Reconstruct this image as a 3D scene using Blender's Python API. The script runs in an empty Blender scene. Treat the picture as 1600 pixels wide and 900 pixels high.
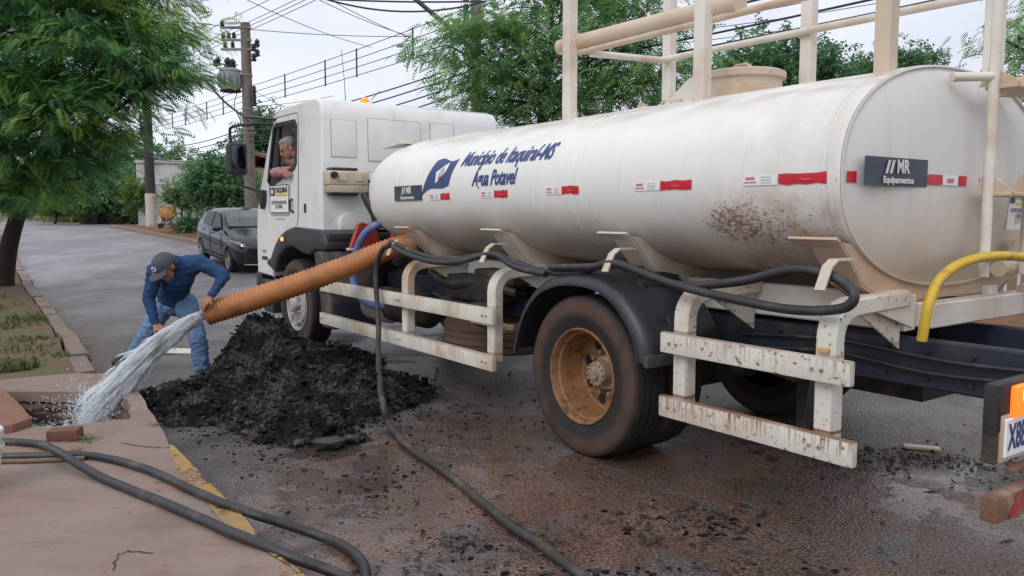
import bpy, bmesh, math, random
import numpy as np
from mathutils import Vector, Matrix, noise
from mathutils.geometry import tessellate_polygon

SC = bpy.context.scene
COL = SC.collection
R = math.radians

# ---------------------------------------------------------------- camera
cam_d = bpy.data.cameras.new('camera')
cam = bpy.data.objects.new('camera', cam_d)
COL.objects.link(cam)
cam.location = (0, 0, 1.55)
cam.rotation_euler = (R(90 - 5.256), 0, 0)
cam_d.sensor_width = 36.0
cam_d.lens = 36.0 * 1250 / 1600
cam_d.clip_start = 0.05
cam_d.clip_end = 3000
SC.camera = cam

# ---------------------------------------------------------------- sky and sun (overcast day)
SUN_EL, SUN_AZ = R(42), R(212)          # azimuth measured clockwise from +Y
world = bpy.data.worlds.new('World')
SC.world = world
world.use_nodes = True
wn, wl = world.node_tree.nodes, world.node_tree.links
for n in list(wn):
    wn.remove(n)
w_out = wn.new('ShaderNodeOutputWorld')
w_bg = wn.new('ShaderNodeBackground')
w_bg.inputs['Strength'].default_value = 0.1
w_sky = wn.new('ShaderNodeTexSky')
w_sky.sky_type = 'NISHITA'
w_sky.sun_disc = False
w_sky.sun_elevation = SUN_EL
w_sky.sun_rotation = SUN_AZ
w_tc = wn.new('ShaderNodeTexCoord')
w_sep = wn.new('ShaderNodeSeparateXYZ')
wl.new(w_tc.outputs['Generated'], w_sep.inputs[0])
w_grad = wn.new('ShaderNodeValToRGB')     # overcast dome: brighter overhead than at the horizon
cr = w_grad.color_ramp
cr.elements[0].position = 0.0
cr.elements[0].color = (0.63, 0.65, 0.735, 1)
cr.elements[1].position = 1.0
cr.elements[1].color = (0.84, 0.85, 0.90, 1)
wl.new(w_sep.outputs['Z'], w_grad.inputs[0])
w_noise = wn.new('ShaderNodeTexNoise')
w_noise.inputs['Scale'].default_value = 2.6
w_noise.inputs['Detail'].default_value = 5
w_map = wn.new('ShaderNodeMapping')
w_map.inputs['Scale'].default_value = (1, 1, 2.4)
wl.new(w_tc.outputs['Generated'], w_map.inputs[0])
wl.new(w_map.outputs[0], w_noise.inputs['Vector'])
w_cr2 = wn.new('ShaderNodeValToRGB')
w_cr2.color_ramp.elements[0].position = 0.32
w_cr2.color_ramp.elements[0].color = (0.80, 0.81, 0.84, 1)
w_cr2.color_ramp.elements[1].position = 0.68
w_cr2.color_ramp.elements[1].color = (1.08, 1.08, 1.07, 1)
wl.new(w_noise.outputs[0], w_cr2.inputs[0])
w_mul = wn.new('ShaderNodeMix'); w_mul.data_type = 'RGBA'; w_mul.blend_type = 'MULTIPLY'
w_mul.inputs[0].default_value = 1.0
wl.new(w_grad.outputs[0], w_mul.inputs[6]); wl.new(w_cr2.outputs[0], w_mul.inputs[7])
w_gain = wn.new('ShaderNodeVectorMath'); w_gain.operation = 'SCALE'
w_gain.inputs['Scale'].default_value = 10.5
wl.new(w_mul.outputs[2], w_gain.inputs[0])
w_mix = wn.new('ShaderNodeMix'); w_mix.data_type = 'RGBA'
w_mix.inputs[0].default_value = 0.93     # thick cloud with a little of the clear sky through it
wl.new(w_sky.outputs[0], w_mix.inputs[6]); wl.new(w_gain.outputs[0], w_mix.inputs[7])
wl.new(w_mix.outputs[2], w_bg.inputs[0]); wl.new(w_bg.outputs[0], w_out.inputs[0])

sun_d = bpy.data.lights.new('sun', 'SUN')
sun_d.energy = 0.8
sun_d.angle = R(28)
sun_d.color = (1.0, 0.97, 0.93)
sun = bpy.data.objects.new('sun', sun_d)
COL.objects.link(sun)
_sd = Vector((math.sin(SUN_AZ) * math.cos(SUN_EL), math.cos(SUN_AZ) * math.cos(SUN_EL), math.sin(SUN_EL)))
sun.rotation_euler = _sd.to_track_quat('Z', 'Y').to_euler()

SC.view_settings.view_transform = 'Standard'
SC.view_settings.look = 'None'
SC.view_settings.exposure = 0.45
SC.view_settings.gamma = 1.0
SC.view_settings.use_curve_mapping = False
SC.render.engine = 'CYCLES'
SC.cycles.max_bounces = 10
SC.cycles.diffuse_bounces = 7
SC.cycles.transmission_bounces = 8
SC.cycles.transparent_max_bounces = 16

# ---------------------------------------------------------------- object helpers
def thing(name, label, cat, loc=(0, 0, 0), rotz=0.0, group=None):
    o = bpy.data.objects.new(name, None)
    o.empty_display_size = 0.2
    COL.objects.link(o)
    o.location = loc
    o.rotation_euler = (0, 0, rotz)
    tag(o, label, cat, group)
    return o

def tag(o, label=None, cat=None, group=None, kind=None):
    if label: o['label'] = label
    if cat: o['category'] = cat
    if group: o['group'] = group
    if kind: o['kind'] = kind
    return o

def group_part(name, parent, loc=(0, 0, 0), rot=(0, 0, 0)):
    o = bpy.data.objects.new(name, None)
    o.empty_display_size = 0.1
    COL.objects.link(o)
    o.parent = parent
    o.location = loc
    o.rotation_euler = rot
    return o

def rebase(o):
    """put the origin of a top-level mesh at the middle of its base"""
    me = o.data
    co = np.empty(len(me.vertices) * 3, dtype=np.float32)
    me.vertices.foreach_get('co', co)
    co = co.reshape(-1, 3)
    c = np.array([(co[:, 0].min() + co[:, 0].max()) / 2, (co[:, 1].min() + co[:, 1].max()) / 2, co[:, 2].min()])
    me.vertices.foreach_set('co', (co - c).ravel().astype(np.float32))
    o.location = c.tolist()
    return o

def copy_tree(o, parent=None):
    c = o.copy()
    COL.objects.link(c)
    if parent is not None:
        c.parent = parent
    for ch in list(o.children):
        copy_tree(ch, c)
    return c

def rings_smooth(pts, n=6):
    """Catmull-Rom through pts, n steps per span"""
    P = [Vector(p) for p in pts]
    if len(P) < 3:
        return P
    out = []
    for i in range(len(P) - 1):
        p0 = P[i - 1] if i > 0 else P[i] * 2 - P[i + 1]
        p1, p2 = P[i], P[i + 1]
        p3 = P[i + 2] if i + 2 < len(P) else P[i + 1] * 2 - P[i]
        for k in range(n):
            t = k / n
            out.append(0.5 * ((2 * p1) + (p2 - p0) * t + (2 * p0 - 5 * p1 + 4 * p2 - p3) * t * t + (3 * p1 - p0 - 3 * p2 + p3) * t ** 3))
    out.append(P[-1])
    return out

class MB:
    def __init__(s):
        s.v, s.f = [], []
    def add(s, vs, fs):
        b = len(s.v)
        s.v.extend([tuple(x) for x in vs])
        s.f.extend([tuple(i + b for i in f) for f in fs])
        return s
    def box(s, c, size, rot=None):
        hx, hy, hz = size[0] / 2, size[1] / 2, size[2] / 2
        vs = [Vector((x, y, z)) for x in (-hx, hx) for y in (-hy, hy) for z in (-hz, hz)]
        if rot is not None:
            vs = [rot @ v for v in vs]
        vs = [v + Vector(c) for v in vs]
        return s.add(vs, [(0, 1, 3, 2), (4, 6, 7, 5), (0, 4, 5, 1), (2, 3, 7, 6), (0, 2, 6, 4), (1, 5, 7, 3)])
    def sweep(s, path, prof, up=(0, 0, 1), closed=False, scale=None):
        """sweep a closed 2D profile (side, up) along a path"""
        P = [Vector(p) for p in path]
        n, m = len(P), len(prof)
        vs = []
        U = Vector(up)
        for i in range(n):
            if closed:
                t = P[(i + 1) % n] - P[i - 1]
            else:
                t = P[min(i + 1, n - 1)] - P[max(i - 1, 0)]
            t.normalize()
            side = t.cross(U)
            if side.length < 1e-4:
                side = t.cross(Vector((1, 0, 0.01)))
            side.normalize()
            u2 = side.cross(t).normalized()
            U = u2
            k = 1.0 if scale is None else scale[i]
            for a, b in prof:
                vs.append(P[i] + side * a * k + u2 * b * k)
        fs = []
        for i in range(n if closed else n - 1):
            j = (i + 1) % n
            for q in range(m):
                r = (q + 1) % m
                fs.append((i * m + q, j * m + q, j * m + r, i * m + r))
        if not closed:
            fs.append(tuple(range(m)))
            fs.append(tuple((n - 1) * m + q for q in reversed(range(m))))
        return s.add(vs, fs)
    def tube(s, path, r, n=10, up=(0, 0, 1), closed=False, scale=None):
        return s.sweep(path, [(r * math.cos(2 * math.pi * k / n), r * math.sin(2 * math.pi * k / n)) for k in range(n)], up, closed, scale)
    def bar(s, p0, p1, w, h, up=(0, 0, 1)):
        return s.sweep([p0, p1], [(-w / 2, -h / 2), (w / 2, -h / 2), (w / 2, h / 2), (-w / 2, h / 2)], up)
    def cone(s, p0, p1, r0, r1, n=16):
        return s.tube([p0, p1], 1.0, n, scale=[max(r0, 1e-4), max(r1, 1e-4)])
    def lathe(s, prof, n=32, origin=(0, 0, 0), axis='Y', arc=2 * math.pi, a0=0.0):
        """prof: (radius, along axis)"""
        vs, fs, m = [], [], len(prof)
        full = abs(arc - 2 * math.pi) < 1e-6
        cnt = n if full else n + 1
        for i in range(cnt):
            a = a0 + arc * i / n
            c, d = math.cos(a), math.sin(a)
            for r, h in prof:
                if axis == 'Y': p = (r * c, h, r * d)
                elif axis == 'X': p = (h, r * c, r * d)
                else: p = (r * c, r * d, h)
                vs.append(Vector(p) + Vector(origin))
        for i in range(n):
            j = (i + 1) % cnt
            for q in range(m - 1):
                fs.append((i * m + q, i * m + q + 1, j * m + q + 1, j * m + q))
        return s.add(vs, fs)
    def prism(s, poly, fn, t0, t1):
        """poly: list of 2D points; fn(u, v, t) -> 3D; thickness from t0 to t1"""
        n = len(poly)
        vs = [fn(u, v, t0) for u, v in poly] + [fn(u, v, t1) for u, v in poly]
        fs = [tuple(range(n)), tuple(n + i for i in reversed(range(n)))]
        fs += [(i, n + i, n + (i + 1) % n, (i + 1) % n) for i in range(n)]
        return s.add(vs, fs)
    def sphere(s, c, r, n=12, m=8, squash=(1, 1, 1), rot=None):
        vs, fs = [], []
        for j in range(m + 1):
            th = math.pi * j / m
            for i in range(n):
                a = 2 * math.pi * i / n
                v = Vector((math.sin(th) * math.cos(a) * squash[0], math.sin(th) * math.sin(a) * squash[1], math.cos(th) * squash[2])) * r
                if rot is not None: v = rot @ v
                vs.append(v + Vector(c))
        for j in range(m):
            for i in range(n):
                k = (i + 1) % n
                fs.append((j * n + i, (j + 1) * n + i, (j + 1) * n + k, j * n + k))
        return s.add(vs, fs)
    def build(s, name, mat=None, parent=None, smooth=35, bevel=0.0, seg=2, weld=False, recalc=True, bang=40):
        me = bpy.data.meshes.new(name)
        me.from_pydata([tuple(v) for v in s.v], [], s.f)
        bm = bmesh.new()
        bm.from_mesh(me)
        bmesh.ops.remove_doubles(bm, verts=bm.verts, dist=1e-5)
        if recalc:
            bmesh.ops.recalc_face_normals(bm, faces=bm.faces)
        if bevel > 0:
            es = [e for e in bm.edges if len(e.link_faces) == 2 and e.calc_face_angle(0) > R(bang)]
            if es:
                bmesh.ops.bevel(bm, geom=es, offset=bevel, segments=seg, profile=0.6, affect='EDGES', clamp_overlap=True)
        bm.to_mesh(me)
        bm.free()
        o = bpy.data.objects.new(name, me)
        COL.objects.link(o)
        if mat is not None:
            for mm in (mat if isinstance(mat, (list, tuple)) else [mat]):
                me.materials.append(mm)
        if parent is not None:
            o.parent = parent
        if smooth:
            me.polygons.foreach_set('use_smooth', [True] * len(me.polygons))
            me.set_sharp_from_angle(angle=R(smooth))
        return o

def np_mesh(name, verts, faces, mat=None, parent=None, smooth=False):
    """fast mesh from numpy arrays; faces (n, k) all of one size"""
    verts = np.asarray(verts, dtype=np.float32)
    faces = np.asarray(faces, dtype=np.int32)
    me = bpy.data.meshes.new(name)
    nf, k = faces.shape
    me.vertices.add(len(verts)); me.loops.add(nf * k); me.polygons.add(nf)
    me.vertices.foreach_set('co', verts.ravel())
    me.loops.foreach_set('vertex_index', faces.ravel())
    me.polygons.foreach_set('loop_start', np.arange(0, nf * k, k, dtype=np.int32))
    me.polygons.foreach_set('use_smooth', np.full(nf, smooth))
    me.update(calc_edges=True)
    me.validate()
    o = bpy.data.objects.new(name, me)
    COL.objects.link(o)
    if mat: me.materials.append(mat)
    if parent: o.parent = parent
    return o

def modified(o, mods):
    """apply modifiers described by (type, dict) and keep the result as the mesh"""
    for typ, kw in mods:
        m = o.modifiers.new(typ, typ)
        for k, v in kw.items():
            setattr(m, k, v)
    dg = bpy.context.evaluated_depsgraph_get()
    dg.update()
    me = bpy.data.meshes.new_from_object(o.evaluated_get(dg))
    old = o.data
    o.modifiers.clear()
    o.data = me
    me.name = old.name
    return o

def drop(o):
    bpy.data.objects.remove(o, do_unlink=True)

def text_geo(body, size, shear=0.0, bold=0.0, align='CENTER', cuts=0, squeeze=1.0):
    """flat lettering as (verts, faces) in its own plane"""
    cu = bpy.data.curves.new('lettering', 'FONT')
    cu.body = body
    cu.size = size
    cu.shear = shear
    cu.offset = bold
    cu.align_x = align
    cu.align_y = 'CENTER'
    cu.resolution_u = 3
    to = bpy.data.objects.new('lettering', cu)
    COL.objects.link(to)
    dg = bpy.context.evaluated_depsgraph_get()
    dg.update()
    me = bpy.data.meshes.new_from_object(to.evaluated_get(dg))
    bm = bmesh.new(); bm.from_mesh(me)
    if cuts:
        ys = [v.co.y for v in bm.verts]
        lo, hi = min(ys), max(ys)
        for i in range(1, cuts + 1):
            y = lo + (hi - lo) * i / (cuts + 1)
            bmesh.ops.bisect_plane(bm, geom=bm.verts[:] + bm.edges[:] + bm.faces[:], plane_co=(0, y, 0), plane_no=(0, 1, 0))
    bm.verts.index_update()
    vs = [(v.co.x * squeeze, v.co.y) for v in bm.verts]
    fs = [tuple(v.index for v in f.verts) for f in bm.faces]
    bm.free()
    drop(to)
    bpy.data.meshes.remove(me)
    return vs, fs

# ---------------------------------------------------------------- material helpers
class NT:
    def __init__(s, name):
        s.m = bpy.data.materials.new(name)
        s.m.use_nodes = True
        s.n, s.l = s.m.node_tree.nodes, s.m.node_tree.links
        s.b = s.n.get('Principled BSDF')
        s.out = s.n.get('Material Output')
        tc = s.n.new('ShaderNodeTexCoord')
        s.obj = tc.outputs['Object']
        s._sep = None
    def put(s, sock, v):
        if v is None: return
        if isinstance(v, bpy.types.NodeSocket): s.l.new(v, sock)
        else:
            if sock.type == 'RGBA' and len(v) == 3: v = (*v, 1)
            sock.default_value = v
    def xyz(s):
        if s._sep is None:
            s._sep = s.n.new('ShaderNodeSeparateXYZ')
            s.l.new(s.obj, s._sep.inputs[0])
        return s._sep.outputs
    def math(s, op, a, b=None, c=None, clamp=False):
        n = s.n.new('ShaderNodeMath'); n.operation = op; n.use_clamp = clamp
        for i, v in enumerate((a, b, c)):
            if v is not None: s.put(n.inputs[i], v)
        return n.outputs[0]
    def scaled(s, sc, loc=(0, 0, 0), rot=(0, 0, 0)):
        n = s.n.new('ShaderNodeMapping')
        s.l.new(s.obj, n.inputs[0])
        n.inputs['Scale'].default_value = sc; n.inputs['Location'].default_value = loc; n.inputs['Rotation'].default_value = rot
        return n.outputs[0]
    def noise(s, scale, detail=4, rough=0.55, vec=None, dist=0.0):
        n = s.n.new('ShaderNodeTexNoise')
        s.l.new(vec or s.obj, n.inputs['Vector'])
        n.inputs['Scale'].default_value = scale; n.inputs['Detail'].default_value = detail
        n.inputs['Roughness'].default_value = rough; n.inputs['Distortion'].default_value = dist
        return n.outputs[0]
    def voronoi(s, scale, feature='F1', vec=None, rnd=1.0):
        n = s.n.new('ShaderNodeTexVoronoi'); n.feature = feature
        s.l.new(vec or s.obj, n.inputs['Vector'])
        n.inputs['Scale'].default_value = scale; n.inputs['Randomness'].default_value = rnd
        return n.outputs['Distance']
    def ramp(s, fac, a, b, ca=0.0, cb=1.0):
        n = s.n.new('ShaderNodeMapRange'); n.clamp = True; n.interpolation_type = 'SMOOTHSTEP'
        s.put(n.inputs[0], fac)
        n.inputs[1].default_value = a; n.inputs[2].default_value = b; n.inputs[3].default_value = ca; n.inputs[4].default_value = cb
        return n.outputs[0]
    def mix(s, fac, a, b, mode='MIX'):
        n = s.n.new('ShaderNodeMix'); n.data_type = 'RGBA'; n.blend_type = mode
        s.put(n.inputs[0], fac); s.put(n.inputs[6], a); s.put(n.inputs[7], b)
        return n.outputs[2]
    def blob(s, cx, cz, rx, rz, ax='XZ'):
        """1 at the middle of an ellipse, falling to 0 at its edge"""
        o = s.xyz()
        u = s.math('DIVIDE', s.math('SUBTRACT', o[ax[0]], cx), rx)
        v = s.math('DIVIDE', s.math('SUBTRACT', o[ax[1]], cz), rz)
        d = s.math('SQRT', s.math('ADD', s.math('MULTIPLY', u, u), s.math('MULTIPLY', v, v)))
        return s.ramp(d, 0.0, 1.0, 1.0, 0.0)
    def bump(s, h, strength=0.4, dist=0.01, prev=None):
        n = s.n.new('ShaderNodeBump')
        n.inputs['Strength'].default_value = strength; n.inputs['Distance'].default_value = dist
        s.put(n.inputs['Height'], h)
        if prev is not None: s.put(n.inputs['Normal'], prev)
        s.l.new(n.outputs[0], s.b.inputs['Normal'])
        return n.outputs[0]
    def fin(s, col=None, rough=None, metal=None, spec=None, **kw):
        s.put(s.b.inputs['Base Color'], col)
        s.put(s.b.inputs['Roughness'], rough)
        s.put(s.b.inputs['Metallic'], metal)
        s.put(s.b.inputs['Specular IOR Level'], spec)
        for k, v in kw.items():
            s.put(s.b.inputs[k.replace('_', ' ')], v)
        return s.m

def tone(c, k): return tuple(min(1, x * k) for x in c)

def plain(name, col, rough=0.5, var=0.18, scale=6, bump=0.0, bscale=60, metal=0.0, dirt=None, dscale=4, dlo=0.5, dhi=0.68, spec=0.5, **kw):
    """base colour with noise variation, optional worn/dirty patches and fine relief"""
    t = NT(name)
    c = t.mix(t.noise(scale, 5), tone(col, 1 - var), tone(col, 1 + var))
    r = rough
    if dirt is not None:
        f = t.ramp(t.noise(dscale, 6, 0.65), dlo, dhi)
        c = t.mix(f, c, dirt)
    t.fin(c, r, metal, spec, **kw)
    if bump: t.bump(t.noise(bscale, 4), bump, 0.01)
    return t.m

# ================================================================ materials
RUST = (0.21, 0.075, 0.026)
DUST = (0.36, 0.22, 0.13)
SOIL = (0.17, 0.075, 0.042)

def mat_asphalt():
    t = NT('wet_asphalt')
    big = t.noise(0.55, 5, 0.6)
    med = t.noise(2.3, 6, 0.65, dist=0.6)
    fine = t.noise(60, 4, 0.75)
    grit = t.voronoi(75)
    base = t.mix(t.ramp(fine, 0.40, 0.64), (0.070, 0.071, 0.072), (0.25, 0.226, 0.224))  # aggregate grain, its pale specks also painted as wet glints
    base = t.mix(t.ramp(t.noise(1.1, 5), 0.45, 0.75, 0, 0.7), base, (0.062, 0.056, 0.055))
    pale_zone = t.math('MULTIPLY', t.math('MULTIPLY', t.blob(-0.45, 4.1, 1.6, 1.7, 'XY'), 1.8), t.ramp(t.noise(1.6, 5, 0.6), 0.34, 0.56), clamp=True)  # paler lilac grey zone on the near road
    base = t.mix(t.math('MULTIPLY', pale_zone, 0.7), base, t.mix(fine, (0.12, 0.107, 0.11), (0.25, 0.228, 0.235)))
    o = t.xyz()
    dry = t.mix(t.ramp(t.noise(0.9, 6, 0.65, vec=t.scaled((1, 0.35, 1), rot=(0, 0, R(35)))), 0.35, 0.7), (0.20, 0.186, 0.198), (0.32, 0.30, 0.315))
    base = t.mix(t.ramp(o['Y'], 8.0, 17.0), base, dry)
    # red soil tracked over the road, thickest beside and behind the truck
    soil = t.math('MULTIPLY', t.ramp(med, 0.38, 0.66), 0.42)
    near = t.blob(1.4, 4.4, 4.2, 3.6, 'XY')
    soil = t.math('ADD', soil, t.math('MULTIPLY', t.math('MULTIPLY', near, 1.7), t.ramp(med, 0.28, 0.58)), clamp=True)
    gut = t.ramp(t.math('ADD', t.math('MULTIPLY', o['X'], 0.813), t.math('MULTIPLY', o['Y'], 0.583)), 1.15, 2.1, 0.95, 0.0)
    gut = t.math('MULTIPLY', gut, t.ramp(o['Y'], 6.0, 8.5))
    soil = t.math('MAXIMUM', soil, gut)
    soil = t.math('MULTIPLY', soil, t.ramp(o['Y'], 10, 26, 0.9, 0.3))
    soilc = t.mix(t.ramp(fine, 0.40, 0.64), (0.068, 0.036, 0.025), (0.26, 0.155, 0.115))  # soil colour with the same glint specks painted in
    c = t.mix(soil, base, soilc)
    # black sludge smeared around the heap
    sl = t.math('MULTIPLY', t.math('MULTIPLY', t.blob(-1.5, 6.4, 1.7, 1.8, 'XY'), 1.6), t.ramp(t.noise(3.2, 6, 0.7), 0.40, 0.62), clamp=True)
    c = t.mix(sl, c, (0.018, 0.018, 0.02))
    # wet film and standing water
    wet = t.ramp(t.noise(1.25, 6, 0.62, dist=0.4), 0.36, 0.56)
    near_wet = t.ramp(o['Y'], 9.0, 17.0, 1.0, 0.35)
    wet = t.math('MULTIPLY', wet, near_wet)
    gutter = t.blob(-1.15, 4.6, 0.75, 1.1, 'XY')
    g2 = t.blob(3.3, 4.4, 1.3, 0.9, 'XY')
    pool = t.math('MULTIPLY', t.math('MAXIMUM', gutter, g2), t.ramp(t.noise(3.4, 5, 0.6), 0.42, 0.52))
    pool = t.ramp(pool, 0.12, 0.4)
    c = t.mix(t.math('MULTIPLY', wet, 0.35), c, tone((0.03, 0.026, 0.025), 1))
    c = t.mix(t.math('MULTIPLY', pool, 0.6), c, (0.03, 0.026, 0.022))
    r = t.math('SUBTRACT', 0.55, t.math('MULTIPLY', wet, 0.36))
    r = t.math('SUBTRACT', r, t.math('MULTIPLY', pool, 0.24), clamp=True)
    film = t.math('MULTIPLY', t.math('MULTIPLY', t.blob(-0.3, 4.2, 2.2, 2.1, 'XY'), 2.0), t.ramp(t.noise(1.6, 5, 0.6), 0.40, 0.50), clamp=True)
    film2 = t.math('MULTIPLY', t.math('MULTIPLY', t.blob(2.5, 4.2, 1.1, 0.8, 'XY'), 1.8), t.ramp(t.noise(2.6, 5, 0.6), 0.40, 0.54), clamp=True)
    film = t.math('MAXIMUM', film, film2)
    r = t.math('SUBTRACT', r, t.math('MULTIPLY', film, 0.30))
    r = t.math('MAXIMUM', r, 0.07)
    t.fin(c, r, spec=0.5)
    h = t.math('MULTIPLY', grit, t.math('SUBTRACT', 1.0, t.math('MULTIPLY', pool, 0.97)))
    b1 = t.bump(t.math('MULTIPLY', h, t.math('MULTIPLY', t.ramp(t.noise(0.9, 4), 0.38, 0.62, 0.35, 1.0), t.math('SUBTRACT', 1.0, t.math('MULTIPLY', film, 0.80)))), 1.0, 0.014)
    h2 = t.math('MULTIPLY', t.noise(14, 5, 0.7), t.math('SUBTRACT', 1.0, t.math('MULTIPLY', t.math('MAXIMUM', pool, film), 0.85)))
    t.bump(h2, 0.55, 0.02, b1)
    return t.m

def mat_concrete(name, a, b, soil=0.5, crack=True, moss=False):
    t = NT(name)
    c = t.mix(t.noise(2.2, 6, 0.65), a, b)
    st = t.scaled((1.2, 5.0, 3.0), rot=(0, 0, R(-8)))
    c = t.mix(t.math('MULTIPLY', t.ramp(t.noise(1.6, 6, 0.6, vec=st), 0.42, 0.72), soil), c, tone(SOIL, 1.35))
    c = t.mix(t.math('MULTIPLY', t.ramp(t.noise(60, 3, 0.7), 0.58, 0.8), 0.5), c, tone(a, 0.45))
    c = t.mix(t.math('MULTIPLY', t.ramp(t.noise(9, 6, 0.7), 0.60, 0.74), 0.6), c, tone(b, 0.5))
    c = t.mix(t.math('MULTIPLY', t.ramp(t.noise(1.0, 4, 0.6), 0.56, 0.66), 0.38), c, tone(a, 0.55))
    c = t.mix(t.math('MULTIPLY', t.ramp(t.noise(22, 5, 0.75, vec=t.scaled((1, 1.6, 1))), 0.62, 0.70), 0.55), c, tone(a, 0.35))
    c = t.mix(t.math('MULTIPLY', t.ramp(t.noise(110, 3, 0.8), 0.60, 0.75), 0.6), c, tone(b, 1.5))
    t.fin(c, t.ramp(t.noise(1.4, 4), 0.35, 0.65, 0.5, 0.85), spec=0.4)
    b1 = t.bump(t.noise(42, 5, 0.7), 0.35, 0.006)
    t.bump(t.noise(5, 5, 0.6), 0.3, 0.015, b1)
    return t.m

def mat_soil():
    t = NT('red_soil')
    c = t.mix(t.noise(3, 6, 0.7), tone(SOIL, 0.75), tone(SOIL, 1.7))
    c = t.mix(t.math('MULTIPLY', t.ramp(t.noise(1.3, 6, 0.7), 0.47, 0.62), 0.75), c, (0.10, 0.10, 0.035))
    c = t.mix(t.ramp(t.noise(48, 3, 0.7), 0.55, 0.8), c, (0.07, 0.045, 0.03))
    t.fin(c, 0.9, spec=0.2)
    b1 = t.bump(t.noise(40, 5, 0.75), 0.7, 0.012)
    t.bump(t.noise(6, 5), 0.6, 0.04, b1)
    return t.m

def mat_verge():
    t = NT('verge_earth')
    c = t.mix(t.noise(2.4, 6, 0.7), (0.105, 0.062, 0.045), (0.235, 0.150, 0.112))
    o = t.xyz()
    g = t.ramp(t.noise(1.5, 6, 0.72), 0.44, 0.58)
    c = t.mix(t.math('MULTIPLY', g, 0.8), c, t.mix(t.noise(30, 4, 0.7), (0.075, 0.085, 0.035), (0.16, 0.17, 0.075)))
    c = t.mix(t.ramp(t.noise(48, 3, 0.7), 0.55, 0.8), c, (0.07, 0.05, 0.04))
    t.fin(c, 0.9, spec=0.2)
    b1 = t.bump(t.noise(40, 5, 0.75), 0.7, 0.012)
    t.bump(t.noise(6, 5), 0.6, 0.04, b1)
    return t.m

def mat_worn_paint():
    t = NT('worn_yellow_paint')
    c = t.mix(t.noise(5, 5), (0.31, 0.19, 0.055), (0.44, 0.275, 0.085))
    c = t.mix(t.math('MULTIPLY', t.ramp(t.noise(9, 6, 0.7), 0.42, 0.66), 0.75), c, (0.24, 0.175, 0.14))
    t.fin(c, 0.75, spec=0.3)
    tr = t.n.new('ShaderNodeBsdfTransparent')
    mx = t.n.new('ShaderNodeMixShader')
    t.put(mx.inputs[0], t.ramp(t.math('ADD', t.math('MULTIPLY', t.noise(4, 6, 0.7), 0.7), t.math('MULTIPLY', t.noise(28, 5, 0.7), 0.3)), 0.56, 0.50))
    t.l.new(tr.outputs[0], mx.inputs[1]); t.l.new(t.b.outputs[0], mx.inputs[2]); t.l.new(mx.outputs[0], t.out.inputs[0])
    return t.m

def mat_tank():
    t = NT('tank_paint')
    o = t.xyz()
    c = t.mix(t.noise(1.4, 4), (0.70, 0.70, 0.655), (0.80, 0.805, 0.77))
    # dust film: heavy on the belly, streaks on top
    belly = t.ramp(t.math('ADD', o['Z'], t.math('MULTIPLY', t.noise(2.2, 5), -0.35)), 1.0, 1.48, 0.8, 0.0)
    rear = t.ramp(o['X'], -1.7, 0.2, 0.30, 0.0)
    rear = t.math('MULTIPLY', rear, t.ramp(t.noise(2.6, 6, 0.6), 0.35, 0.7))
    film = t.math('MAXIMUM', belly, rear)
    top = t.math('MULTIPLY', t.ramp(o['Z'], 2.02, 2.30), t.ramp(t.noise(2.4, 6, 0.65, vec=t.scaled((1, 2.4, 1))), 0.4, 0.66, 0, 0.7))
    film = t.math('MAXIMUM', film, top)
    c = t.mix(film, c, (0.38, 0.28, 0.20))
    # run-down streaks
    run = t.noise(9, 4, 0.6, vec=t.scaled((3.0, 0.25, 0.25)))
    c = t.mix(t.math('MULTIPLY', t.ramp(run, 0.58, 0.78), 0.30), c, (0.42, 0.30, 0.19))
    # flung mud
    spl = t.noise(46, 6, 0.75, vec=t.scaled((0.8, 1, 1.3), rot=(0, R(25), 0)))
    m1 = t.blob(-1.02, 1.50, 0.42, 0.23)
    m2 = t.blob(-1.4, 1.48, 0.8, 0.34)
    th = t.math('ADD', spl, t.math('ADD', t.math('MULTIPLY', m1, 0.165), t.math('MULTIPLY', m2, 0.135)))
    mask = t.ramp(th, 0.685, 0.74)
    low = t.math('MULTIPLY', t.blob(-1.2, 1.24, 0.9, 0.10), t.ramp(t.noise(11, 6, 0.7), 0.4, 0.6))
    mask = t.math('MAXIMUM', mask, low)
    haze = t.math('MULTIPLY', t.math('MULTIPLY', m2, 0.75), t.ramp(t.noise(7, 6, 0.7), 0.38, 0.7))
    c = t.mix(haze, c, (0.42, 0.27, 0.17))
    c = t.mix(t.math('MULTIPLY', mask, 0.85), c, t.mix(t.noise(20, 3), (0.15, 0.065, 0.036), (0.30, 0.16, 0.09)))
    r = t.math('ADD', t.math('MULTIPLY', film, 0.3), 0.30, clamp=True)
    t.fin(c, r, spec=0.45)
    t.bump(t.noise(1.1, 2), 0.25, 0.05)
    return t.m

def mat_tank_end():
    t = NT('tank_end_paint')
    o = t.xyz()
    c = t.mix(t.noise(1.6, 4), (0.64, 0.64, 0.62), (0.72, 0.72, 0.70))
    low = t.ramp(t.math('ADD', o['Z'], t.math('MULTIPLY', t.noise(3.0, 6), -0.4)), 1.0, 1.55, 0.85, 0.1)
    c = t.mix(low, c, (0.55, 0.44, 0.31))
    run = t.noise(7, 5, 0.6, vec=t.scaled((1, 2.6, 0.2)))
    c = t.mix(t.math('MULTIPLY', t.ramp(run, 0.5, 0.8), 0.28), c, (0.50, 0.41, 0.30))
    t.fin(c, 0.42, spec=0.4)
    return t.m

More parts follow.
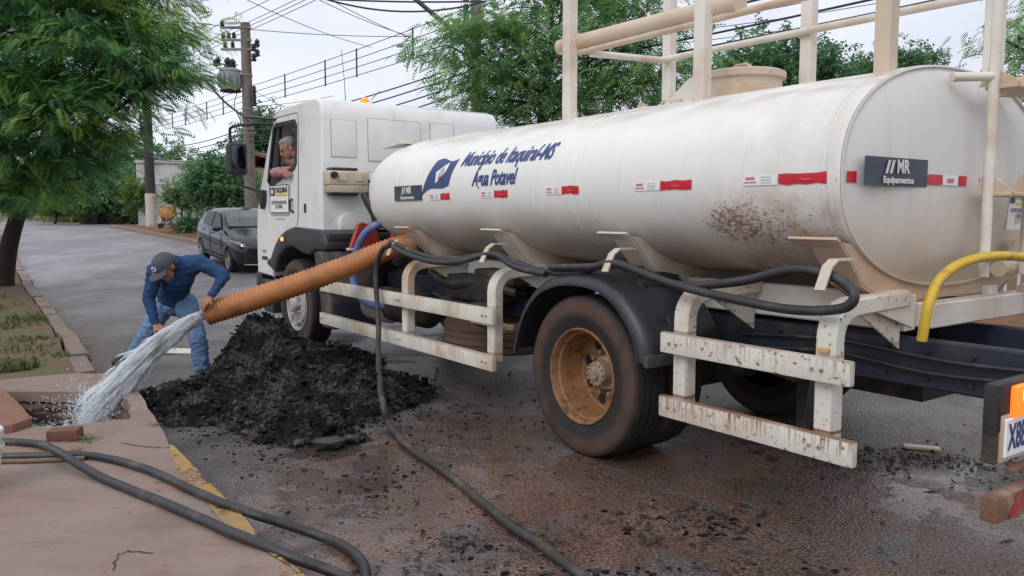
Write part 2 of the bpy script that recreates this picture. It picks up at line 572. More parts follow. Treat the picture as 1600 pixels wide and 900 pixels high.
def mat_frame(name, base, rust=0.5, edge_z=(), streak=True, dust=0.4):
    """old white enamel on steel: chips, rust along the top edges, rust runs below them"""
    t = NT(name)
    o = t.xyz()
    c = t.mix(t.noise(3, 5), tone(base, 0.88), tone(base, 1.06))
    c = t.mix(t.math('MULTIPLY', t.ramp(t.noise(2.2, 6, 0.65), 0.42, 0.7), dust), c, (0.47, 0.30, 0.16))
    chip = t.ramp(t.math('ADD', t.noise(30, 7, 0.72), rust * 0.20), 0.68, 0.74)
    for z, amp in edge_z:
        d = t.math('SUBTRACT', z, o['Z'])
        near = t.math('MULTIPLY', t.ramp(d, -0.01, 0.0), t.ramp(d, 0.0, 0.13, 1, 0))
        run = t.noise(60, 3, 0.6, vec=t.scaled((1.4, 1.4, 0.05)))
        part = t.ramp(t.noise(1.7, 3), 0.30, 0.48)
        f = t.math('MULTIPLY', t.ramp(run, 0.50, 0.62), t.math('MULTIPLY', near, 0.95))
        f = t.math('MAXIMUM', f, t.math('MULTIPLY', t.ramp(d, -0.012, -0.004), t.ramp(d, 0.003, 0.012, 1, 0)))
        chip = t.math('MAXIMUM', chip, t.math('MULTIPLY', t.math('MULTIPLY', f, part), amp))
    c = t.mix(t.math('MULTIPLY', chip, 0.9), c, t.mix(t.noise(50, 3), tone(RUST, 0.45), tone(RUST, 1.25)))
    t.fin(c, t.math('ADD', 0.42, t.math('MULTIPLY', chip, 0.4)), spec=0.4)
    t.bump(t.math('MULTIPLY', chip, t.noise(60, 3)), 0.5, 0.004)
    return t.m

def mat_tyre():
    t = NT('dusty_rubber')
    o = t.xyz()
    c = t.mix(t.noise(8, 5), (0.016, 0.015, 0.015), (0.034, 0.031, 0.030))
    rad = t.math('SQRT', t.math('ADD', t.math('MULTIPLY', o['X'], o['X']), t.math('MULTIPLY', o['Z'], o['Z'])))
    ring = t.math('MULTIPLY', t.ramp(rad, 0.37, 0.43), t.ramp(rad, 0.47, 0.52, 1, 0))
    f = t.math('MULTIPLY', ring, t.ramp(t.noise(3.2, 6, 0.65), 0.3, 0.65, 0.25, 0.85))
    f = t.math('MAXIMUM', f, t.math('MULTIPLY', t.ramp(t.noise(7, 6, 0.7), 0.5, 0.75), 0.35))
    c = t.mix(f, c, (0.105, 0.062, 0.043))
    t.fin(c, 0.75, spec=0.3)
    t.bump(t.noise(70, 4), 0.3, 0.004)
    return t.m

def mat_rim(name, base, rusty):
    t = NT(name)
    c = t.mix(t.noise(9, 6, 0.65), tone(base, 0.62), tone(base, 1.25))
    c = t.mix(t.math('MULTIPLY', t.ramp(t.noise(14, 7, 0.72), 0.48, 0.66), rusty), c, (0.085, 0.040, 0.022))
    c = t.mix(t.math('MULTIPLY', t.ramp(t.noise(5, 5), 0.52, 0.7), 0.35), c, tone(base, 1.7))
    t.fin(c, 0.6, spec=0.35)
    t.bump(t.noise(60, 5, 0.7), 0.4, 0.004)
    return t.m

def mat_mud():
    t = NT('black_sludge')
    c = t.mix(t.ramp(t.noise(9, 6, 0.7), 0.35, 0.7), (0.004, 0.004, 0.006), (0.013, 0.013, 0.015))
    c = t.mix(t.math('MULTIPLY', t.ramp(t.noise(2.4, 5, 0.6), 0.58, 0.72), 0.45), c, (0.07, 0.05, 0.038))
    c = t.mix(t.ramp(t.noise(70, 3), 0.68, 0.8), c, (0.075, 0.072, 0.07))
    gl = t.ramp(t.math('ADD', t.math('MULTIPLY', t.noise(5, 4), 0.5), t.math('MULTIPLY', t.noise(38, 4, 0.7), 0.5)), 0.48, 0.58)
    t.fin(c, t.math('SUBTRACT', 0.5, t.math('MULTIPLY', gl, 0.38)), spec=t.math('ADD', 0.12, t.math('MULTIPLY', gl, 0.85)))
    b = t.bump(t.noise(38, 6, 0.75), 0.9, 0.02)
    t.bump(t.noise(140, 4, 0.7), 0.6, 0.006, b)
    return t.m

def mat_leaf(name, a, b, c3, trans=0.35):
    t = NT(name)
    g = t.n.new('ShaderNodeNewGeometry')
    at = t.n.new('ShaderNodeAttribute'); at.attribute_name = 'age'
    rnd = t.math('ADD', t.math('MULTIPLY', g.outputs['Random Per Island'], 0.35), t.math('MULTIPLY', at.outputs['Fac'], 0.65))
    col = t.mix(t.ramp(rnd, 0.05, 0.5), a, b)
    col = t.mix(t.ramp(rnd, 0.45, 0.85), col, c3)
    big = t.noise(0.8, 3)
    col = t.mix(t.ramp(big, 0.35, 0.7), tone_node(t, col, 0.7), col)
    t.fin(col, 0.55, spec=0.35)
    tr = t.n.new('ShaderNodeBsdfTranslucent')
    t.l.new(col, tr.inputs[0])
    mx = t.n.new('ShaderNodeMixShader')
    mx.inputs[0].default_value = trans
    t.l.new(t.b.outputs[0], mx.inputs[1]); t.l.new(tr.outputs[0], mx.inputs[2])
    t.l.new(mx.outputs[0], t.out.inputs[0])
    return t.m

def tone_node(t, col, k):
    n = t.n.new('ShaderNodeVectorMath'); n.operation = 'SCALE'
    n.inputs['Scale'].default_value = k
    t.l.new(col, n.inputs[0])
    return n.outputs[0]

def mat_bark(name, a, b):
    t = NT(name)
    c = t.mix(t.noise(6, 6, 0.7, vec=t.scaled((3, 3, 0.6))), a, b)
    t.fin(c, 0.9, spec=0.2)
    t.bump(t.noise(11, 6, 0.7, vec=t.scaled((3, 3, 0.5))), 0.8, 0.03)
    return t.m

def mat_glow(name, col, strength):
    t = NT(name)
    t.fin(col, 0.3)
    t.put(t.b.inputs['Emission Color'], col)
    t.b.inputs['Emission Strength'].default_value = strength
    return t.m

def mat_glass(name, tint=(0.02, 0.025, 0.03), alpha=0.45):
    t = NT(name)
    t.fin(tint, 0.05, spec=0.6)
    tr = t.n.new('ShaderNodeBsdfTransparent')
    mx = t.n.new('ShaderNodeMixShader')
    mx.inputs[0].default_value = alpha
    t.l.new(tr.outputs[0], mx.inputs[1]); t.l.new(t.b.outputs[0], mx.inputs[2])
    t.l.new(mx.outputs[0], t.out.inputs[0])
    return t.m

def mat_water(name, white=(0.92, 0.95, 0.98), lo=0.35, hi=0.65, amin=0.25, amax=0.9):
    t = NT(name)
    t.fin(white, 0.18, spec=0.5)
    tl = t.n.new('ShaderNodeBsdfTranslucent'); t.put(tl.inputs[0], white)
    m1 = t.n.new('ShaderNodeMixShader'); m1.inputs[0].default_value = 0.45
    t.l.new(t.b.outputs[0], m1.inputs[1]); t.l.new(tl.outputs[0], m1.inputs[2])
    tr = t.n.new('ShaderNodeBsdfTransparent')
    mx = t.n.new('ShaderNodeMixShader')
    D = Vector((-0.30, -1.40, -0.66)).normalized()          # along the gush
    S_ = D.cross(Vector((0, 0, 1))).normalized()
    cb = t.n.new('ShaderNodeCombineXYZ')
    for i_, (ax_, k_) in enumerate(((D, 3.0), (S_, 34.0), (S_.cross(D), 34.0))):
        dt = t.n.new('ShaderNodeVectorMath'); dt.operation = 'DOT_PRODUCT'
        t.l.new(t.obj, dt.inputs[0]); dt.inputs[1].default_value = ax_ * k_
        t.l.new(dt.outputs['Value'], cb.inputs[i_])
    t.put(mx.inputs[0], t.ramp(t.noise(1.0, 5, 0.65, vec=cb.outputs[0]), lo, hi, amin, amax))
    t.l.new(tr.outputs[0], mx.inputs[1]); t.l.new(m1.outputs[0], mx.inputs[2])
    t.l.new(mx.outputs[0], t.out.inputs[0])
    return t.m

M = {}
M['asphalt'] = mat_asphalt()
M['pavement'] = mat_concrete('dirty_pavement', (0.200, 0.150, 0.128), (0.290, 0.222, 0.190), 0.5)
M['slab_red'] = mat_concrete('red_concrete', (0.20, 0.095, 0.065), (0.27, 0.14, 0.10), 0.4)
M['kerb'] = mat_concrete('worn_kerb', (0.17, 0.132, 0.110), (0.255, 0.205, 0.175), 0.6)
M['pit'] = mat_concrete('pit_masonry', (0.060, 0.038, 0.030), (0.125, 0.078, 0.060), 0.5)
M['soil'] = mat_soil()
M['verge'] = mat_verge()
M['yellow_kerb'] = mat_worn_paint()
M['tank'] = mat_tank()
M['tank_end'] = mat_tank_end()
M['cab'] = plain('cab_white', (0.74, 0.74, 0.725), 0.28, 0.04, 2, dirt=(0.62, 0.57, 0.50), dscale=2.2, dlo=0.5, dhi=0.8, spec=0.5)
M['guard'] = mat_frame('guard_white', (0.70, 0.68, 0.60), 0.22, ((0.858, 0.3), (0.505, 0.55)), dust=0.8)
M['guard_rusty'] = mat_frame('guard_white_rusty', (0.68, 0.66, 0.59), 0.52, ((0.892, 0.6), (0.53, 1.0)), dust=0.5)
M['frame'] = mat_frame('frame_white', (0.70, 0.68, 0.62), 0.10, dust=0.5)
M['saddle'] = mat_frame('saddle_white', (0.58, 0.53, 0.45), 0.20, dust=0.75)
M['saddle_brown'] = mat_frame('saddle_brown', (0.50, 0.37, 0.27), 0.22, dust=0.85)
M['rail'] = mat_frame('rail_white', (0.74, 0.71, 0.64), 0.05, dust=0.55)
M['rail_dirty'] = mat_frame('rail_dusty', (0.62, 0.51, 0.39), 0.20, dust=0.7)
M['chassis'] = plain('chassis_blue', (0.018, 0.024, 0.042), 0.5, 0.3, 4, 0.2, 50, dirt=(0.07, 0.05, 0.04), dscale=3, dlo=0.5, dhi=0.75)
M['under'] = plain('grimy_steel', (0.022, 0.020, 0.020), 0.7, 0.4, 6, 0.4, 40, dirt=(0.10, 0.055, 0.035), dscale=5, dlo=0.5, dhi=0.7)
M['tyre'] = mat_tyre()
M['dusty_tyre'] = plain('dusty_spare_tyre', (0.115, 0.070, 0.050), 0.85, 0.35, 6, 0.3, 50, dirt=(0.13, 0.075, 0.05), dscale=4)
M['dirty_red'] = plain('dirty_red_stripe', (0.40, 0.03, 0.035), 0.5, 0.3, 9, dirt=(0.20, 0.13, 0.10), dscale=9, dlo=0.5, dhi=0.66)
M['dirty_white'] = plain('dirty_white_stripe', (0.55, 0.53, 0.50), 0.5, 0.15, 9, dirt=(0.26, 0.18, 0.13), dscale=9, dlo=0.46, dhi=0.66)
M['rim_rust'] = mat_rim('rusty_rim', (0.27, 0.130, 0.060), 1.0)
M['rim_white'] = mat_rim('grey_white_rim', (0.42, 0.40, 0.37), 0.6)
M['hub'] = mat_rim('hub_metal', (0.36, 0.27, 0.20), 0.5)
M['plastic'] = plain('black_plastic', (0.028, 0.031, 0.037), 0.42, 0.25, 5, 0.15, 60, dirt=(0.085, 0.072, 0.065), dscale=3.0, dlo=0.55, dhi=0.8)
M['dusty_plastic'] = plain('dusty_plastic', (0.055, 0.05, 0.05), 0.65, 0.3, 5, 0.2, 60, dirt=(0.17, 0.12, 0.10), dscale=4, dlo=0.45, dhi=0.65)
M['black'] = plain('matt_black', (0.010, 0.010, 0.011), 0.6, 0.2, 5)
M['rubber_hose'] = plain('rubber_hose', (0.026, 0.026, 0.029), 0.45, 0.3, 7, 0.25, 60, dirt=(0.11, 0.092, 0.08), dscale=5, dlo=0.50, dhi=0.75)
M['muddy_hose'] = plain('muddy_hose', (0.035, 0.030, 0.029), 0.6, 0.3, 7, 0.3, 60, dirt=(0.11, 0.085, 0.07), dscale=6, dlo=0.48, dhi=0.7)
M['orange_hose'] = plain('orange_corrugated', (0.43, 0.165, 0.055), 0.45, 0.15, 4, dirt=(0.30, 0.12, 0.05), dscale=5)
M['blue_hose'] = plain('blue_hose', (0.13, 0.20, 0.48), 0.45, 0.15, 5, dirt=(0.16, 0.14, 0.16), dscale=6)
M['yellow_hose'] = plain('yellow_hose', (0.62, 0.42, 0.035), 0.45, 0.15, 5, dirt=(0.32, 0.18, 0.05), dscale=5, dlo=0.52, dhi=0.7)
M['red_paint'] = plain('faded_red', (0.36, 0.035, 0.028), 0.5, 0.2, 5, dirt=(0.20, 0.07, 0.05), dscale=6)
M['red_tape'] = plain('reflective_red', (0.55, 0.012, 0.030), 0.3, 0.12, 9)
M['white_tape'] = plain('reflective_white', (0.78, 0.78, 0.79), 0.3, 0.05, 9)
M['pink_ink'] = plain('faint_red_ink', (0.62, 0.16, 0.18), 0.5, 0.2, 9)
M['grey_ink'] = plain('grey_ink', (0.42, 0.42, 0.42), 0.5, 0.2, 9)
M['navy'] = plain('navy_print', (0.018, 0.045, 0.19), 0.4, 0.15, 5)
M['plate_blue'] = plain('slate_plate', (0.035, 0.055, 0.085), 0.45, 0.2, 4, dirt=(0.09, 0.085, 0.085), dscale=4)
M['flag_blue'] = plain('flag_blue', (0.030, 0.055, 0.17), 0.4, 0.2, 4)
M['plate_white'] = plain('plate_lettering', (0.66, 0.64, 0.58), 0.5, 0.1, 6)
M['print_white'] = plain('print_white', (0.80, 0.80, 0.78), 0.5, 0.04, 6)
M['print_black'] = plain('print_black', (0.02, 0.022, 0.028), 0.5, 0.1, 6)
M['print_yellow'] = plain('print_yellow', (0.68, 0.52, 0.02), 0.5, 0.1, 6)
M['tank_plastic'] = plain('aged_plastic', (0.52, 0.46, 0.35), 0.4, 0.12, 4, dirt=(0.30, 0.20, 0.12), dscale=4, dlo=0.45, dhi=0.7)
M['marker'] = plain('dull_gold_marker', (0.55, 0.36, 0.12), 0.35, 0.2, 9)
M['amber'] = mat_glow('amber_lens', (0.85, 0.30, 0.02), 0.35)
M['amber_lit'] = mat_glow('lit_orange_lamp', (0.95, 0.16, 0.015), 1.0)
M['lamp_core'] = mat_glow('lamp_core', (1.0, 0.55, 0.16), 2.6)
M['headlight'] = mat_glow('lit_headlight', (1.0, 0.80, 0.58), 1.6)
M['glass'] = mat_glass('cab_glass', alpha=0.18)
M['car_glass'] = plain('car_glass', (0.004, 0.005, 0.006), 0.12, 0.2, 2, spec=0.12)
M['windscreen'] = plain('car_windscreen', (0.07, 0.085, 0.085), 0.06, 0.2, 2, spec=0.8)
M['car'] = plain('graphite_paint', (0.038, 0.046, 0.052), 0.14, 0.05, 2, metal=0.35, spec=0.6)
M['chrome'] = plain('alloy', (0.42, 0.42, 0.42), 0.3, 0.1, 5, metal=0.8)
M['mirror'] = plain('mirror_glass', (0.07, 0.08, 0.10), 0.12, 0.05, 2, metal=1.0)
M['mud'] = mat_mud()
M['rubble'] = plain('wet_rubble', (0.055, 0.034, 0.026), 0.45, 0.5, 14, 0.5, 60)
M['skin'] = plain('skin', (0.30, 0.145, 0.088), 0.5, 0.10, 14)
M['skin_light'] = plain('skin_light', (0.40, 0.20, 0.13), 0.5, 0.10, 14)
M['shirt'] = plain('blue_shirt', (0.024, 0.060, 0.140), 0.8, 0.16, 7, 0.5, 16, spec=0.2)
M['jeans'] = plain('blue_jeans', (0.135, 0.225, 0.37), 0.85, 0.18, 6, 0.6, 18, dirt=(0.055, 0.10, 0.20), dscale=6, dlo=0.52, dhi=0.75, spec=0.15)
M['jeans_wet'] = M['jeans']
M['cap'] = plain('grey_cap', (0.062, 0.064, 0.092), 0.8, 0.15, 9, 0.3, 90)
M['boot'] = plain('muddy_boot', (0.03, 0.028, 0.028), 0.6, 0.3, 9, 0.4, 40)
M['pink_shirt'] = plain('pink_shirt', (0.36, 0.19, 0.22), 0.8, 0.15, 6, 0.4, 20)
M['grey_hair'] = plain('grey_hair', (0.22, 0.21, 0.20), 0.8, 0.3, 40, 0.5, 90)
M['dark_hair'] = plain('dark_hair', (0.02, 0.017, 0.015), 0.7, 0.3, 40, 0.5, 90)
M['eye'] = plain('eye', (0.02, 0.015, 0.012), 0.2, 0.1, 9)
M['bucket'] = plain('bucket_white', (0.62, 0.62, 0.58), 0.45, 0.06, 5, dirt=(0.42, 0.36, 0.28), dscale=4)
M['brick'] = plain('wet_brick', (0.15, 0.062, 0.038), 0.6, 0.3, 9, 0.5, 50)
M['stick'] = plain('muddy_stick', (0.18, 0.115, 0.085), 0.7, 0.2, 8, 0.3, 40)
M['pole_concrete'] = plain('pole_concrete', (0.185, 0.160, 0.135), 0.9, 0.18, 3, 0.3, 20, dirt=(0.10, 0.085, 0.075), dscale=1.5)
M['pole_dark'] = plain('pole_dark', (0.045, 0.042, 0.045), 0.9, 0.2, 3, 0.3, 20)
M['pole_white'] = plain('pole_whitewash', (0.50, 0.46, 0.42), 0.9, 0.12, 3, dirt=(0.26, 0.17, 0.12), dscale=2)
M['transformer'] = plain('transformer_grey', (0.30, 0.31, 0.31), 0.5, 0.08, 4)
M['wire'] = plain('wire', (0.035, 0.035, 0.042), 0.6, 0.1, 2)
M['insul'] = plain('insulator', (0.03, 0.028, 0.03), 0.4, 0.2, 6)
M['steel'] = plain('galvanised', (0.20, 0.20, 0.20), 0.5, 0.15, 6)
M['wall_white'] = plain('wall_white', (0.50, 0.50, 0.49), 0.9, 0.08, 1.2, dirt=(0.34, 0.32, 0.30), dscale=1.2)
M['wall_brown'] = plain('wall_brown', (0.20, 0.105, 0.055), 0.9, 0.25, 1.5, 0.4, 12, dirt=(0.06, 0.045, 0.035), dscale=1.2, dlo=0.5, dhi=0.66)
M['wall_dark'] = plain('wall_dark', (0.05, 0.042, 0.036), 0.9, 0.3, 1.5, 0.3, 12)
M['roof'] = plain('roof_tile', (0.17, 0.09, 0.065), 0.9, 0.25, 4)
M['house'] = plain('house_wall', (0.36, 0.25, 0.18), 0.9, 0.12, 2)
M['mixer'] = plain('mixer_orange', (0.42, 0.21, 0.06), 0.6, 0.2, 5, dirt=(0.25, 0.20, 0.15), dscale=4)
M['leaf_a'] = mat_leaf('feathery_leaf', (0.068, 0.20, 0.125), (0.18, 0.42, 0.135), (0.44, 0.64, 0.15), 0.5)
M['leaf_b'] = mat_leaf('feathery_leaf_light', (0.11, 0.27, 0.15), (0.24, 0.47, 0.17), (0.42, 0.62, 0.19), 0.5)
M['leaf_c'] = mat_leaf('dense_leaf', (0.085, 0.205, 0.13), (0.145, 0.31, 0.14), (0.22, 0.40, 0.15), 0.4)
M['leaf_d'] = mat_leaf('glossy_leaf', (0.10, 0.25, 0.13), (0.17, 0.37, 0.16), (0.26, 0.47, 0.19), 0.4)
M['leaf_e'] = mat_leaf('yellow_green_leaf', (0.09, 0.19, 0.05), (0.17, 0.29, 0.06), (0.28, 0.38, 0.08), 0.4)
M['grass'] = mat_leaf('grass_blade', (0.12, 0.15, 0.05), (0.20, 0.23, 0.08), (0.32, 0.28, 0.14), 0.3)
M['bark'] = mat_bark('bark_dark', (0.030, 0.024, 0.022), (0.075, 0.060, 0.052))
M['bark_l'] = mat_bark('bark_light', (0.07, 0.055, 0.045), (0.15, 0.12, 0.095))
M['water'] = mat_water('spraying_water', lo=0.38, hi=0.66, amin=0.08, amax=0.85)
M['veil'] = mat_water('water_veil', lo=0.40, hi=0.66, amin=0.05, amax=0.55)
M['bumper_rust'] = plain('rusted_bumper', (0.17, 0.085, 0.052), 0.75, 0.35, 9, 0.5, 50, dirt=(0.30, 0.20, 0.15), dscale=5)
M['mist'] = mat_water('water_droplets', amin=0.3, amax=0.75)
M['puddle'] = plain('puddle_water', (0.022, 0.017, 0.015), 0.045, 0.3, 3, 0.05, 3, spec=0.6)
M['dirty_water'] = plain('pit_water', (0.008, 0.009, 0.011), 0.12, 0.3, 5, 0.8, 9, spec=0.6)
M['scum'] = plain('foam', (0.45, 0.47, 0.50), 0.5, 0.2, 8)
M['paper'] = plain('white_board', (0.62, 0.60, 0.58), 0.6, 0.08, 6)
M['litter'] = plain('wet_litter', (0.030, 0.026, 0.022), 0.5, 0.4, 8)
M['leaf_litter'] = plain('fallen_leaf', (0.12, 0.13, 0.03), 0.7, 0.4, 8)
M['gate'] = plain('gate_white', (0.58, 0.58, 0.60), 0.6, 0.1, 4)
M['crack'] = plain('crack_dirt', (0.05, 0.035, 0.028), 0.9, 0.3, 9)

# ================================================================ the setting
FW = Vector((-0.58272, 0.81267, 0.0))       # along the street, away from the camera
CR = Vector((0.81267, 0.58272, 0.0))        # across it, to the right
def sc(s, c, z=0.0):
    p = FW * s + CR * c
    return Vector((p.x, p.y, z))
_hy = [-50, 15, 19.5, 22.3, 28, 38, 80, 200, 800]
_hz = [0, 0, 0.13, 0.32, 0.6, 0.88, 1.1, 1.3, 1.8]
def hgt(y): return float(np.interp(y, _hy, _hz))
def kerb_c(s): return float(np.interp(s, [-20, 7.5, 10.5, 15, 24.5, 35, 110], [1.10, 1.12, 1.27, 1.43, 1.7, 2.09, 3.6]))
def right_c(s): return float(np.interp(s, [-20, 10, 24, 46, 110], [8.5, 8.4, 7.0, 6.9, 7.4]))

def struct(o, label=None): return tag(o, label, None, None, 'structure')

# ---- ground sheet out to the horizon
gx = [-900, -400, -200, -120, -80, -50, -35, -25, -18, -14] + [x * 0.5 for x in range(-22, -1)] + [0, 1.5, 3, 5, 8, 12, 18, 28, 45, 70, 110, 200, 400, 900]
gy = [-60, -30, -12, -4, 0, 2, 3.2] + [4 + i * 0.4 for i in range(12)] + [9, 10, 12, 15, 17, 19.5, 22.3, 25, 28, 33, 38, 46, 55, 66, 80, 110, 150, 200, 300, 500, 900]
vs, fs = [], []
for y in gy:
    for x in gx:
        z = hgt(y) - 0.05
        if -5.2 < x < -1.8 and 4.4 < y < 7.7: z = -1.2
        vs.append((x, y, z))
nx = len(gx)
for j in range(len(gy) - 1):
    for i in range(nx - 1):
        fs.append((j * nx + i, j * nx + i + 1, (j + 1) * nx + i + 1, (j + 1) * nx + i))
struct(np_mesh('ground', vs, fs, M['soil'], smooth=True), 'reddish bare earth reaching to the horizon behind the street')

def strip(name, s0, s1, cl, cr_, mat, dz=0.0, ns=60, nc=12, rough=0.0, label=None, skirt=0.0):
    vs, fs = [], []
    for i in range(ns + 1):
        # denser towards the camera
        s = s0 + (s1 - s0) * (i / ns) ** 1.6 if s0 >= 0 else s0 + (s1 - s0) * i / ns
        a, b = cl(s), cr_(s)
        for j in range(nc + 1):
            p = sc(s, a + (b - a) * j / nc)
            z = hgt(p.y) + dz
            if rough: z += rough * noise.noise(Vector((p.x * 1.7, p.y * 1.7, 0))) + rough * 0.5 * noise.noise(Vector((p.x * 6, p.y * 6, 3)))
            vs.append((p.x, p.y, z))
    m = nc + 1
    for i in range(ns):
        for j in range(nc):
            fs.append((i * m + j, i * m + j + 1, (i + 1) * m + j + 1, (i + 1) * m + j))
    return struct(np_mesh(name, vs, fs, mat, smooth=True), label)

# road in two sheets joined edge to edge: a fine one by the truck and a long one beyond
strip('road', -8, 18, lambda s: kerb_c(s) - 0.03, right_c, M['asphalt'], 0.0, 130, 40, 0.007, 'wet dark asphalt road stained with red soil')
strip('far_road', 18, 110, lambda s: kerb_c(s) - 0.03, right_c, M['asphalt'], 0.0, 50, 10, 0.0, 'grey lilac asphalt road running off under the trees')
strip('cross_street', 44, 56, lambda s: right_c(s) - 0.05, lambda s: 45, M['asphalt'], 0.004, 8, 20, 0.0, 'side street opening beyond the brown wall')
strip('far_pavement', -10, 26, lambda s: right_c(s) + 0.14, lambda s: 14.5, M['soil'], 0.12, 40, 8, 0.02, 'red earth pavement on the far side of the truck')
strip('corner_pavement', 26, 43.5, lambda s: right_c(s) + 0.14, lambda s: 14.5, M['soil'], 0.12, 20, 8, 0.03, 'red earth corner with the dark pole and cement mixer')
strip('verge', 8.06, 105, lambda s: -14, lambda s: kerb_c(s) - 0.19, M['verge'], 0.10, 70, 30, 0.05, 'red dirt verge with patchy grass under the big tree')

# ---- concrete pavement in front, with the open drain cut through it
outer = [(-8, 1.10), (2.0, 1.10), (3.05, 1.09), (3.4, 1.04), (3.55, 1.085), (5.2, 1.10), (5.75, 1.16), (6.5, 1.22), (7.1, 1.26), (7.85, 1.14), (8.06, 0.95), (8.10, 0.2), (8.06, -2), (8.1, -14), (-8, -14)]
pit = [(7.55, 0.36), (6.97, 1.13), (6.45, 1.11), (6.0, 1.03), (6.08, 0.52), (6.74, 0.14)]
def densify(poly, step):
    out = []
    for i, p in enumerate(poly):
        q = poly[(i + 1) % len(poly)]
        n = max(1, min(60, int(math.hypot(q[0] - p[0], q[1] - p[1]) / step)))
        for k in range(n):
            out.append((p[0] + (q[0] - p[0]) * k / n, p[1] + (q[1] - p[1]) * k / n))
    return out
PZ = 0.13
od, pd = densify(outer, 0.25), densify(pit, 0.08)
rnd = random.Random(3)
def jit(p, a): return (p[0] + rnd.uniform(-a, a), p[1] + rnd.uniform(-a, a))
od = [jit(p, 0.012) if p[1] > 0.5 else p for p in od]
pd = [jit(p, 0.014) for p in pd]
loops = [[sc(s, c, PZ) for s, c in od], [sc(s, c, PZ) for s, c in pd]]
tri = tessellate_polygon(loops)
flat = loops[0] + loops[1]
m = MB()
m.add(flat, [tuple(t) for t in tri])
n0 = len(loops[0])
lowv = [Vector((v.x, v.y, -0.04)) for v in loops[0]]
m.add(loops[0] + lowv, [(i, (i + 1) % n0, n0 + (i + 1) % n0, n0 + i) for i in range(n0)])
n1 = len(loops[1])
lip = [Vector((v.x + rnd.uniform(-.008, .008), v.y + rnd.uniform(-.008, .008), 0.045)) for v in loops[1]]
m.add(loops[1] + lip, [(i, (i + 1) % n1, n1 + (i + 1) % n1, n1 + i) for i in range(n1)])
struct(m.build('pavement', M['pavement'], smooth=30), 'dirty pinkish concrete pavement with black hoses lying on it')

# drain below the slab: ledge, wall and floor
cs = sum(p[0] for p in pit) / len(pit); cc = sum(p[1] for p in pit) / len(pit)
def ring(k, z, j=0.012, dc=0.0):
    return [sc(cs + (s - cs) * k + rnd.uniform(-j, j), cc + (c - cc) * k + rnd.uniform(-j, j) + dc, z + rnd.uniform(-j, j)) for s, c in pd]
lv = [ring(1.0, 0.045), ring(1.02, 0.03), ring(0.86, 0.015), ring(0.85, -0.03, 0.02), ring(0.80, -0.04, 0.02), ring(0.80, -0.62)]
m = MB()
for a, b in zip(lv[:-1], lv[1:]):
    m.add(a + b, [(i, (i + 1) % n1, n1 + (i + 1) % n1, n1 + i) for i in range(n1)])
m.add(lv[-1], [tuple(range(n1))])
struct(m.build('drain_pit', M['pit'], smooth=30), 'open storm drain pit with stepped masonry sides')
m = MB()
ng = 26
vs, fs = [], []
for i in range(ng + 1):
    for j in range(ng + 1):
        s, c = cs - 0.75 + 1.5 * i / ng, cc - 0.5 + 1.0 * j / ng
        p = sc(s, c)
        vs.append((p.x, p.y, -0.075 + 0.035 * noise.noise(Vector((p.x * 7, p.y * 7, 0))) + 0.02 * noise.noise(Vector((p.x * 19, p.y * 19, 4)))))
for i in range(ng):
    for j in range(ng):
        fs.append((i * (ng + 1) + j, i * (ng + 1) + j + 1, (i + 1) * (ng + 1) + j + 1, (i + 1) * (ng + 1) + j))
struct(np_mesh('pit_water', vs, fs, M['dirty_water'], smooth=True), 'churned dark water in the bottom of the drain')

# cracks in the pavement
def crack(pts, w):
    m = MB()
    P = rings_smooth(pts, 5)
    P = [Vector((p.x + rnd.uniform(-.012, .012), p.y + rnd.uniform(-.012, .012), PZ + 0.003)) for p in P]
    vs, fs = [], []
    for i, p in enumerate(P):
        t = (P[min(i + 1, len(P) - 1)] - P[max(i - 1, 0)]).normalized()
        s = Vector((-t.y, t.x, 0)) * w * (0.3 + rnd.random()) * (0.3 if i in (0, len(P) - 1) else 1)
        vs += [p + s, p - s]
    for i in range(len(P) - 1):
        fs.append((2 * i, 2 * i + 1, 2 * i + 3, 2 * i + 2))
    m.add(vs, fs)
    o = m.build('pavement_crack', M['crack'], bpy.data.objects['pavement'], smooth=0)
crack([(-1.584, 3.066, 0.130), (-1.645, 3.215, 0.130), (-1.610, 3.266, 0.130), (-1.504, 3.240, 0.130)], 0.004)
crack([(-2.437, 4.883, 0.130), (-2.304, 4.814, 0.130), (-2.174, 4.787, 0.130), (-2.057, 4.760, 0.130)], 0.006)
crack([(-1.435, 3.702, 0.130), (-1.410, 3.761, 0.130), (-1.392, 3.769, 0.130)], 0.006)
crack([(-1.897, 4.121, 0.130), (-1.778, 4.162, 0.130), (-1.682, 4.162, 0.130)], 0.003)

# standing water on the road
def puddle(name, label, pts, z=0.0015):
    P = [Vector(p) for p in pts]
    P = P + [P[0]]
    ring_ = rings_smooth(P, 8)[:-1]
    ring_ = [Vector((p.x + 0.05 * noise.noise(p * 5), p.y + 0.05 * noise.noise(p * 5 + Vector((4, 0, 0))), z)) for p in ring_]
    c = sum(ring_, Vector()) / len(ring_)
    tr_ = tessellate_polygon([ring_])
    return struct(MB().add(ring_, [tuple(t) for t in tr_]).build(name, M['puddle'], smooth=0), label)
0 and puddle('puddle', 'bright puddle in the gutter below the yellow kerb', [(-1.998, 5.040, -0.000), (-1.912, 4.986, 0.000), (-1.749, 4.682, 0.000), (-1.603, 4.349, 0.000), (-1.433, 4.059, 0.000), (-1.214, 3.765, 0.000), (-0.942, 3.443, 0.000), (-0.732, 3.141, 0.000), (-0.923, 3.169, 0.000), (-1.168, 3.523, 0.000), (-1.523, 4.059, 0.000), (-1.800, 4.566, 0.000)])
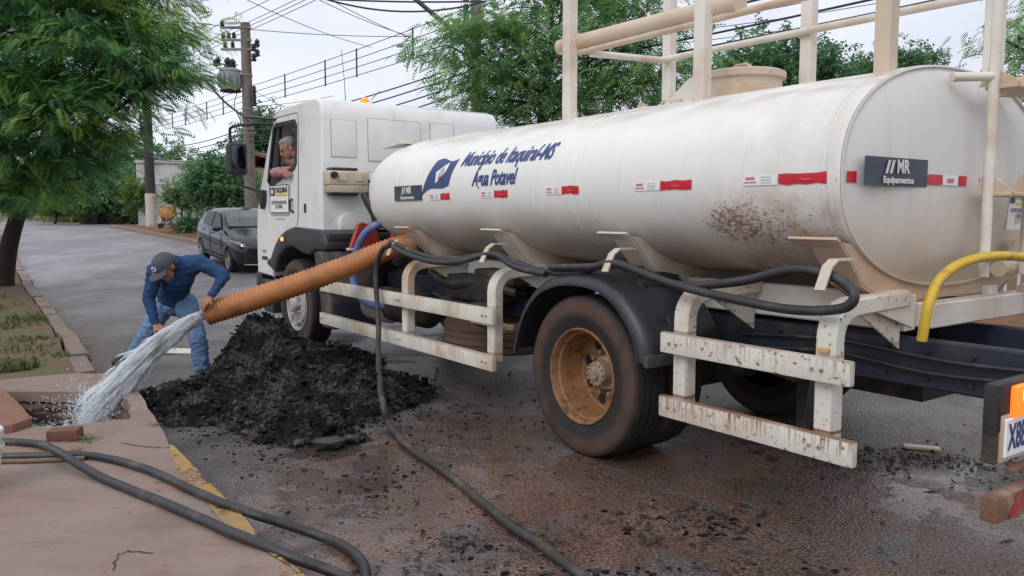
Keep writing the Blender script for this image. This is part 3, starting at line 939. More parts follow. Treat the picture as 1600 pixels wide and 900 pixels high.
0 and puddle('puddle', 'thin puddle spreading beside the black hose on the road', [(-1.322, 3.954, 0.000), (-1.151, 3.870, 0.000), (-0.899, 3.681, 0.000), (-0.700, 3.443, 0.000), (-0.800, 3.443, 0.000), (-0.975, 3.565, 0.000), (-1.181, 3.757, 0.000)])
0 and puddle('puddle', 'puddle with wet grit right of the rear wheel', [(2.095, 4.867, 0.000), (2.438, 4.959, 0.000), (2.582, 4.623, 0.000), (2.360, 4.152, 0.000), (1.918, 3.805, 0.000), (1.719, 3.928, 0.000), (1.738, 4.401, 0.000)])

# worn yellow kerb paint, on the top edge and the face
m = MB()
vs, fs = [], []
n = 60
for i in range(n + 1):
    s = -3 + 8.15 * i / n
    w = 0.085 + 0.03 * noise.noise(Vector((s * 2.3, 0, 0))) + 0.015 * noise.noise(Vector((s * 9, 0, 0)))
    if s > 4.7: w *= max(0.15, (5.2 - s) / 0.5)
    e = float(np.interp(s, [p[0] for p in outer[:7]], [p[1] for p in outer[:7]])) + 0.006
    if 3.1 < s < 3.5: w = 0.01
    vs += [sc(s, e - w, PZ + 0.004), sc(s, e + 0.008, PZ + 0.004), sc(s, e + 0.010, PZ - 0.012), sc(s, e + 0.010, 0.055)]
for i in range(n):
    for k in range(3):
        fs.append((4 * i + k, 4 * i + k + 1, 4 * i + k + 5, 4 * i + k + 4))
m.add(vs, fs)
struct(m.build('kerb_paint', M['yellow_kerb'], smooth=40), 'worn yellow paint along the pavement kerb')

# kerb stones along the verge, each its own stone
kb = struct(bpy.data.objects.new('kerb', None), 'row of worn concrete kerb stones beside the red dirt verge')
COL.objects.link(kb)
s = 8.15
k = 0
while s < 60:
    L = 1.0 if s < 30 else 3.0
    m = MB()
    a, b = s + 0.008, s + L - 0.012
    nseg = 4
    vs, fs = [], []
    dz, dc = rnd.uniform(-.018, .012), rnd.uniform(-.02, .02)
    for i in range(nseg + 1):
        q = a + (b - a) * i / nseg
        c1 = kerb_c(q) + dc
        for c, z in ((c1 - 0.17, -0.06), (c1 - 0.17, 0.125 + dz), (c1 - 0.02, 0.13 + dz), (c1, 0.105 + dz), (c1 + 0.015, -0.06)):
            p = sc(q, c)
            vs.append((p.x + rnd.uniform(-.006, .006), p.y + rnd.uniform(-.006, .006), hgt(p.y) + z + rnd.uniform(-.006, .006)))
    for i in range(nseg):
        for q in range(4):
            fs.append((i * 5 + q, i * 5 + q + 1, i * 5 + q + 6, i * 5 + q + 5))
    fs += [(0, 1, 2, 3, 4), tuple(nseg * 5 + q for q in (4, 3, 2, 1, 0))]
    m.add(vs, fs)
    m.build('kerb_stone', M['kerb'], kb, smooth=25)
    s += L
    k += 1
for s0, s1, L in ((-10, 26, 4.0), (26, 43, 1.5)):
    s = s0
    while s < s1:
        m = MB()
        a, b = sc(s, right_c(s) + 0.07), sc(s + L - 0.02, right_c(s + L) + 0.07)
        a.z, b.z = hgt(a.y) + 0.055, hgt(b.y) + 0.055
        m.bar(a, b, 0.15, 0.17)
        m.build('kerb_stone', M['kerb'], kb, smooth=0, bevel=0.015, seg=1)
        s += L

# ---- distant walls and buildings
def wall(name, a, b, z0, h, th, mat, label, cat='wall', cap=None):
    a, b = Vector(a), Vector(b)
    t = thing(name, label, cat, ((a.x + b.x) / 2, (a.y + b.y) / 2, z0))
    c = Vector(((a.x + b.x) / 2, (a.y + b.y) / 2, z0))
    d = Vector((b.x - a.x, b.y - a.y, 0))
    L = d.length
    ang = math.atan2(d.y, d.x)
    t.rotation_euler = (0, 0, ang)
    MB().box((0, 0, h / 2), (L, th, h)).build('wall_face', mat, t, smooth=0)
    if cap: MB().box((0, 0, h + 0.04), (L + 0.06, th + 0.1, 0.08)).build('coping', cap, t, smooth=0)
    return t, L
a, b = (-27.931, 52.000, 1.344), (-23.372, 52.000, 1.344)
t, L = wall('boundary_wall', a, b, 0.85, 1.45, 0.25, M['wall_brown'], 'low weathered brown wall across the side street', cap=M['wall_dark'])
MB().box((-L * 0.30, -0.14, 0.72), (L * 0.40, 0.06, 1.36)).build('shade_panel', M['wall_dark'], t, smooth=0)  # dark sheet imitating the shade under the tree on this wall
for k in range(4):
    MB().box((-L / 2 + 0.6 + k * 0.95, -0.19, 0.70), (0.12, 0.06, 1.40)).build('buttress', M['wall_dark'], t, smooth=0)

def block_house(name, label, px0, px1, loc, wdt, dep, h, mat, rotz, roof=None, wins=()):
    t = thing(name, label, 'building', loc, rotz)
    MB().box((0, 0, h / 2), (wdt, dep, h)).build('wall', mat, t, smooth=0)
    if roof:
        m = MB()
        m.prism([(-wdt / 2 - 0.5, h), (0, h + 0.55), (wdt / 2 + 0.5, h), (wdt / 2 + 0.5, h + 0.12), (0, h + 0.70), (-wdt / 2 - 0.5, h + 0.12)], lambda u, v, q: (u, q, v), -dep / 2 - 0.5, dep / 2 + 0.5)
        m.build('roof', roof, t, smooth=0)
    else:
        MB().box((0, 0, h + 0.08), (wdt + 0.2, dep + 0.2, 0.16)).build('parapet', mat, t, smooth=0)
    for x, z, w, hh in wins:
        f = MB()
        for sx, sz, bw, bh in ((-w / 2, 0, 0.08, hh), (w / 2, 0, 0.08, hh), (0, hh / 2, w + 0.08, 0.08), (0, -hh / 2, w + 0.08, 0.08)):
            f.box((x + sx, -dep / 2 - 0.03, z + sz), (bw, 0.1, bh))
        fo = f.build('window', M['wall_white'], t, smooth=0)
        MB().box((x, -dep / 2 - 0.012, z), (w - 0.08, 0.03, hh - 0.08)).build('pane', M['car_glass'], fo, smooth=0)
    return t
block_house('flat_roofed_house', 'pale grey flat roofed building behind the dark pole and small trees', 0, 0, (-19.519, 46.000, 0.929), 2.6, 4, 3.4, M['wall_white'], R(12), None)
t, L = wall('white_wall', (-19.443, 44.000, 0.956), (-14.517, 40.000, 1.010), 0.86, 2.3, 0.2, M['wall_white'], 'plain pale wall behind the small street trees', cap=M['wall_white'])
block_house('red_roofed_house', 'low brick house with tiled roof half hidden behind the truck cab', 0, 0, (-11.284, 40.000, 1.391), 2.6, 5, 2.3, M['house'], R(-8), M['roof'], ((-0.6, 1.4, 0.8, 1.0), (0.7, 1.4, 0.8, 1.0)))
block_house('distant_house', 'tiny pale house at the far end of the street', 0, 0, (-65.581, 110.000, 0.939), 9, 6, 2.4, M['house'], R(4), M['roof'], ((-2, 1.3, 1.4, 1.2), (2, 1.3, 1.4, 1.2)))

# ---- gate on the far pavement
g = thing('metal_gate', 'pale barred metal gate far behind the rear of the tank', 'gate', tuple(sc(5.2, 13.9, 0.12)), math.atan2(FW.y, FW.x))
MB().box((0, 0, 0.08), (6.4, 0.06, 0.08)).box((0, 0, 1.85), (6.4, 0.06, 0.08)).box((0, 0, 0.95), (6.4, 0.05, 0.06)).build('gate_frame', M['gate'], g, smooth=0)
proto = None
for k in range(33):
    x = -3.1 + k * 0.194
    if proto is None:
        proto = MB().box((0, 0, 0.96), (0.035, 0.03, 1.74)).build('gate_bar', M['gate'], g, smooth=0)
        proto.location = (x, 0.0, 0)
    else:
        c = proto.copy(); COL.objects.link(c); c.parent = g; c.location = (x, 0, 0)
wall('far_wall', sc(-8, 14.4), sc(1.9, 14.1), 0.1, 2.1, 0.2, M['house'], 'rendered wall next to the barred gate behind the truck')
wall('side_wall', sc(8.5, 14.1), sc(24, 14.4), 0.1, 2.1, 0.2, M['wall_dark'], 'dark garden wall hidden behind the tank')

# ================================================================ the tank truck
TR = thing('tank_truck', 'white water tank truck with dusty elliptical tank and white side guards', 'truck', (1.422, 5.765, 0.000), R(125.640))
ZC, TA, TB, TN = 1.748, 1.095, 0.583, 2.25
def tank_y(z, off=0.0):
    q = min(0.9999, abs((z - ZC) / TB))
    return (TA) * (1 - q ** TN) ** (1 / TN) + off
def tank_ring(x, k=1.0, n=132, kz=None):
    kz = k if kz is None else kz
    out = []
    for i in range(n):
        a = 2 * math.pi * i / n
        c, s = math.cos(a), math.sin(a)
        out.append(Vector((x, k * TA * math.copysign(abs(c) ** (2 / TN), c), ZC + kz * TB * math.copysign(abs(s) ** (2 / TN), s))))
    return out
def loft(m, rings, cap0=True, cap1=True):
    n = len(rings[0])
    b = len(m.v)
    for r in rings: m.v.extend([tuple(v) for v in r])
    for i in range(len(rings) - 1):
        for q in range(n):
            m.f.append((b + i * n + q, b + i * n + (q + 1) % n, b + (i + 1) * n + (q + 1) % n, b + (i + 1) * n + q))
    if cap0: m.f.append(tuple(b + q for q in reversed(range(n))))
    if cap1: m.f.append(tuple(b + (len(rings) - 1) * n + q for q in range(n)))
m = MB()
rg = [tank_ring(-1.70), tank_ring(-1.68, 1.006), tank_ring(-1.64, 1.006), tank_ring(-1.62)]
for x in (-1.2, -0.6, 0.0, 0.235): rg.append(tank_ring(x))
rg += [tank_ring(0.24, 1.004), tank_ring(0.255, 1.004), tank_ring(0.26)]
for x in (0.9, 1.5, 2.1): rg.append(tank_ring(x))
rg += [tank_ring(2.395), tank_ring(2.40, 1.003), tank_ring(2.41, 1.003), tank_ring(2.415)]
for x in (2.8, 3.16): rg.append(tank_ring(x))
for t_ in np.linspace(0.06, 1.0, 12):
    k = math.cos(t_ * math.pi / 2) ** 0.55 if t_ < 0.999 else 0.02
    rg.append(tank_ring(3.16 + 0.60 * math.sin(t_ * math.pi / 2), max(k, 0.02)))
loft(m, rg, False, True)
tank = m.build('tank', M['tank'], TR, smooth=13)
# rear end plate: slightly dished, set inside the rolled rim
m = MB()
loft(m, [tank_ring(-1.702, 1.0), tank_ring(-1.705, 0.985), tank_ring(-1.690, 0.978), tank_ring(-1.715, 0.90), tank_ring(-1.745, 0.70), tank_ring(-1.765, 0.45), tank_ring(-1.772, 0.2), tank_ring(-1.775, 0.02)], False, True)
m.build('rear_end_plate', M['tank_end'], TR, smooth=40)
for x in (-1.60, 0.25, 2.41):
    MB().tube(tank_ring(x, 1.0, 96), 0.0045, 6, up=(1, 0, 0), closed=True).build('weld_seam', M['tank'], tank)
# thin deflector wing at the front of the tank
m = MB()
m.prism([(0.62, 3.95), (0.80, 3.2), (0.42, 3.2)], lambda u, v, q: (v, u, 2.24 + q), 0, 0.035)
m.build('deflector', M['rail'], TR, smooth=0)

# ---- lettering and marks that follow the tank's side
def on_tank(name, vs, fs, x0, z0, mat, parent=tank, off=0.005, slope=0.0):
    """u runs towards the rear (reads left to right from the near side)"""
    out = []
    zarc = []
    for u, v in vs:
        x = x0 - u
        z = z0 + v + slope * u
        out.append((x, tank_y(z, off), z))
    return MB().add(out, fs).build(name, mat, parent, smooth=0, recalc=False)
def rect_cells(w, h, nu=2, nv=4, ragged=0.0, seed=1):
    rr = random.Random(seed)
    vs, fs = [], []
    for j in range(nv + 1):
        for i in range(nu + 1):
            e = rr.uniform(-ragged, ragged) if (i in (0, nu) or j in (0, nv)) else 0
            vs.append((-w / 2 + w * i / nu + (e if i in (0, nu) else 0), -h / 2 + h * j / nv + (e if j in (0, nv) else 0)))
    for j in range(nv):
        for i in range(nu):
            fs.append((j * (nu + 1) + i, j * (nu + 1) + i + 1, (j + 1) * (nu + 1) + i + 1, (j + 1) * (nu + 1) + i))
    return vs, fs
v_, f_ = text_geo('Município de Itaquiraí-MS', 0.162, 0.30, 0.0042, cuts=6, squeeze=0.705)
on_tank('lettering', v_, f_, 1.09, 1.985, M['navy'], slope=-0.004)
v_, f_ = text_geo('Água Potavel', 0.165, 0.26, 0.0042, cuts=6, squeeze=0.66)
on_tank('lettering', v_, f_, 1.16, 1.822, M['navy'])
# flag emblem
fl = []
for i in range(9):
    for j in range(7):
        u, v = i / 8, j / 6
        fl.append((0.84 * (-0.215 + 0.43 * u + 0.07 * (v - 0.5) - (0.10 * (1 - u) * (1 - v) if u < .5 else 0)), 0.92 * (-0.115 + 0.235 * v + 0.018 * math.sin(u * 6.3) - 0.085 * (1 - u) ** 2 * (1 - v))))
ff = [(j * 1 + i * 7, j + 1 + i * 7, j + 1 + (i + 1) * 7, j + (i + 1) * 7) for i in range(8) for j in range(6)]
on_tank('flag_emblem', fl, ff, 1.955, 1.893, M['flag_blue'])
dm = [(-0.105, -0.095), (0.02, -0.055), (0.125, 0.035), (0.06, 0.105), (-0.04, 0.04), (0.01, 0.005)]
on_tank('flag_diamond', [(-0.04, -0.085), (0.03, -0.045), (0.10, 0.01), (0.115, 0.085), (0.05, 0.060), (-0.055, 0.01)], [(0, 1, 5), (1, 4, 5), (1, 2, 4), (2, 3, 4)], 1.975, 1.893, M['print_white'], off=0.008)
on_tank('flag_crest', [(-0.03, -0.03), (0.02, -0.02), (0.045, 0.03), (0.03, 0.055), (-0.01, 0.035), (-0.035, 0.0)], [(0, 1, 2, 3, 4, 5)], 1.945, 1.888, M['grey_ink'], off=0.011)
on_tank('flag_crest_base', [(-0.025, -0.012), (0.02, -0.008), (0.02, 0.008), (-0.02, 0.006)], [(0, 1, 2, 3)], 1.952, 1.853, M['red_tape'], off=0.012)
# maker's plate near the front
def plate(parent, fn, w, h, rough=1):
    """fn(u, v, d) -> point; a plate of width w, height h with its two lines of lettering"""
    m = MB(); m.prism([(-w / 2, -h / 2), (w / 2, -h / 2), (w / 2, h / 2), (-w / 2, h / 2)], fn, 0.0, 0.006)
    p = m.build('maker_plate', M['plate_blue'], parent, smooth=0)
    v1, f1 = text_geo('MR', h * 0.66, 0.0, 0.003, squeeze=0.86)
    MB().add([fn(u + w * 0.06, v + h * 0.17, 0.008) for u, v in v1], f1).build('lettering', M['plate_white'], p, smooth=0, recalc=False)
    b = MB()
    for k in range(2):
        x = -w * 0.185 + k * w * 0.065
        b.add([fn(x + dx, v, 0.008) for dx, v in ((-w * 0.03, -h * 0.07), (w * 0.01, -h * 0.07), (w * 0.055, h * 0.40), (w * 0.015, h * 0.40))], [(0, 1, 2, 3)])
    b.build('slash_mark', M['plate_white'], p, smooth=0, recalc=False)
    v2, f2 = text_geo('Equipamentos', h * 0.31, 0.0, 0.002, squeeze=1.12)
    MB().add([fn(u, v - h * 0.30, 0.008) for u, v in v2], f2).build('lettering', M['plate_white'], p, smooth=0, recalc=False)
    return p
plate(TR, lambda u, v, d: (2.495 - u, tank_y(1.738 + v, 0.006 + d), 1.738 + v), 0.50, 0.13)
plate(TR, lambda u, v, d: (-1.735 - d - 0.035 * (1 - abs(u - .1)), 0.715 - u, 1.755 + v), 0.55, 0.135)

# reflective strips along the side: red part and the faint white part with small print
def tape(x0, x1, z, red, seed, h=0.052):
    w = abs(x0 - x1)
    vs, fs = rect_cells(w, h, 6 if red else 3, 3, 0.004 if red else 0.001, seed)
    o = on_tank('red_reflector' if red else 'white_reflector', vs, fs, (x0 + x1) / 2, z, M['red_tape'] if red else M['white_tape'])
    if red:
        on_tank('reflector_print', *rect_cells(0.055, 0.006, 1, 1), (x0 + x1) / 2, z - 0.004, M['pink_ink'], off=0.008)
    else:
        for du, dv, ww, hh, mt in ((-w * .28, .010, w * .26, .013, 'pink_ink'), (-w * .28, -.010, w * .36, .006, 'pink_ink'), (w * .18, 0.0, w * .3, .004, 'grey_ink'), (w * .18, 0.014, w * .3, .003, 'grey_ink'), (w * .18, -0.014, w * .3, .003, 'grey_ink')):
            on_tank('reflector_print', *rect_cells(ww, hh, 1, 1), (x0 + x1) / 2 - du, z + dv, M[mt], off=0.008)
for i, (w0, r0, r1, z) in enumerate(((2.11, 1.93, 1.79, 1.697), (1.32, 1.14, 0.97, 1.703), (0.51, 0.335, 0.165, 1.712), (-0.35, -0.565, -0.80, 1.716), (-1.15, -1.365, -1.685, 1.724))):
    tape(w0, r0 + 0.004, z, False, i)
    tape(r0, r1, z, True, i + 11)
for x, y0, y1, z in ((3.27, 0, 0, 1.675),):
    vs, fs = rect_cells(0.12, 0.05, 3, 3, 0.003, 8)
    out = [(3.40 - u, tank_y(z + v, 0.0) * math.cos(math.asin(min(1, (3.40 - u - 3.16) / 0.60))) ** 0.55 + 0.012, z + v) for u, v in vs]
    MB().add(out, fs).build('red_reflector', M['red_tape'], tank, smooth=0, recalc=False)
rear = bpy.data.objects['rear_end_plate']
def rear_rect(name, y0, y1, z0, z1, mat, d=0.0, parent=None):
    vs = []
    n = 5
    for i in range(n + 1):
        y = y0 + (y1 - y0) * i / n
        for z in (z0, z1):
            rr = math.sqrt((y / TA) ** 2 + ((z - ZC) / TB) ** 2)
            x = float(np.interp(rr, [0.0, 0.2, 0.45, 0.70, 0.90, 0.978], [-1.775, -1.772, -1.765, -1.745, -1.715, -1.690])) - 0.006 - d
            vs.append((x, y, z))
    return MB().add(vs, [(2 * i, 2 * i + 1, 2 * i + 3, 2 * i + 2) for i in range(n)]).build(name, mat, parent or rear, smooth=0, recalc=False)
rear_rect('red_reflector', 1.045, 0.99, 1.70, 1.752, M['red_tape'])
rear_rect('red_reflector', 0.435, 0.30, 1.70, 1.752, M['red_tape'])
rear_rect('white_reflector', 0.295, 0.14, 1.70, 1.752, M['white_tape'])
rear_rect('red_reflector', 0.135, 0.05, 1.70, 1.752, M['red_tape'])
rear_rect('white_reflector', -0.10, -0.36, 1.70, 1.752, M['white_tape'])
rear_rect('reflector_print', 0.255, 0.19, 1.715, 1.735, M['pink_ink'], 0.004)
rear_rect('reflector_print', -0.14, -0.20, 1.715, 1.735, M['pink_ink'], 0.004)
# municipal notice on the end plate, right-hand side
no = rear_rect('municipal_notice', -0.50, -0.86, 1.46, 1.69, M['print_white'], 0.0, TR)
rear_rect('notice_emblem', -0.515, -0.575, 1.615, 1.68, M['print_black'], 0.004, no)
rear_rect('notice_bar', -0.60, -0.84, 1.607, 1.622, M['print_yellow'], 0.004, no)
for body, y, z, sz in (('ITAQUIRAÍ', -0.715, 1.65, 0.050), ('SECRETARIA MUNICIPAL', -0.68, 1.575, 0.026), ('DE OBRAS', -0.68, 1.54, 0.028)):
    v_, f_ = text_geo(body, sz, 0, 0.001)
    MB().add([(-1.764, y - u, z + v) for u, v in v_], f_).build('lettering', M['navy'], no, smooth=0, recalc=False)

# ---- sub-frame, chassis, saddles
m = MB()
for y in (0.46, -0.46):
    m.box((0.72, y, 1.045), (4.9, 0.10, 0.19))
m.build('sub_frame', M['frame'], TR, bevel=0.008, seg=1)
m = MB()
for y in (0.42, -0.42):
    m.box((1.45, y, 0.79), (8.6, 0.09, 0.25))
for x in (-2.4, -1.2, 0.9, 2.2, 3.5, 5.4):
    m.box((x, 0, 0.79), (0.12, 0.745, 0.18))
m.build('chassis_rail', M['chassis'], TR, bevel=0.01, seg=1)
m = MB()
for x, y, z in ((-2.62, 0.47, 0.84), (-2.62, 0.47, 0.74), (-1.25, 0.47, 0.86), (-1.25, 0.47, 0.74), (-2.3, 0.47, 0.86)):
    m.cone((x, y - 0.01, z), (x, y + 0.02, z), 0.02, 0.018, 10)
m.build('rail_bolt', M['steel'], TR)
def saddle(x, w=0.17, mat=None):
    arc = []
    for k in range(13):
        z = 1.405 - 0.0185 * k * 1.0
        arc.append((tank_y(z, 0.004), z))
    # outline of one plate in (y, z), near side then mirrored
    q = [(1.075, 1.425)] + [(a, b) for a, b in arc if a > 0.55] + [(0.35, 1.205), (0.0, 1.193), (0.0, 1.10), (0.60, 1.085), (0.84, 1.20), (1.02, 1.395)]
    for sg in (1, -1):
        m = MB()
        for xx in (x - w / 2, x + w / 2 - 0.012):
            m.prism(q, lambda u, v, d, sg=sg: (xx + d, u * sg, v), 0, 0.012)
        # flange closing the outer edge
        e = [(1.08, 1.43), (1.025, 1.39), (0.845, 1.195), (0.60, 1.080), (0.1, 1.092)]
        for (a, b), (c, d) in zip(e[:-1], e[1:]):
            m.prism([(a, b), (c, d), (c - 0.012, d + 0.012), (a - 0.012, b + 0.012)], lambda u, v, dd, sg=sg: (x - w / 2 + dd, u * sg, v), 0, w + (0.10 if b > 1.42 else 0.0))
        m.build('saddle', mat, TR, smooth=0)
for x in (2.62, 1.18, -0.18, -1.60):
    saddle(x, mat=M['saddle'] if x > -1 else M['saddle_brown'])
# hose hooks on the saddles
for x, z in ((2.60, 1.30), (1.08, 1.31), (-0.27, 1.32), (-1.72, 1.32)):
    m = MB()
    m.sweep([(x, 1.02, z + 0.02), (x, 1.15, z + 0.02), (x, 1.20, z - 0.01), (x, 1.255, z - 0.115)], [(-0.026, -0.005), (0.026, -0.005), (0.026, 0.005), (-0.026, 0.005)])
    m.build('hose_hook', M['saddle'], TR, smooth=0)
# white rear cross beam with pipe
m = MB()
m.box((-1.76, -0.30, 1.03), (0.10, 1.40, 0.13))
m.build('rear_beam', M['frame'], TR, bevel=0.008, seg=1)
m = MB()
m.prism([(0.46, 0.97), (1.02, 1.14), (0.46, 1.14)], lambda u, v, d: (-1.74 + d, u, v), 0, 0.012)
m.build('gusset', M['frame'], TR, smooth=0)
MB().tube([(-1.80, -0.66, 1.10), (-1.92, -0.95, 1.155), (-2.1, -1.5, 1.20)], 0.045, 14).build('drain_pipe', M['print_white'], TR)
MB().cone((-1.80, -0.33, 1.245), (-1.80, -0.50, 1.245), 0.045, 0.045, 14).build('outlet_pipe', M['rail_dirty'], TR)
MB().prism([(-0.44, 1.20), (-0.74, 1.20), (-0.62, 1.40), (-0.50, 1.40)], lambda u, v, d: (-1.80 + d, u, v), 0, 0.015).build('outlet_bracket', M['rail_dirty'], TR, smooth=0)

# ---- side guards
SQ = lambda w, h: [(-w / 2, -h / 2), (w / 2, -h / 2), (w / 2, h / 2), (-w / 2, h / 2)]
def guard(x0, x1, zlo, zhi, hlo, hhi, posts, mat, stub=None, ext=0.0):
    g = group_part('side_guard', TR)
    y = 1.20
    MB().box(((x0 + x1) / 2, y, zhi), (abs(x1 - x0), 0.045, hhi)).build('guard_rail', mat, g, bevel=0.012, seg=2)
    MB().box(((x0 + x1) / 2 - ext / 2, y + 0.004, zlo), (abs(x1 - x0) + ext, 0.045, hlo)).build('guard_rail', mat, g, bevel=0.012, seg=2)
    for px_ in posts:
        path = [(px_, 0.50, 1.125), (px_, 0.95, 1.110)] + [(px_, 0.985 + 0.14 * math.sin(a), 0.965 + 0.14 * math.cos(a)) for a in np.linspace(0.12, math.pi / 2, 7)] + [(px_, 1.125, 0.9), (px_, 1.125, zlo - 0.01)]
        MB().sweep(path, SQ(0.105, 0.085), up=(0, 0, 1)).build('guard_post', mat, g, smooth=40, bevel=0.010, seg=1)
        MB().prism([(0.52, 1.08), (0.92, 1.08), (0.52, 0.86)], lambda u, v, d: (px_ - 0.006 + d, u, v), 0, 0.012).build('gusset', mat, g, smooth=0)
    if stub:
        for sx in stub:
            MB().box((sx, 1.135, (zlo + zhi) / 2), (0.10, 0.08, zhi - zlo)).build('guard_post', mat, g, bevel=0.008, seg=1)
    return g
guard(4.28, 0.985, 0.445, 0.795, 0.122, 0.122, (2.46, 1.09), M['guard'], (4.22,))
guard(-0.70, -1.865, 0.468, 0.832, 0.122, 0.118, (-0.80, -1.70), M['guard_rusty'], None, 0.03)

# ---- wheels
def tyre_prof(r, w, ri):
    h = w / 2
    return [(ri, -h * 0.80), (ri + 0.02, -h * 0.86), (r * 0.80, -h), (r * 0.92, -h * 0.98), (r * 0.975, -h * 0.90), (r * 0.995, -h * 0.80), (r, -h * 0.5), (r - 0.012, -h * 0.47), (r - 0.012, -h * 0.40), (r, -h * 0.37), (r, -0.012), (r - 0.012, -0.010), (r - 0.012, 0.010), (r, 0.012),
            (r, h * 0.37), (r - 0.012, h * 0.40), (r - 0.012, h * 0.47), (r, h * 0.5), (r * 0.995, h * 0.80), (r * 0.975, h * 0.90), (r * 0.92, h * 0.98), (r * 0.80, h), (ri + 0.055, h * 0.94), (ri + 0.045, h * 0.90), (ri + 0.02, h * 0.88), (ri, h * 0.80)]
def wheel_nuts(w, r, y, h, mat):
    p = MB().cone((0, 0, 0), (0, h, 0), 0.016, 0.013, 6).build('wheel_nut', mat, w, smooth=0)
    for k in range(10):
        a = 2 * math.pi * k / 10
        q = p
        if k:
            q = p.copy(); COL.objects.link(q); q.parent = w
        q.location = (r * math.cos(a), y, r * math.sin(a))
def hand_holes(w, r, prof, ph=0.0):
    p = MB().lathe(prof, 16).build('hand_hole', M['black'], w)
    for k in range(8):
        a = 2 * math.pi * (k + ph) / 8
        q = p
        if k:
            q = p.copy(); COL.objects.link(q); q.parent = w
        q.location = (r * math.cos(a), 0, r * math.sin(a))
def rear_wheel(side):
    w = group_part('wheel', TR, (0.0, 0.0, 0.515), (0, 0, 0 if side > 0 else math.pi))
    MB().lathe(tyre_prof(0.52, 0.27, 0.30), 64, (0, 1.085, 0)).build('tyre', M['tyre'], w, smooth=40)
    MB().lathe(tyre_prof(0.52, 0.27, 0.30), 48, (0, 0.755, 0)).build('tyre', M['tyre'], w, smooth=40)
    # deeply dished outer rim
    prof = [(0.306, 1.165), (0.313, 1.205), (0.308, 1.214), (0.300, 1.212), (0.292, 1.200), (0.286, 1.165), (0.272, 1.155), (0.266, 1.08), (0.262, 1.02), (0.250, 0.985), (0.235, 0.973), (0.150, 0.970), (0.140, 0.975), (0.001, 0.975)]
    MB().lathe(prof, 56).build('rim', M['rim_rust'], w, smooth=30)
    hand_holes(w, 0.196, [(0.001, 0.974), (0.028, 0.974), (0.031, 0.978), (0.034, 0.9725)], 0.35)
    hb = MB().lathe([(0.118, 0.974), (0.112, 1.0), (0.085, 1.005), (0.080, 1.075), (0.066, 1.085), (0.040, 1.088), (0.036, 1.105), (0.001, 1.107)], 28)
    hb.build('hub', M['hub'], w, smooth=30)
    nt_ = MB()
    wheel_nuts(w, 0.140, 0.975, 0.035, M['hub'])
    for k in range(0):
        a = 2 * math.pi * k / 10
        c = Vector((0.140 * math.cos(a), 0.975, 0.140 * math.sin(a)))
        nt_.cone(c, c + Vector((0, 0.035, 0)), 0.016, 0.014, 6)
    for k in range(12):
        a = 2 * math.pi * k / 12
        c = Vector((0.068 * math.cos(a), 1.08, 0.068 * math.sin(a)))
        nt_.cone(c, c + Vector((0, 0.014, 0)), 0.010, 0.009, 6)
    nt_.build('hub_bolts', M['hub'], w, smooth=25)
rear_wheel(1); rear_wheel(-1)
MB().box((-1.70, 1.175, 0.918), (0.06, 0.03, 0.024)).build('side_marker', M['marker'], TR, bevel=0.008)
for x, z in ((-0.80, 0.832), (-0.80, 0.468), (-1.70, 0.832), (-1.70, 0.468), (2.46, 0.795), (2.46, 0.445), (1.09, 0.795), (1.09, 0.445), (4.22, 0.795), (4.22, 0.445)):
    for dx in (-0.025, 0.025):
        MB().cone((x + dx, 1.218, z), (x + dx, 1.236, z), 0.009, 0.008, 6).build('guard_bolt', M['hub'], TR, smooth=0)
def front_wheel(side):
    w = group_part('wheel', TR, (5.10, 0.0, 0.515), (0, 0, 0 if side > 0 else math.pi))
    MB().lathe(tyre_prof(0.52, 0.28, 0.30), 56, (0, 1.05, 0)).build('tyre', M['tyre'], w, smooth=40)
    prof = [(0.306, 1.13), (0.312, 1.17), (0.304, 1.178), (0.292, 1.165), (0.286, 1.135), (0.255, 1.12), (0.225, 1.16), (0.165, 1.175), (0.15, 1.165), (0.001, 1.165)]
    MB().lathe(prof, 48).build('rim', M['rim_white'], w, smooth=30)
    hand_holes(w, 0.238, [(0.001, 1.152), (0.025, 1.152), (0.028, 1.156), (0.030, 1.150)])
    MB().lathe([(0.10, 1.165), (0.095, 1.21), (0.07, 1.235), (0.001, 1.24)], 24).build('hub', M['rim_white'], w, smooth=30)
    wheel_nuts(w, 0.135, 1.165, 0.04, M['rim_white'])
front_wheel(1); front_wheel(-1)
m = MB()
m.tube([(0, -0.9, 0.515), (0, -0.25, 0.515), (0, -0.12, 0.515), (0, 0.12, 0.515), (0, 0.25, 0.515), (0, 0.9, 0.515)], 0.09, 14, scale=[1, 1, 2.2, 2.2, 1, 1])
m.tube([(5.1, -0.9, 0.50), (5.1, 0.9, 0.50)], 0.06, 10)
m.tube([(0.2, 0, 0.58), (3.4, 0, 0.75)], 0.055, 12)
m.build('axle', M['under'], TR)
m = MB()
for y in (0.48, -0.48):
    for k in range(4):
        L = 0.75 - 0.13 * k
        m.sweep([(-L, y, 0.66 - 0.02 * k + 0.10 * (L / 0.75) ** 2), (0, y, 0.60 - 0.022 * k), (L, y, 0.66 - 0.02 * k + 0.10 * (L / 0.75) ** 2)], SQ(0.08, 0.018))
m.box((-1.05, 0.30, 0.45), (0.10, 0.10, 0.50)); m.box((-1.35, -0.2, 0.62), (0.5, 0.5, 0.25)); m.box((-0.95, 0.2, 0.70), (0.30, 0.20, 0.22))
m.tube([(-0.75, 0.55, 0.70), (-1.1, 0.52, 0.62), (-1.3, 0.3, 0.66)], 0.045, 10)
m.tube([(-1.25, 0.62, 0.35), (-1.30, 0.60, 0.72)], 0.03, 8)
m.build('suspension', M['under'], TR, smooth=30)
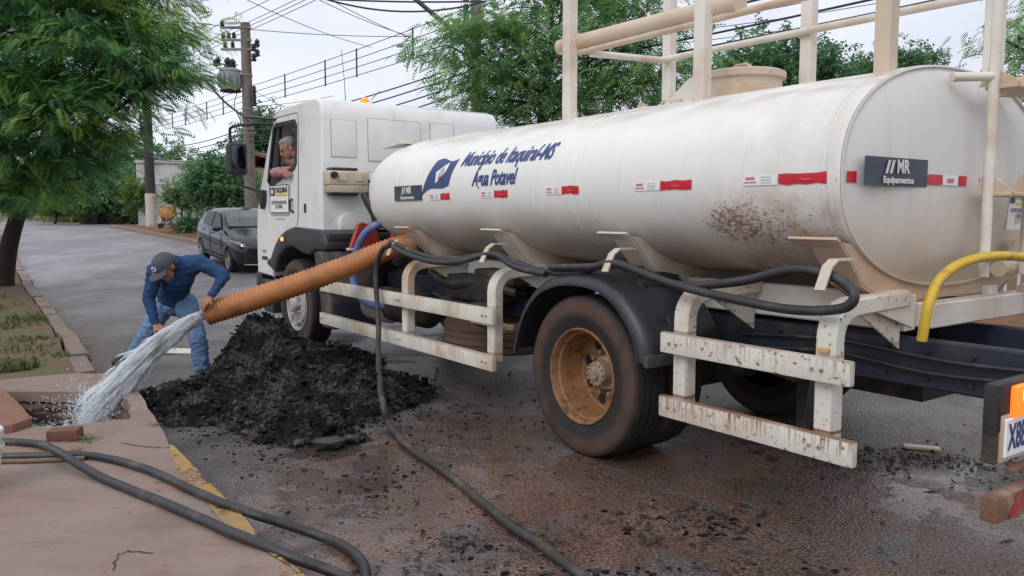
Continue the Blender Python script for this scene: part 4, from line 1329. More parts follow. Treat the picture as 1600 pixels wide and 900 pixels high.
for y_, z_, x0_, x1_ in ((0.485, 0.845, -2.5, -0.7), (0.490, 0.775, -2.3, -0.8)):
    MB().tube(rings_smooth([(x0_, y_, z_), (x0_ * .7 + x1_ * .3, y_ + .01, z_ - .02), (x0_ * .35 + x1_ * .65, y_ + .006, z_ + .012), (x1_, y_, z_ - .03)], 6), 0.011, 8).build('air_line', M['rubber_hose'], TR)
for k in range(6):
    for z_ in (0.72, 0.86):
        MB().cone((-2.05 + 0.22 * k, 0.464, z_), (-2.05 + 0.22 * k, 0.482, z_), 0.014, 0.012, 6).build('rail_bolt', M['under'], TR, smooth=0)
MB().lathe([(0.001, -0.09), (0.08, -0.085), (0.09, -0.02), (0.10, 0.0), (0.09, 0.02), (0.08, 0.085), (0.001, 0.09)], 18, (-0.62, 0.40, 0.62), 'X').build('brake_chamber', M['under'], TR)

# ---- black plastic rear mudguards
def rear_fender(sg):
    m = MB()
    pts = [(0.72, 0.60), (0.66, 0.78), (0.56, 0.95), (0.40, 1.085), (0.20, 1.155), (0.0, 1.172), (-0.20, 1.155), (-0.38, 1.08), (-0.52, 0.95), (-0.60, 0.82), (-0.625, 0.70)]
    P = [Vector((a, 0, b)) for a, b in pts]
    P = rings_smooth(P, 4)
    sec = [(0.62, -0.004), (0.62, 0.012), (0.80, 0.012), (0.82, 0.028), (0.98, 0.028), (1.00, 0.012), (1.16, 0.008), (1.215, -0.005), (1.245, -0.03), (1.252, -0.058), (1.262, -0.060), (1.262, -0.072), (1.238, -0.070), (1.225, -0.045), (1.20, -0.022), (1.14, -0.006)]
    vs, fs = [], []
    n = len(P)
    for i, p in enumerate(P):
        t = (P[min(i + 1, n - 1)] - P[max(i - 1, 0)]).normalized()
        nn = Vector((t.z, 0, -t.x))
        if nn.dot(p - Vector((0.05, 0, 0.5))) < 0: nn = -nn
        for yy, hh in sec:
            rib = 0.012 * math.sin(i * 0.9) if 0.7 < yy < 1.1 and hh > 0.011 else 0
            vs.append((p.x + nn.x * (hh + rib), yy * sg, p.z + nn.z * (hh + rib)))
    q = len(sec)
    for i in range(n - 1):
        for k in range(q):
            fs.append((i * q + k, i * q + (k + 1) % q, (i + 1) * q + (k + 1) % q, (i + 1) * q + k))
    fs += [tuple(range(q)), tuple((n - 1) * q + k for k in reversed(range(q)))]
    m.add(vs, fs)
    f = m.build('rear_mudguard', M['plastic'], TR, smooth=40)
    MB().box((-0.625, 0.93 * sg, 0.705), (0.045, 0.66, 0.07)).build('mudguard_lip', M['dusty_plastic'], f, bevel=0.012)
    b = MB()
    for k, x in enumerate((-0.40, -0.30, -0.20)):
        b.sweep([(x, 0.66 * sg, 1.10 + 0.05 * k), (x, 0.80 * sg, 1.13 + 0.045 * k), (x + 0.05, 1.0 * sg, 1.125 + 0.03 * k)], SQ(0.04, 0.03))
    b.build('mudguard_rib', M['plastic'], f, smooth=30)
rear_fender(1); rear_fender(-1)

# ---- things slung under the frame
MB().lathe([(0.001, -0.5), (0.12, -0.49), (0.165, -0.45), (0.17, 0.45), (0.12, 0.49), (0.001, 0.5)], 24, (3.15, 0.78, 0.64), 'X').build('air_tank', M['under'], TR, smooth=40)
MB().lathe([(0.001, -0.26), (0.14, -0.25), (0.155, -0.2), (0.155, -0.02), (0.150, 0.0), (0.155, 0.02), (0.155, 0.2), (0.14, 0.25), (0.001, 0.26)], 22, (3.62, 0.80, 0.60), 'X').build('filter_can', M['rim_white'], TR, smooth=40)
MB().box((2.15, 0.60, 0.90), (0.9, 0.25, 0.22)).box((1.75, 0.55, 1.02), (0.6, 0.3, 0.12)).build('valve_box', M['under'], TR, bevel=0.03, seg=2)
m = MB()
m.tube(rings_smooth([(2.9, 0.62, 0.98), (2.4, 0.70, 0.92), (1.9, 0.66, 0.96), (1.5, 0.6, 0.90)], 5), 0.055, 10)
m.tube(rings_smooth([(2.7, 0.7, 0.80), (2.2, 0.75, 0.74), (1.7, 0.7, 0.78)], 5), 0.04, 8)
m.build('air_hose', M['rubber_hose'], TR)
sp = group_part('spare_wheel', TR, (1.80, 0.55, 0.53), (math.pi / 2, 0, 0))
MB().lathe(tyre_prof(0.52, 0.26, 0.30), 48).build('tyre', M['dusty_tyre'], sp, smooth=40)
MB().lathe([(0.306, 0.08), (0.30, 0.10), (0.27, 0.06), (0.26, -0.03), (0.15, -0.05), (0.001, -0.05)], 40).build('rim', M['rim_rust'], sp, smooth=30)
MB().box((1.35, 0.98, 0.685), (0.55, 0.05, 0.04)).build('spare_carrier', M['rail_dirty'], TR, bevel=0.006, seg=1)
MB().cone((1.44, 0.62, 0.90), (1.30, 0.66, 0.90), 0.035, 0.03, 10).build('valve_cap', M['car_glass'], TR)

# ---- top walkway: posts, rails, stowed pipe, manhole
for x in (0.92, -0.38, -1.585):
    MB().box((x, 0.55, 2.95), (0.085, 0.085, 1.56)).build('walkway_post', M['rail'] if x > -1 else M['rail_dirty'], TR, bevel=0.006, seg=1)
for x in (0.85, -0.45, -1.66):
    MB().box((x, -0.45, 2.93), (0.085, 0.085, 1.5)).build('walkway_post', M['rail'], TR, bevel=0.006, seg=1)
MB().tube([(0.88, 0.49, 2.77), (-1.9, 0.49, 2.765)], 0.024, 12).build('hand_rail', M['rail_dirty'], TR)
MB().tube([(0.86, -0.39, 2.81), (-1.62, -0.39, 2.79)], 0.026, 12).build('hand_rail', M['rail'], TR)
MB().tube([(0.76, 0.48, 2.745), (0.83, -0.40, 2.80)], 0.026, 12).build('hand_rail', M['rail'], TR)
for yy, zz in ((0.49, 3.4), (-0.39, 3.4)):
    MB().tube([(0.88, yy, zz), (-1.66, yy, zz)], 0.026, 12).build('hand_rail', M['rail'], TR)
m = MB()
m.tube([(1.13, 0.475, 2.85), (1.05, 0.475, 2.85), (-0.48, 0.475, 2.835), (-0.54, 0.475, 2.835), (-0.55, 0.475, 2.835), (-0.60, 0.475, 2.834)], 0.06, 20, scale=[0.97, 1, 1, 1, 1.15, 1.15])
m.build('stowed_pipe', M['rail_dirty'], TR, smooth=40)
for x in (0.90, -0.38):
    MB().tube([(x + .01, 0.475 + 0.075 * math.cos(a), 2.835 + 0.075 * math.sin(a)) for a in np.linspace(0, 2 * math.pi, 14)[:-1]], 0.006, 6, closed=True, up=(1, 0, 0)).build('pipe_strap', M['rail_dirty'], TR)
m = MB()
m.lathe([(0.26, 2.26), (0.26, 2.455), (0.285, 2.46), (0.285, 2.50), (0.26, 2.512), (0.001, 2.515)], 36, (-0.24, -0.02, 0), 'Z')
mh = m.build('manhole', M['rail_dirty'], TR, smooth=30)
MB().tube([(-0.16, 0.0, 2.51), (-0.15, 0.0, 2.545), (-0.20, 0.0, 2.565), (-0.28, 0.0, 2.565), (-0.32, 0.0, 2.545), (-0.32, 0.0, 2.51)], 0.010, 8).build('lid_handle', M['rail_dirty'], mh)
MB().prism([(0.36, 2.29), (0.05, 2.50), (0.0, 2.50), (0.0, 2.36), (0.12, 2.29)], lambda u, v, d: (u, 0.16 + d, v), 0, 0.03).build('hinge_plate', M['rail'], mh, smooth=0)
MB().box((0.16, 0.19, 2.345), (0.10, 0.06, 0.035)).build('latch', M['rail_dirty'], mh, bevel=0.005, seg=1)
for x in (0.36, 0.60):
    m = MB(); m.lathe([(0.012, -0.02), (0.035, -0.02), (0.035, 0.02), (0.012, 0.02), (0.012, -0.02)], 16, (x, 0.10, 2.355), 'Y'); m.box((x, 0.10, 2.325), (0.07, 0.04, 0.035))
    m.build('lifting_lug', M['rail_dirty'], TR, smooth=30)
MB().tube([(-1.2, -0.78, 2.30), (-2.2, -0.74, 2.32), (-2.21, -0.74, 2.32), (-2.3, -0.74, 2.32)], 0.055, 16, scale=[1, 1, 1.2, 1.2]).build('suction_pipe', M['rail_dirty'], TR)
# ladder on the rear end
ld = group_part('ladder', TR)
for y, mt in ((0.005, 'rail'), (-0.475, 'rail')):
    MB().tube([(-1.87, y, 1.22), (-1.87, y, 3.2)], 0.027, 14).build('ladder_rail', M[mt], ld)
MB().tube([(-1.76, 0.22, 2.255), (-1.87, 0.01, 2.265)], 0.024, 12).build('stand_off', M['rail'], ld)
MB().tube([(-1.76, -0.30, 2.22), (-1.87, -0.46, 2.22)], 0.024, 12).build('stand_off', M['rail'], ld)
for zt in (2.21, 1.655):
    MB().box((-1.90, -0.235, zt), (0.16, 0.46, 0.022)).build('step', M['rail_dirty'], ld, bevel=0.004, seg=1)
    for y in (-0.015, -0.45):
        MB().prism([(-1.79, zt + 0.01), (-2.0, zt + 0.01), (-1.84, zt + 0.12)], lambda u, v, d: (u, y + d, v), -0.006, 0.006).build('step_gusset', M['rail_dirty'], ld, smooth=0)
for zt in (1.40, 1.93, 2.48, 2.75):
    MB().tube([(-1.87, 0.005, zt), (-1.87, -0.475, zt)], 0.014, 10).build('rung', M['rail_dirty'], ld) if zt > 2.9 else None

# ---- tail: lamp bar, plate, striped bumper
MB().box((-2.68, 0.55, 0.94), (0.06, 2.30, 0.06)).build('tail_bar', M['under'], TR, bevel=0.01)
lb = group_part('tail_lamp', TR)
MB().box((-2.735, 1.66, 0.945), (0.045, 0.44, 0.16)).build('lamp_housing', M['under'], lb, bevel=0.012)
MB().box((-2.770, 1.70, 0.965), (0.025, 0.20, 0.100)).build('lamp_lens', M['amber_lit'], lb, bevel=0.010)
MB().sphere((-2.782, 1.735, 0.985), 0.032, 12, 8, (0.3, 1, 1)).build('lamp_bulb', M['lamp_core'], lb)
lp = MB().box((-2.765, 1.64, 0.850), (0.010, 0.40, 0.125)).build('licence_plate', M['print_white'], TR, bevel=0.004, seg=1)
MB().box((-2.755, 1.64, 0.85), (0.014, 0.425, 0.148)).build('plate_frame', M['rail_dirty'], lp)
MB().box((-2.735, 1.865, 0.87), (0.045, 0.015, 0.20)).build('plate_bracket', M['under'], TR, bevel=0.004, seg=1)
v_, f_ = text_geo('X8B', 0.118, 0.0, 0.002, align='LEFT', squeeze=0.62)
MB().add([(-2.7725, 1.825 - u, 0.850 + v) for u, v in v_], f_).build('lettering', M['navy'], lp, smooth=0, recalc=False)
bp = MB().box((-2.735, 0.40, 0.615), (0.055, 2.90, 0.085)).build('rear_bumper', M['bumper_rust'], TR, bevel=0.01)
for k in range(8):
    y0 = 1.78 - k * 0.12
    MB().add([(-2.766, y0, 0.574), (-2.766, y0 - 0.12, 0.574), (-2.766, y0 - 0.18, 0.656), (-2.766, y0 - 0.06, 0.656)], [(0, 1, 2, 3)]).build('bumper_stripe', M['dirty_red'] if k % 2 == 0 else M['dirty_white'], bp, smooth=0)
MB().box((-2.74, 1.58, 0.722), (0.03, 0.30, 0.022)).build('side_marker', M['bumper_rust'], bp, bevel=0.008)
MB().box((-2.45, 0.42, 0.72), (0.08, 0.08, 0.22)).box((-2.45, -0.42, 0.72), (0.08, 0.08, 0.22)).build('bumper_bracket', M['under'], TR)

# ================================================================ the cab
def cab_prism(poly, y, bev, seg=4, name='cab_body', mat=None, top_taper=0.0):
    m = MB()
    m.prism(poly, lambda u, v, q: (u, q, v), -y, y)
    me = bpy.data.meshes.new(name)
    me.from_pydata([tuple(v) for v in m.v], [], m.f)
    bm = bmesh.new(); bm.from_mesh(me)
    bmesh.ops.recalc_face_normals(bm, faces=bm.faces)
    if bev:
        es = [e for e in bm.edges if abs(abs(e.verts[0].co.y) - y) < 1e-4 and abs(e.verts[0].co.y - e.verts[1].co.y) < 1e-4]
        es = [e for e in es if min(e.verts[0].co.z, e.verts[1].co.z) > 1.25 or True]
        bmesh.ops.bevel(bm, geom=es, offset=bev, segments=seg, profile=0.55, affect='EDGES', clamp_overlap=True)
    if top_taper:
        for v in bm.verts:
            if v.co.z > 1.7: v.co.y *= 1 - top_taper * (v.co.z - 1.7)
    bm.to_mesh(me); bm.free()
    o = bpy.data.objects.new(name, me)
    COL.objects.link(o)
    if mat: me.materials.append(mat)
    return o
arch = [(5.1 + 0.875 * math.cos(a), 0.52 + 0.875 * math.sin(a)) for a in np.linspace(R(17), R(88), 9)]
outline = [(4.33, 1.375), (4.33, 2.60), (4.345, 2.70), (4.40, 2.765), (4.52, 2.80), (5.45, 2.80), (5.68, 2.775), (5.83, 2.69), (6.05, 2.36), (6.36, 1.78), (6.45, 1.60), (6.50, 1.25), (6.50, 0.80), (5.96, 0.78)] + arch
outline = outline[::-1]
cab = cab_prism(outline, 1.155, 0.085, 5, 'cab_body', M['cab'], 0.020)
inner = [(4.40, 1.45), (4.40, 2.66), (4.55, 2.73), (5.55, 2.72), (5.78, 2.62), (6.28, 1.78), (6.38, 1.5), (6.38, 1.45)][::-1]
ci = cab_prism(inner, 1.10, 0.03, 2, 'cut_inner', None, 0.020)
win = [(5.80, 2.575), (5.72, 2.615), (5.10, 2.605), (5.055, 2.56), (5.075, 2.13), (5.13, 2.085), (5.90, 1.905), (6.01, 1.95)]
cw = cab_prism(win, 1.6, 0, 0, 'cut_window')
ws = MB()
ws.prism([(-0.98, 1.80), (0.98, 1.80), (0.90, 2.60), (-0.90, 2.60)], lambda u, v, q: (6.36 - (v - 1.80) * 0.60 + q, u, v), -0.16, 0.3)
cs_ = ws.build('cut_windscreen', None, None, smooth=0)
modified(cab, [('BOOLEAN', {'operation': 'DIFFERENCE', 'object': ci, 'solver': 'EXACT'}),
               ])
modified(cab, [('BOOLEAN', {'operation': 'DIFFERENCE', 'object': cw, 'solver': 'EXACT'})])
modified(cab, [('BOOLEAN', {'operation': 'DIFFERENCE', 'object': cs_, 'solver': 'EXACT'})])
for o in (ci, cw, cs_): drop(o)
if not cab.data.materials: cab.data.materials.append(M['cab'])
for p in cab.data.polygons: p.material_index = 0
cab.data.polygons.foreach_set('use_smooth', [True] * len(cab.data.polygons))
cab.data.set_sharp_from_angle(angle=R(32))
cab.parent = TR
def ysurf(z): return 1.155 * (1 - 0.020 * max(0, z - 1.7))

def outline_strip(poly, fn, w, th):
    """a thin frame along a closed outline"""
    m = MB()
    m.sweep([fn(u, v) for u, v in poly], [(-w / 2, -th / 2), (w / 2, -th / 2), (w / 2, th / 2), (-w / 2, th / 2)], up=(0, 1, 0), closed=True)
    return m
# door seam, window rubber, glazing bar
door_pts = [(5.93, 2.60), (5.02, 2.66), (4.985, 2.60), (5.0, 1.60), (5.02, 1.42)]
for sg in (1, -1):
    outline_strip([(a, b) for a, b in win], lambda u, v: (u, sg * (ysurf(v) - 0.004), v), 0.05, 0.03).build('window_rubber', M['plastic'], TR, smooth=30)
    MB().bar((5.74, sg * 1.115, 1.95), (5.66, sg * 1.11, 2.60), 0.035, 0.03).build('glazing_bar', M['plastic'], TR, smooth=0)
    MB().tube([(u, sg * (ysurf(v) + 0.002), v) for u, v in ((6.02, 2.36), (5.86, 2.655), (5.70, 2.705), (5.03, 2.70), (4.99, 2.62), (5.0, 1.95), (5.02, 1.50), (5.06, 1.42))], 0.005, 6).build('door_seam', M['steel'], TR)
    MB().prism([(5.74, 1.93), (6.0, 1.95), (5.82, 2.57), (5.67, 2.60)], lambda u, v, q: (u, sg * (1.125 + q), v), 0, 0.006).build('quarter_glass', M['glass'], TR, smooth=0)
MB().prism([(-0.97, 1.81), (0.97, 1.81), (0.89, 2.59), (-0.89, 2.59)], lambda u, v, q: (6.33 - (v - 1.80) * 0.60 + q, u, v), 0, 0.008).build('windscreen', M['glass'], TR, smooth=0)
# dark trim in the cab
m = MB()
m.box((6.20, 0, 1.72), (0.35, 2.1, 0.18)); m.box((4.75, 0.55, 1.62), (0.5, 0.55, 0.2)); m.box((4.53, 0.55, 2.0), (0.14, 0.52, 0.75)); m.box((4.75, -0.55, 1.62), (0.5, 0.55, 0.2)); m.box((4.53, -0.55, 2.0), (0.14, 0.52, 0.75))
m.build('seats', M['black'], TR, bevel=0.04, seg=2)
MB().box((5.1, 0, 2.705), (1.1, 2.0, 0.02)).box((4.415, 0, 2.1), (0.02, 2.0, 1.2)).build('cab_lining', M['black'], TR, smooth=0)
MB().tube([(5.72 + 0.10 * math.cos(a), 0.55 + 0.22 * math.sin(a), 1.92 + 0.18 * math.cos(a)) for a in np.linspace(0, 2 * math.pi, 25)[:-1]], 0.015, 8, closed=True, up=(1, 0, 0)).build('steering_wheel', M['plastic'], TR)

# pressed panels on the back wall, cab vents
def panel(y0, y1, z0, z1, step=0.012):
    m = MB()
    m.box((4.329, (y0 + y1) / 2, (z0 + z1) / 2), (0.016, abs(y1 - y0), abs(z1 - z0)))
    m.build('pressed_panel', M['cab'], TR, bevel=0.006, seg=2)
    m = MB()
    m.tube([(4.327, y0, z0), (4.327, y1, z0), (4.327, y1, z1), (4.327, y0, z1)], 0.0045, 6, closed=True, up=(1, 0, 0))
    m.build('panel_seam', M['steel'], TR, smooth=0)
panel(1.03, 0.745, 2.17, 2.565)
panel(0.60, -0.05, 2.14, 2.60)
panel(-0.185, -0.50, 2.14, 2.60)
panel(0.60, -0.05, 1.60, 2.02)
MB().box((4.32, 0.50, 1.93), (0.03, 0.14, 0.06)).build('vent', M['cab'], TR, bevel=0.012)
# bulge for the tunnel, low on the back wall
m = MB()
m.prism([(0.97, 1.38), (0.97, 1.50), (0.90, 1.57), (0.80, 1.60), (0.2, 1.60), (0.2, 1.38)], lambda u, v, q: (4.33 - q, u, v), -0.02, 0.07)
m.build('lower_bulge', M['cab'], TR, bevel=0.02, seg=2)
# expansion tank with its cap, brackets and hose
et = group_part('expansion_tank', TR)
MB().box((4.225, 0.915, 1.935), (0.17, 0.47, 0.155)).build('reservoir', M['tank_plastic'], et, bevel=0.03, seg=3)
MB().box((4.225, 0.915, 1.82), (0.165, 0.45, 0.085)).build('reservoir', M['tank_plastic'], et, bevel=0.022, seg=3)
for y in (0.80, 0.99):
    MB().box((4.135, y, 1.945), (0.012, 0.09, 0.085)).build('recess', M['rail_dirty'], et, bevel=0.004, seg=1)
MB().cone((4.145, 1.09, 1.965), (4.10, 1.09, 1.965), 0.037, 0.033, 16).build('cap', M['black'], et)
for z in (2.033, 1.765):
    MB().box((4.26, 0.94, z), (0.14, 0.30, 0.03)).build('bracket', M['plastic'], et, bevel=0.006, seg=1)
MB().tube(rings_smooth([(4.15, 0.69, 1.92), (4.10, 0.665, 1.86), (4.14, 0.68, 1.79)], 5), 0.012, 8).build('overflow_hose', M['black'], et)
MB().tube(rings_smooth([(4.18, 0.72, 1.77), (4.14, 0.70, 1.68), (4.10, 0.645, 1.55), (4.10, 0.63, 1.44), (4.12, 0.66, 1.34)], 5), 0.048, 14).build('intake_hose', M['rubber_hose'], TR)
# roof lamp, whip aerial, roof gutter
b_ = MB().lathe([(0.0, 2.90), (0.02, 2.897), (0.045, 2.875), (0.052, 2.85), (0.052, 2.79)], 20, (4.78, 0.42, 0), 'Z').build('roof_beacon', M['amber'], TR)
MB().lathe([(0.0, 2.86), (0.012, 2.86), (0.02, 2.84), (0.05, 2.825), (0.055, 2.79)], 14, (5.30, 0.42, 0), 'Z').build('aerial_base', M['black'], TR)
MB().tube([(5.30, 0.42, 2.84), (5.305, 0.43, 3.15), (5.315, 0.46, 3.52)], 0.004, 6, scale=[1.4, 1, 0.8]).build('aerial', M['black'], TR)
MB().tube([(u, 1.09, v) for u, v in ((5.02, 2.735), (5.5, 2.735), (5.78, 2.69))], 0.012, 8).build('rain_gutter', M['cab'], TR)
# door notice with its lettering
yn = 1.163
dn = MB().box((5.60, yn, 1.735), (0.66, 0.008, 0.335)).build('door_notice', M['print_white'], TR, smooth=0)
bd = MB()
for x, z, w, h in ((5.60, 1.898, 0.66, 0.008), (5.60, 1.572, 0.66, 0.008), (5.274, 1.735, 0.008, 0.335), (5.926, 1.735, 0.008, 0.335)):
    bd.box((x, yn + 0.006, z), (w, 0.005, h))
bd.build('notice_border', M['print_black'], dn, smooth=0)
MB().box((5.82, yn + 0.006, 1.825), (0.155, 0.004, 0.10)).build('notice_emblem', M['print_black'], dn, smooth=0)
MB().prism([(0, 0.04), (0.045, 0), (0, -0.04), (-0.045, 0)], lambda u, v, q: (5.82 + u, yn + 0.009 + q, 1.825 + v), 0, 0.002).build('notice_diamond', M['print_white'], dn, smooth=0)
MB().box((5.515, yn + 0.006, 1.782), (0.40, 0.004, 0.026)).build('notice_bar', M['print_yellow'], dn, smooth=0)
def door_text(body, x, z, size, bold=0.002, mat='print_black', sq=1.0, parent=dn):
    v_, f_ = text_geo(body, size, 0, bold, squeeze=sq)
    MB().add([(x - u, yn + 0.008, z + v) for u, v in v_], f_).build('lettering', M[mat], parent, smooth=0, recalc=False)
door_text('ITAQUIRAÍ', 5.515, 1.835, 0.090, 0.003, sq=0.92)
door_text('SECRETARIA MUNICIPAL', 5.60, 1.69, 0.060, 0.001, sq=0.80)
door_text('DE OBRAS', 5.60, 1.64, 0.060, 0.001, sq=0.9)
MB().box((5.60, yn - 0.002, 1.545), (0.60, 0.004, 0.012)).box((5.60, yn - 0.002, 1.50), (0.30, 0.004, 0.010)).build('pinstripe', M['grey_ink'], dn, smooth=0)
# handles, lower grab, badge
MB().tube([(5.20, 1.15, 1.72), (5.20, 1.185, 1.71), (5.20, 1.185, 1.60), (5.16, 1.15, 1.575)], 0.017, 10).build('grab_handle', M['plastic'], TR)
MB().box((4.80, 1.157, 1.62), (0.055, 0.012, 0.10)).build('door_handle', M['plastic'], TR, bevel=0.005, seg=1)
MB().box((6.20, 1.157, 1.00), (0.20, 0.006, 0.045)).build('lower_badge', M['print_black'], TR, bevel=0.002, seg=1)
MB().box((6.22, 1.157, 1.09), (0.14, 0.004, 0.035)).build('lower_mark', M['pink_ink'], TR, smooth=0)
# mirrors on bent arms
mr = group_part('mirror', TR)
MB().box((6.30, 1.44, 2.24), (0.12, 0.24, 0.40)).build('mirror_housing', M['plastic'], mr, bevel=0.05, seg=3)
MB().box((6.236, 1.44, 2.26), (0.012, 0.17, 0.28)).build('mirror_glass', M['mirror'], mr, bevel=0.02, seg=2)
MB().tube(rings_smooth([(5.83, 1.13, 2.63), (5.95, 1.30, 2.645), (6.22, 1.50, 2.62), (6.28, 1.52, 2.55), (6.30, 1.50, 2.42)], 5), 0.018, 10).build('mirror_arm', M['plastic'], mr)
MB().tube([(5.72, 1.12, 2.69), (5.95, 1.42, 2.72)], 0.018, 10).build('mirror_arm', M['plastic'], mr)
MB().tube(rings_smooth([(6.30, 1.46, 2.06), (6.28, 1.42, 1.93), (6.25, 1.25, 1.86), (6.18, 1.14, 1.84)], 5), 0.016, 10).build('mirror_arm', M['plastic'], mr)
MB().prism([(-0.09, 0.07), (0.09, 0.07), (0.06, -0.08), (0.0, -0.17), (-0.07, -0.08)], lambda u, v, q: (6.16 + u, 1.15 + q, 1.78 + v), 0, 0.06).build('mirror_foot', M['plastic'], mr, bevel=0.015)
mr2 = group_part('mirror', TR)
MB().box((6.30, -1.44, 2.24), (0.12, 0.24, 0.40)).build('mirror_housing', M['plastic'], mr2, bevel=0.05, seg=3)
MB().tube(rings_smooth([(5.83, -1.13, 2.63), (6.22, -1.50, 2.62), (6.30, -1.50, 2.42)], 5), 0.018, 10).build('mirror_arm', M['plastic'], mr2)

# front mudguards, flaps, bumper, step
for sg in (1, -1):
    top = [(5.96, 0.93), (5.93, 1.0)] + [(5.1 + 0.865 * math.cos(a), 0.52 + 0.865 * math.sin(a)) for a in np.linspace(R(36), R(88), 8)] + [(4.75, 1.39), (4.25, 1.385), (4.12, 1.345), (4.08, 1.26), (4.08, 1.17), (4.40, 1.165), (4.58, 1.10)]
    low = [(5.1 + 0.66 * math.cos(a), 0.52 + 0.66 * math.sin(a)) for a in np.linspace(R(112), R(30), 8)]
    m = MB(); m.prism((top + low)[::-1], lambda u, v, q: (u, sg * q, v), 0.66, 1.225)
    f = m.build('front_mudguard', M['plastic'], TR, bevel=0.045, seg=3, bang=55)
    m = MB()
    m.prism([(4.52, 1.165), (4.10, 1.165), (4.06, 0.75), (4.08, 0.34), (4.32, 0.34), (4.36, 0.70)], lambda u, v, q: (u, sg * q, v), 0.62, 1.19)
    m.build('mud_flap', M['dusty_plastic'], TR, bevel=0.03, seg=2)
    MB().box((4.04, sg * 0.90, 0.48), (0.03, 0.56, 0.28)).build('flap_panel', M['plastic'], TR, bevel=0.01)
    MB().box((5.33, sg * 1.222, 1.262), (0.13, 0.022, 0.075)).build('side_lamp', M['plastic'], TR, bevel=0.01)
    MB().box((5.34, sg * 1.236, 1.262), (0.085, 0.012, 0.052)).build('side_lamp_lens', M['amber_lit'], TR, bevel=0.008)
    MB().box((5.33, sg * 1.243, 1.262), (0.035, 0.006, 0.03)).build('side_lamp_bulb', M['lamp_core'], TR, bevel=0.003, seg=1)
    m = MB()
    m.box((6.25, sg * 1.02, 0.63), (0.60, 0.22, 0.20)); m.box((6.16, sg * 1.06, 0.40), (0.34, 0.16, 0.18)); m.box((5.97, sg * 1.06, 0.70), (0.08, 0.14, 0.46))
    m.build('cab_step', M['plastic'], TR, bevel=0.02)
MB().box((6.52, 0, 0.60), (0.18, 2.3, 0.42)).build('front_bumper', M['plastic'], TR, bevel=0.05, seg=3)
MB().box((6.50, 0, 1.15), (0.03, 1.7, 0.42)).build('grille', M['black'], TR, bevel=0.01)
MB().box((4.9, 0, 1.0), (1.7, 0.7, 0.5)).box((4.22, 0, 1.15), (0.35, 0.8, 0.35)).build('engine', M['under'], TR, bevel=0.03)
MB().box((4.22, 0.62, 1.315), (0.30, 1.15, 0.07)).build('frame_cover', M['plastic'], TR, bevel=0.01)

# red wheel-chock stands behind the cab
for (y, x, k) in ((0.86, 3.92, 1.0), (0.45, 3.86, 0.95)):
    m = MB()
    q = [(-0.19, 0.0), (0.19, 0.0), (0.085, 0.27 * k), (0.03, 0.285 * k), (-0.02, 0.26 * k), (-0.085, 0.285 * k)]
    m.prism(q, lambda u, v, d: (x - d, y + u, 1.185 + v), 0, 0.06)
    rs = m.build('chock_holder', M['red_paint'], TR, bevel=0.008, seg=1)
    MB().box((x - 0.035, y, 1.190), (0.085, 0.40, 0.022)).build('holder_base', M['rail'], rs, smooth=0)
    MB().tube([(x - 0.066, y - 0.03, 1.33), (x - 0.07, y, 1.345), (x - 0.066, y + 0.035, 1.33)], 0.008, 6).build('holder_ring', M['rail'], rs)

# ================================================================ hoses and loose things
def TL(x, y, z):
    """truck frame to world"""
    return Vector((1.422, 5.765, 0.000)) + FW * x - CR * y + Vector((0, 0, z))

def single(o, label, cat, group=None):
    rebase(o); return tag(o, label, cat, group)

# -- big orange corrugated discharge hose: from the tank outlet to the worker's hands
HEND = Vector((-2.823, 7.330, 0.638))
HTOP = TL(2.96, 1.0, 1.235)
path = rings_smooth([TL(2.70, 0.78, 1.29), HTOP] + [HEND.lerp(HTOP, k) + Vector((0, 0, -0.10 * k * (1 - k))) for k in (0.75, 0.5, 0.22)] + [HEND], 46)
oh = thing('discharge_hose', 'fat orange corrugated hose gushing water in the worker\'s hands', 'hose', tuple(HEND))
m = MB()
sc_ = []
for i in range(len(path)):
    sc_.append(1.0 + (0.055 if (i % 4) in (0, 1) else -0.03))
pp = [p - HEND for p in path]
m.tube(pp, 0.108, 20, scale=[q * (1.0 - 0.12 * (1 - i / len(pp))) for i, q in enumerate(sc_)])
m.f = m.f[:-1]      # open at the mouth
m.build('corrugated_tube', M['orange_hose'], oh, smooth=50)
d = (path[-4] - path[-1]).normalized()
m = MB(); m.tube([Vector((0, 0, 0)) + d * 0.005, d * 0.5], 0.094, 20)
m.f = m.f[:-2]
m.build('tube_lining', M['black'], oh, smooth=50)
m = MB(); m.tube([pp[2], pp[2].lerp(pp[40], 0.12), pp[2].lerp(pp[40], 0.2)], 0.124, 20)
m.build('clamp_collar', M['under'], oh)

def hose(name, pts, r, mat, label, n=12, step=10, cat='hose', group=None):
    P_ = rings_smooth(pts, step)
    P_ = [p + Vector((noise.noise(p * 4.3), noise.noise(p * 4.3 + Vector((7, 1, 0))), 0.25 * noise.noise(p * 3 + Vector((0, 5, 0))))) * min(0.007, 0.28 * r) for p in P_]
    return single(MB().tube(P_, r, n).build(name, mat, smooth=50), label, cat, group)
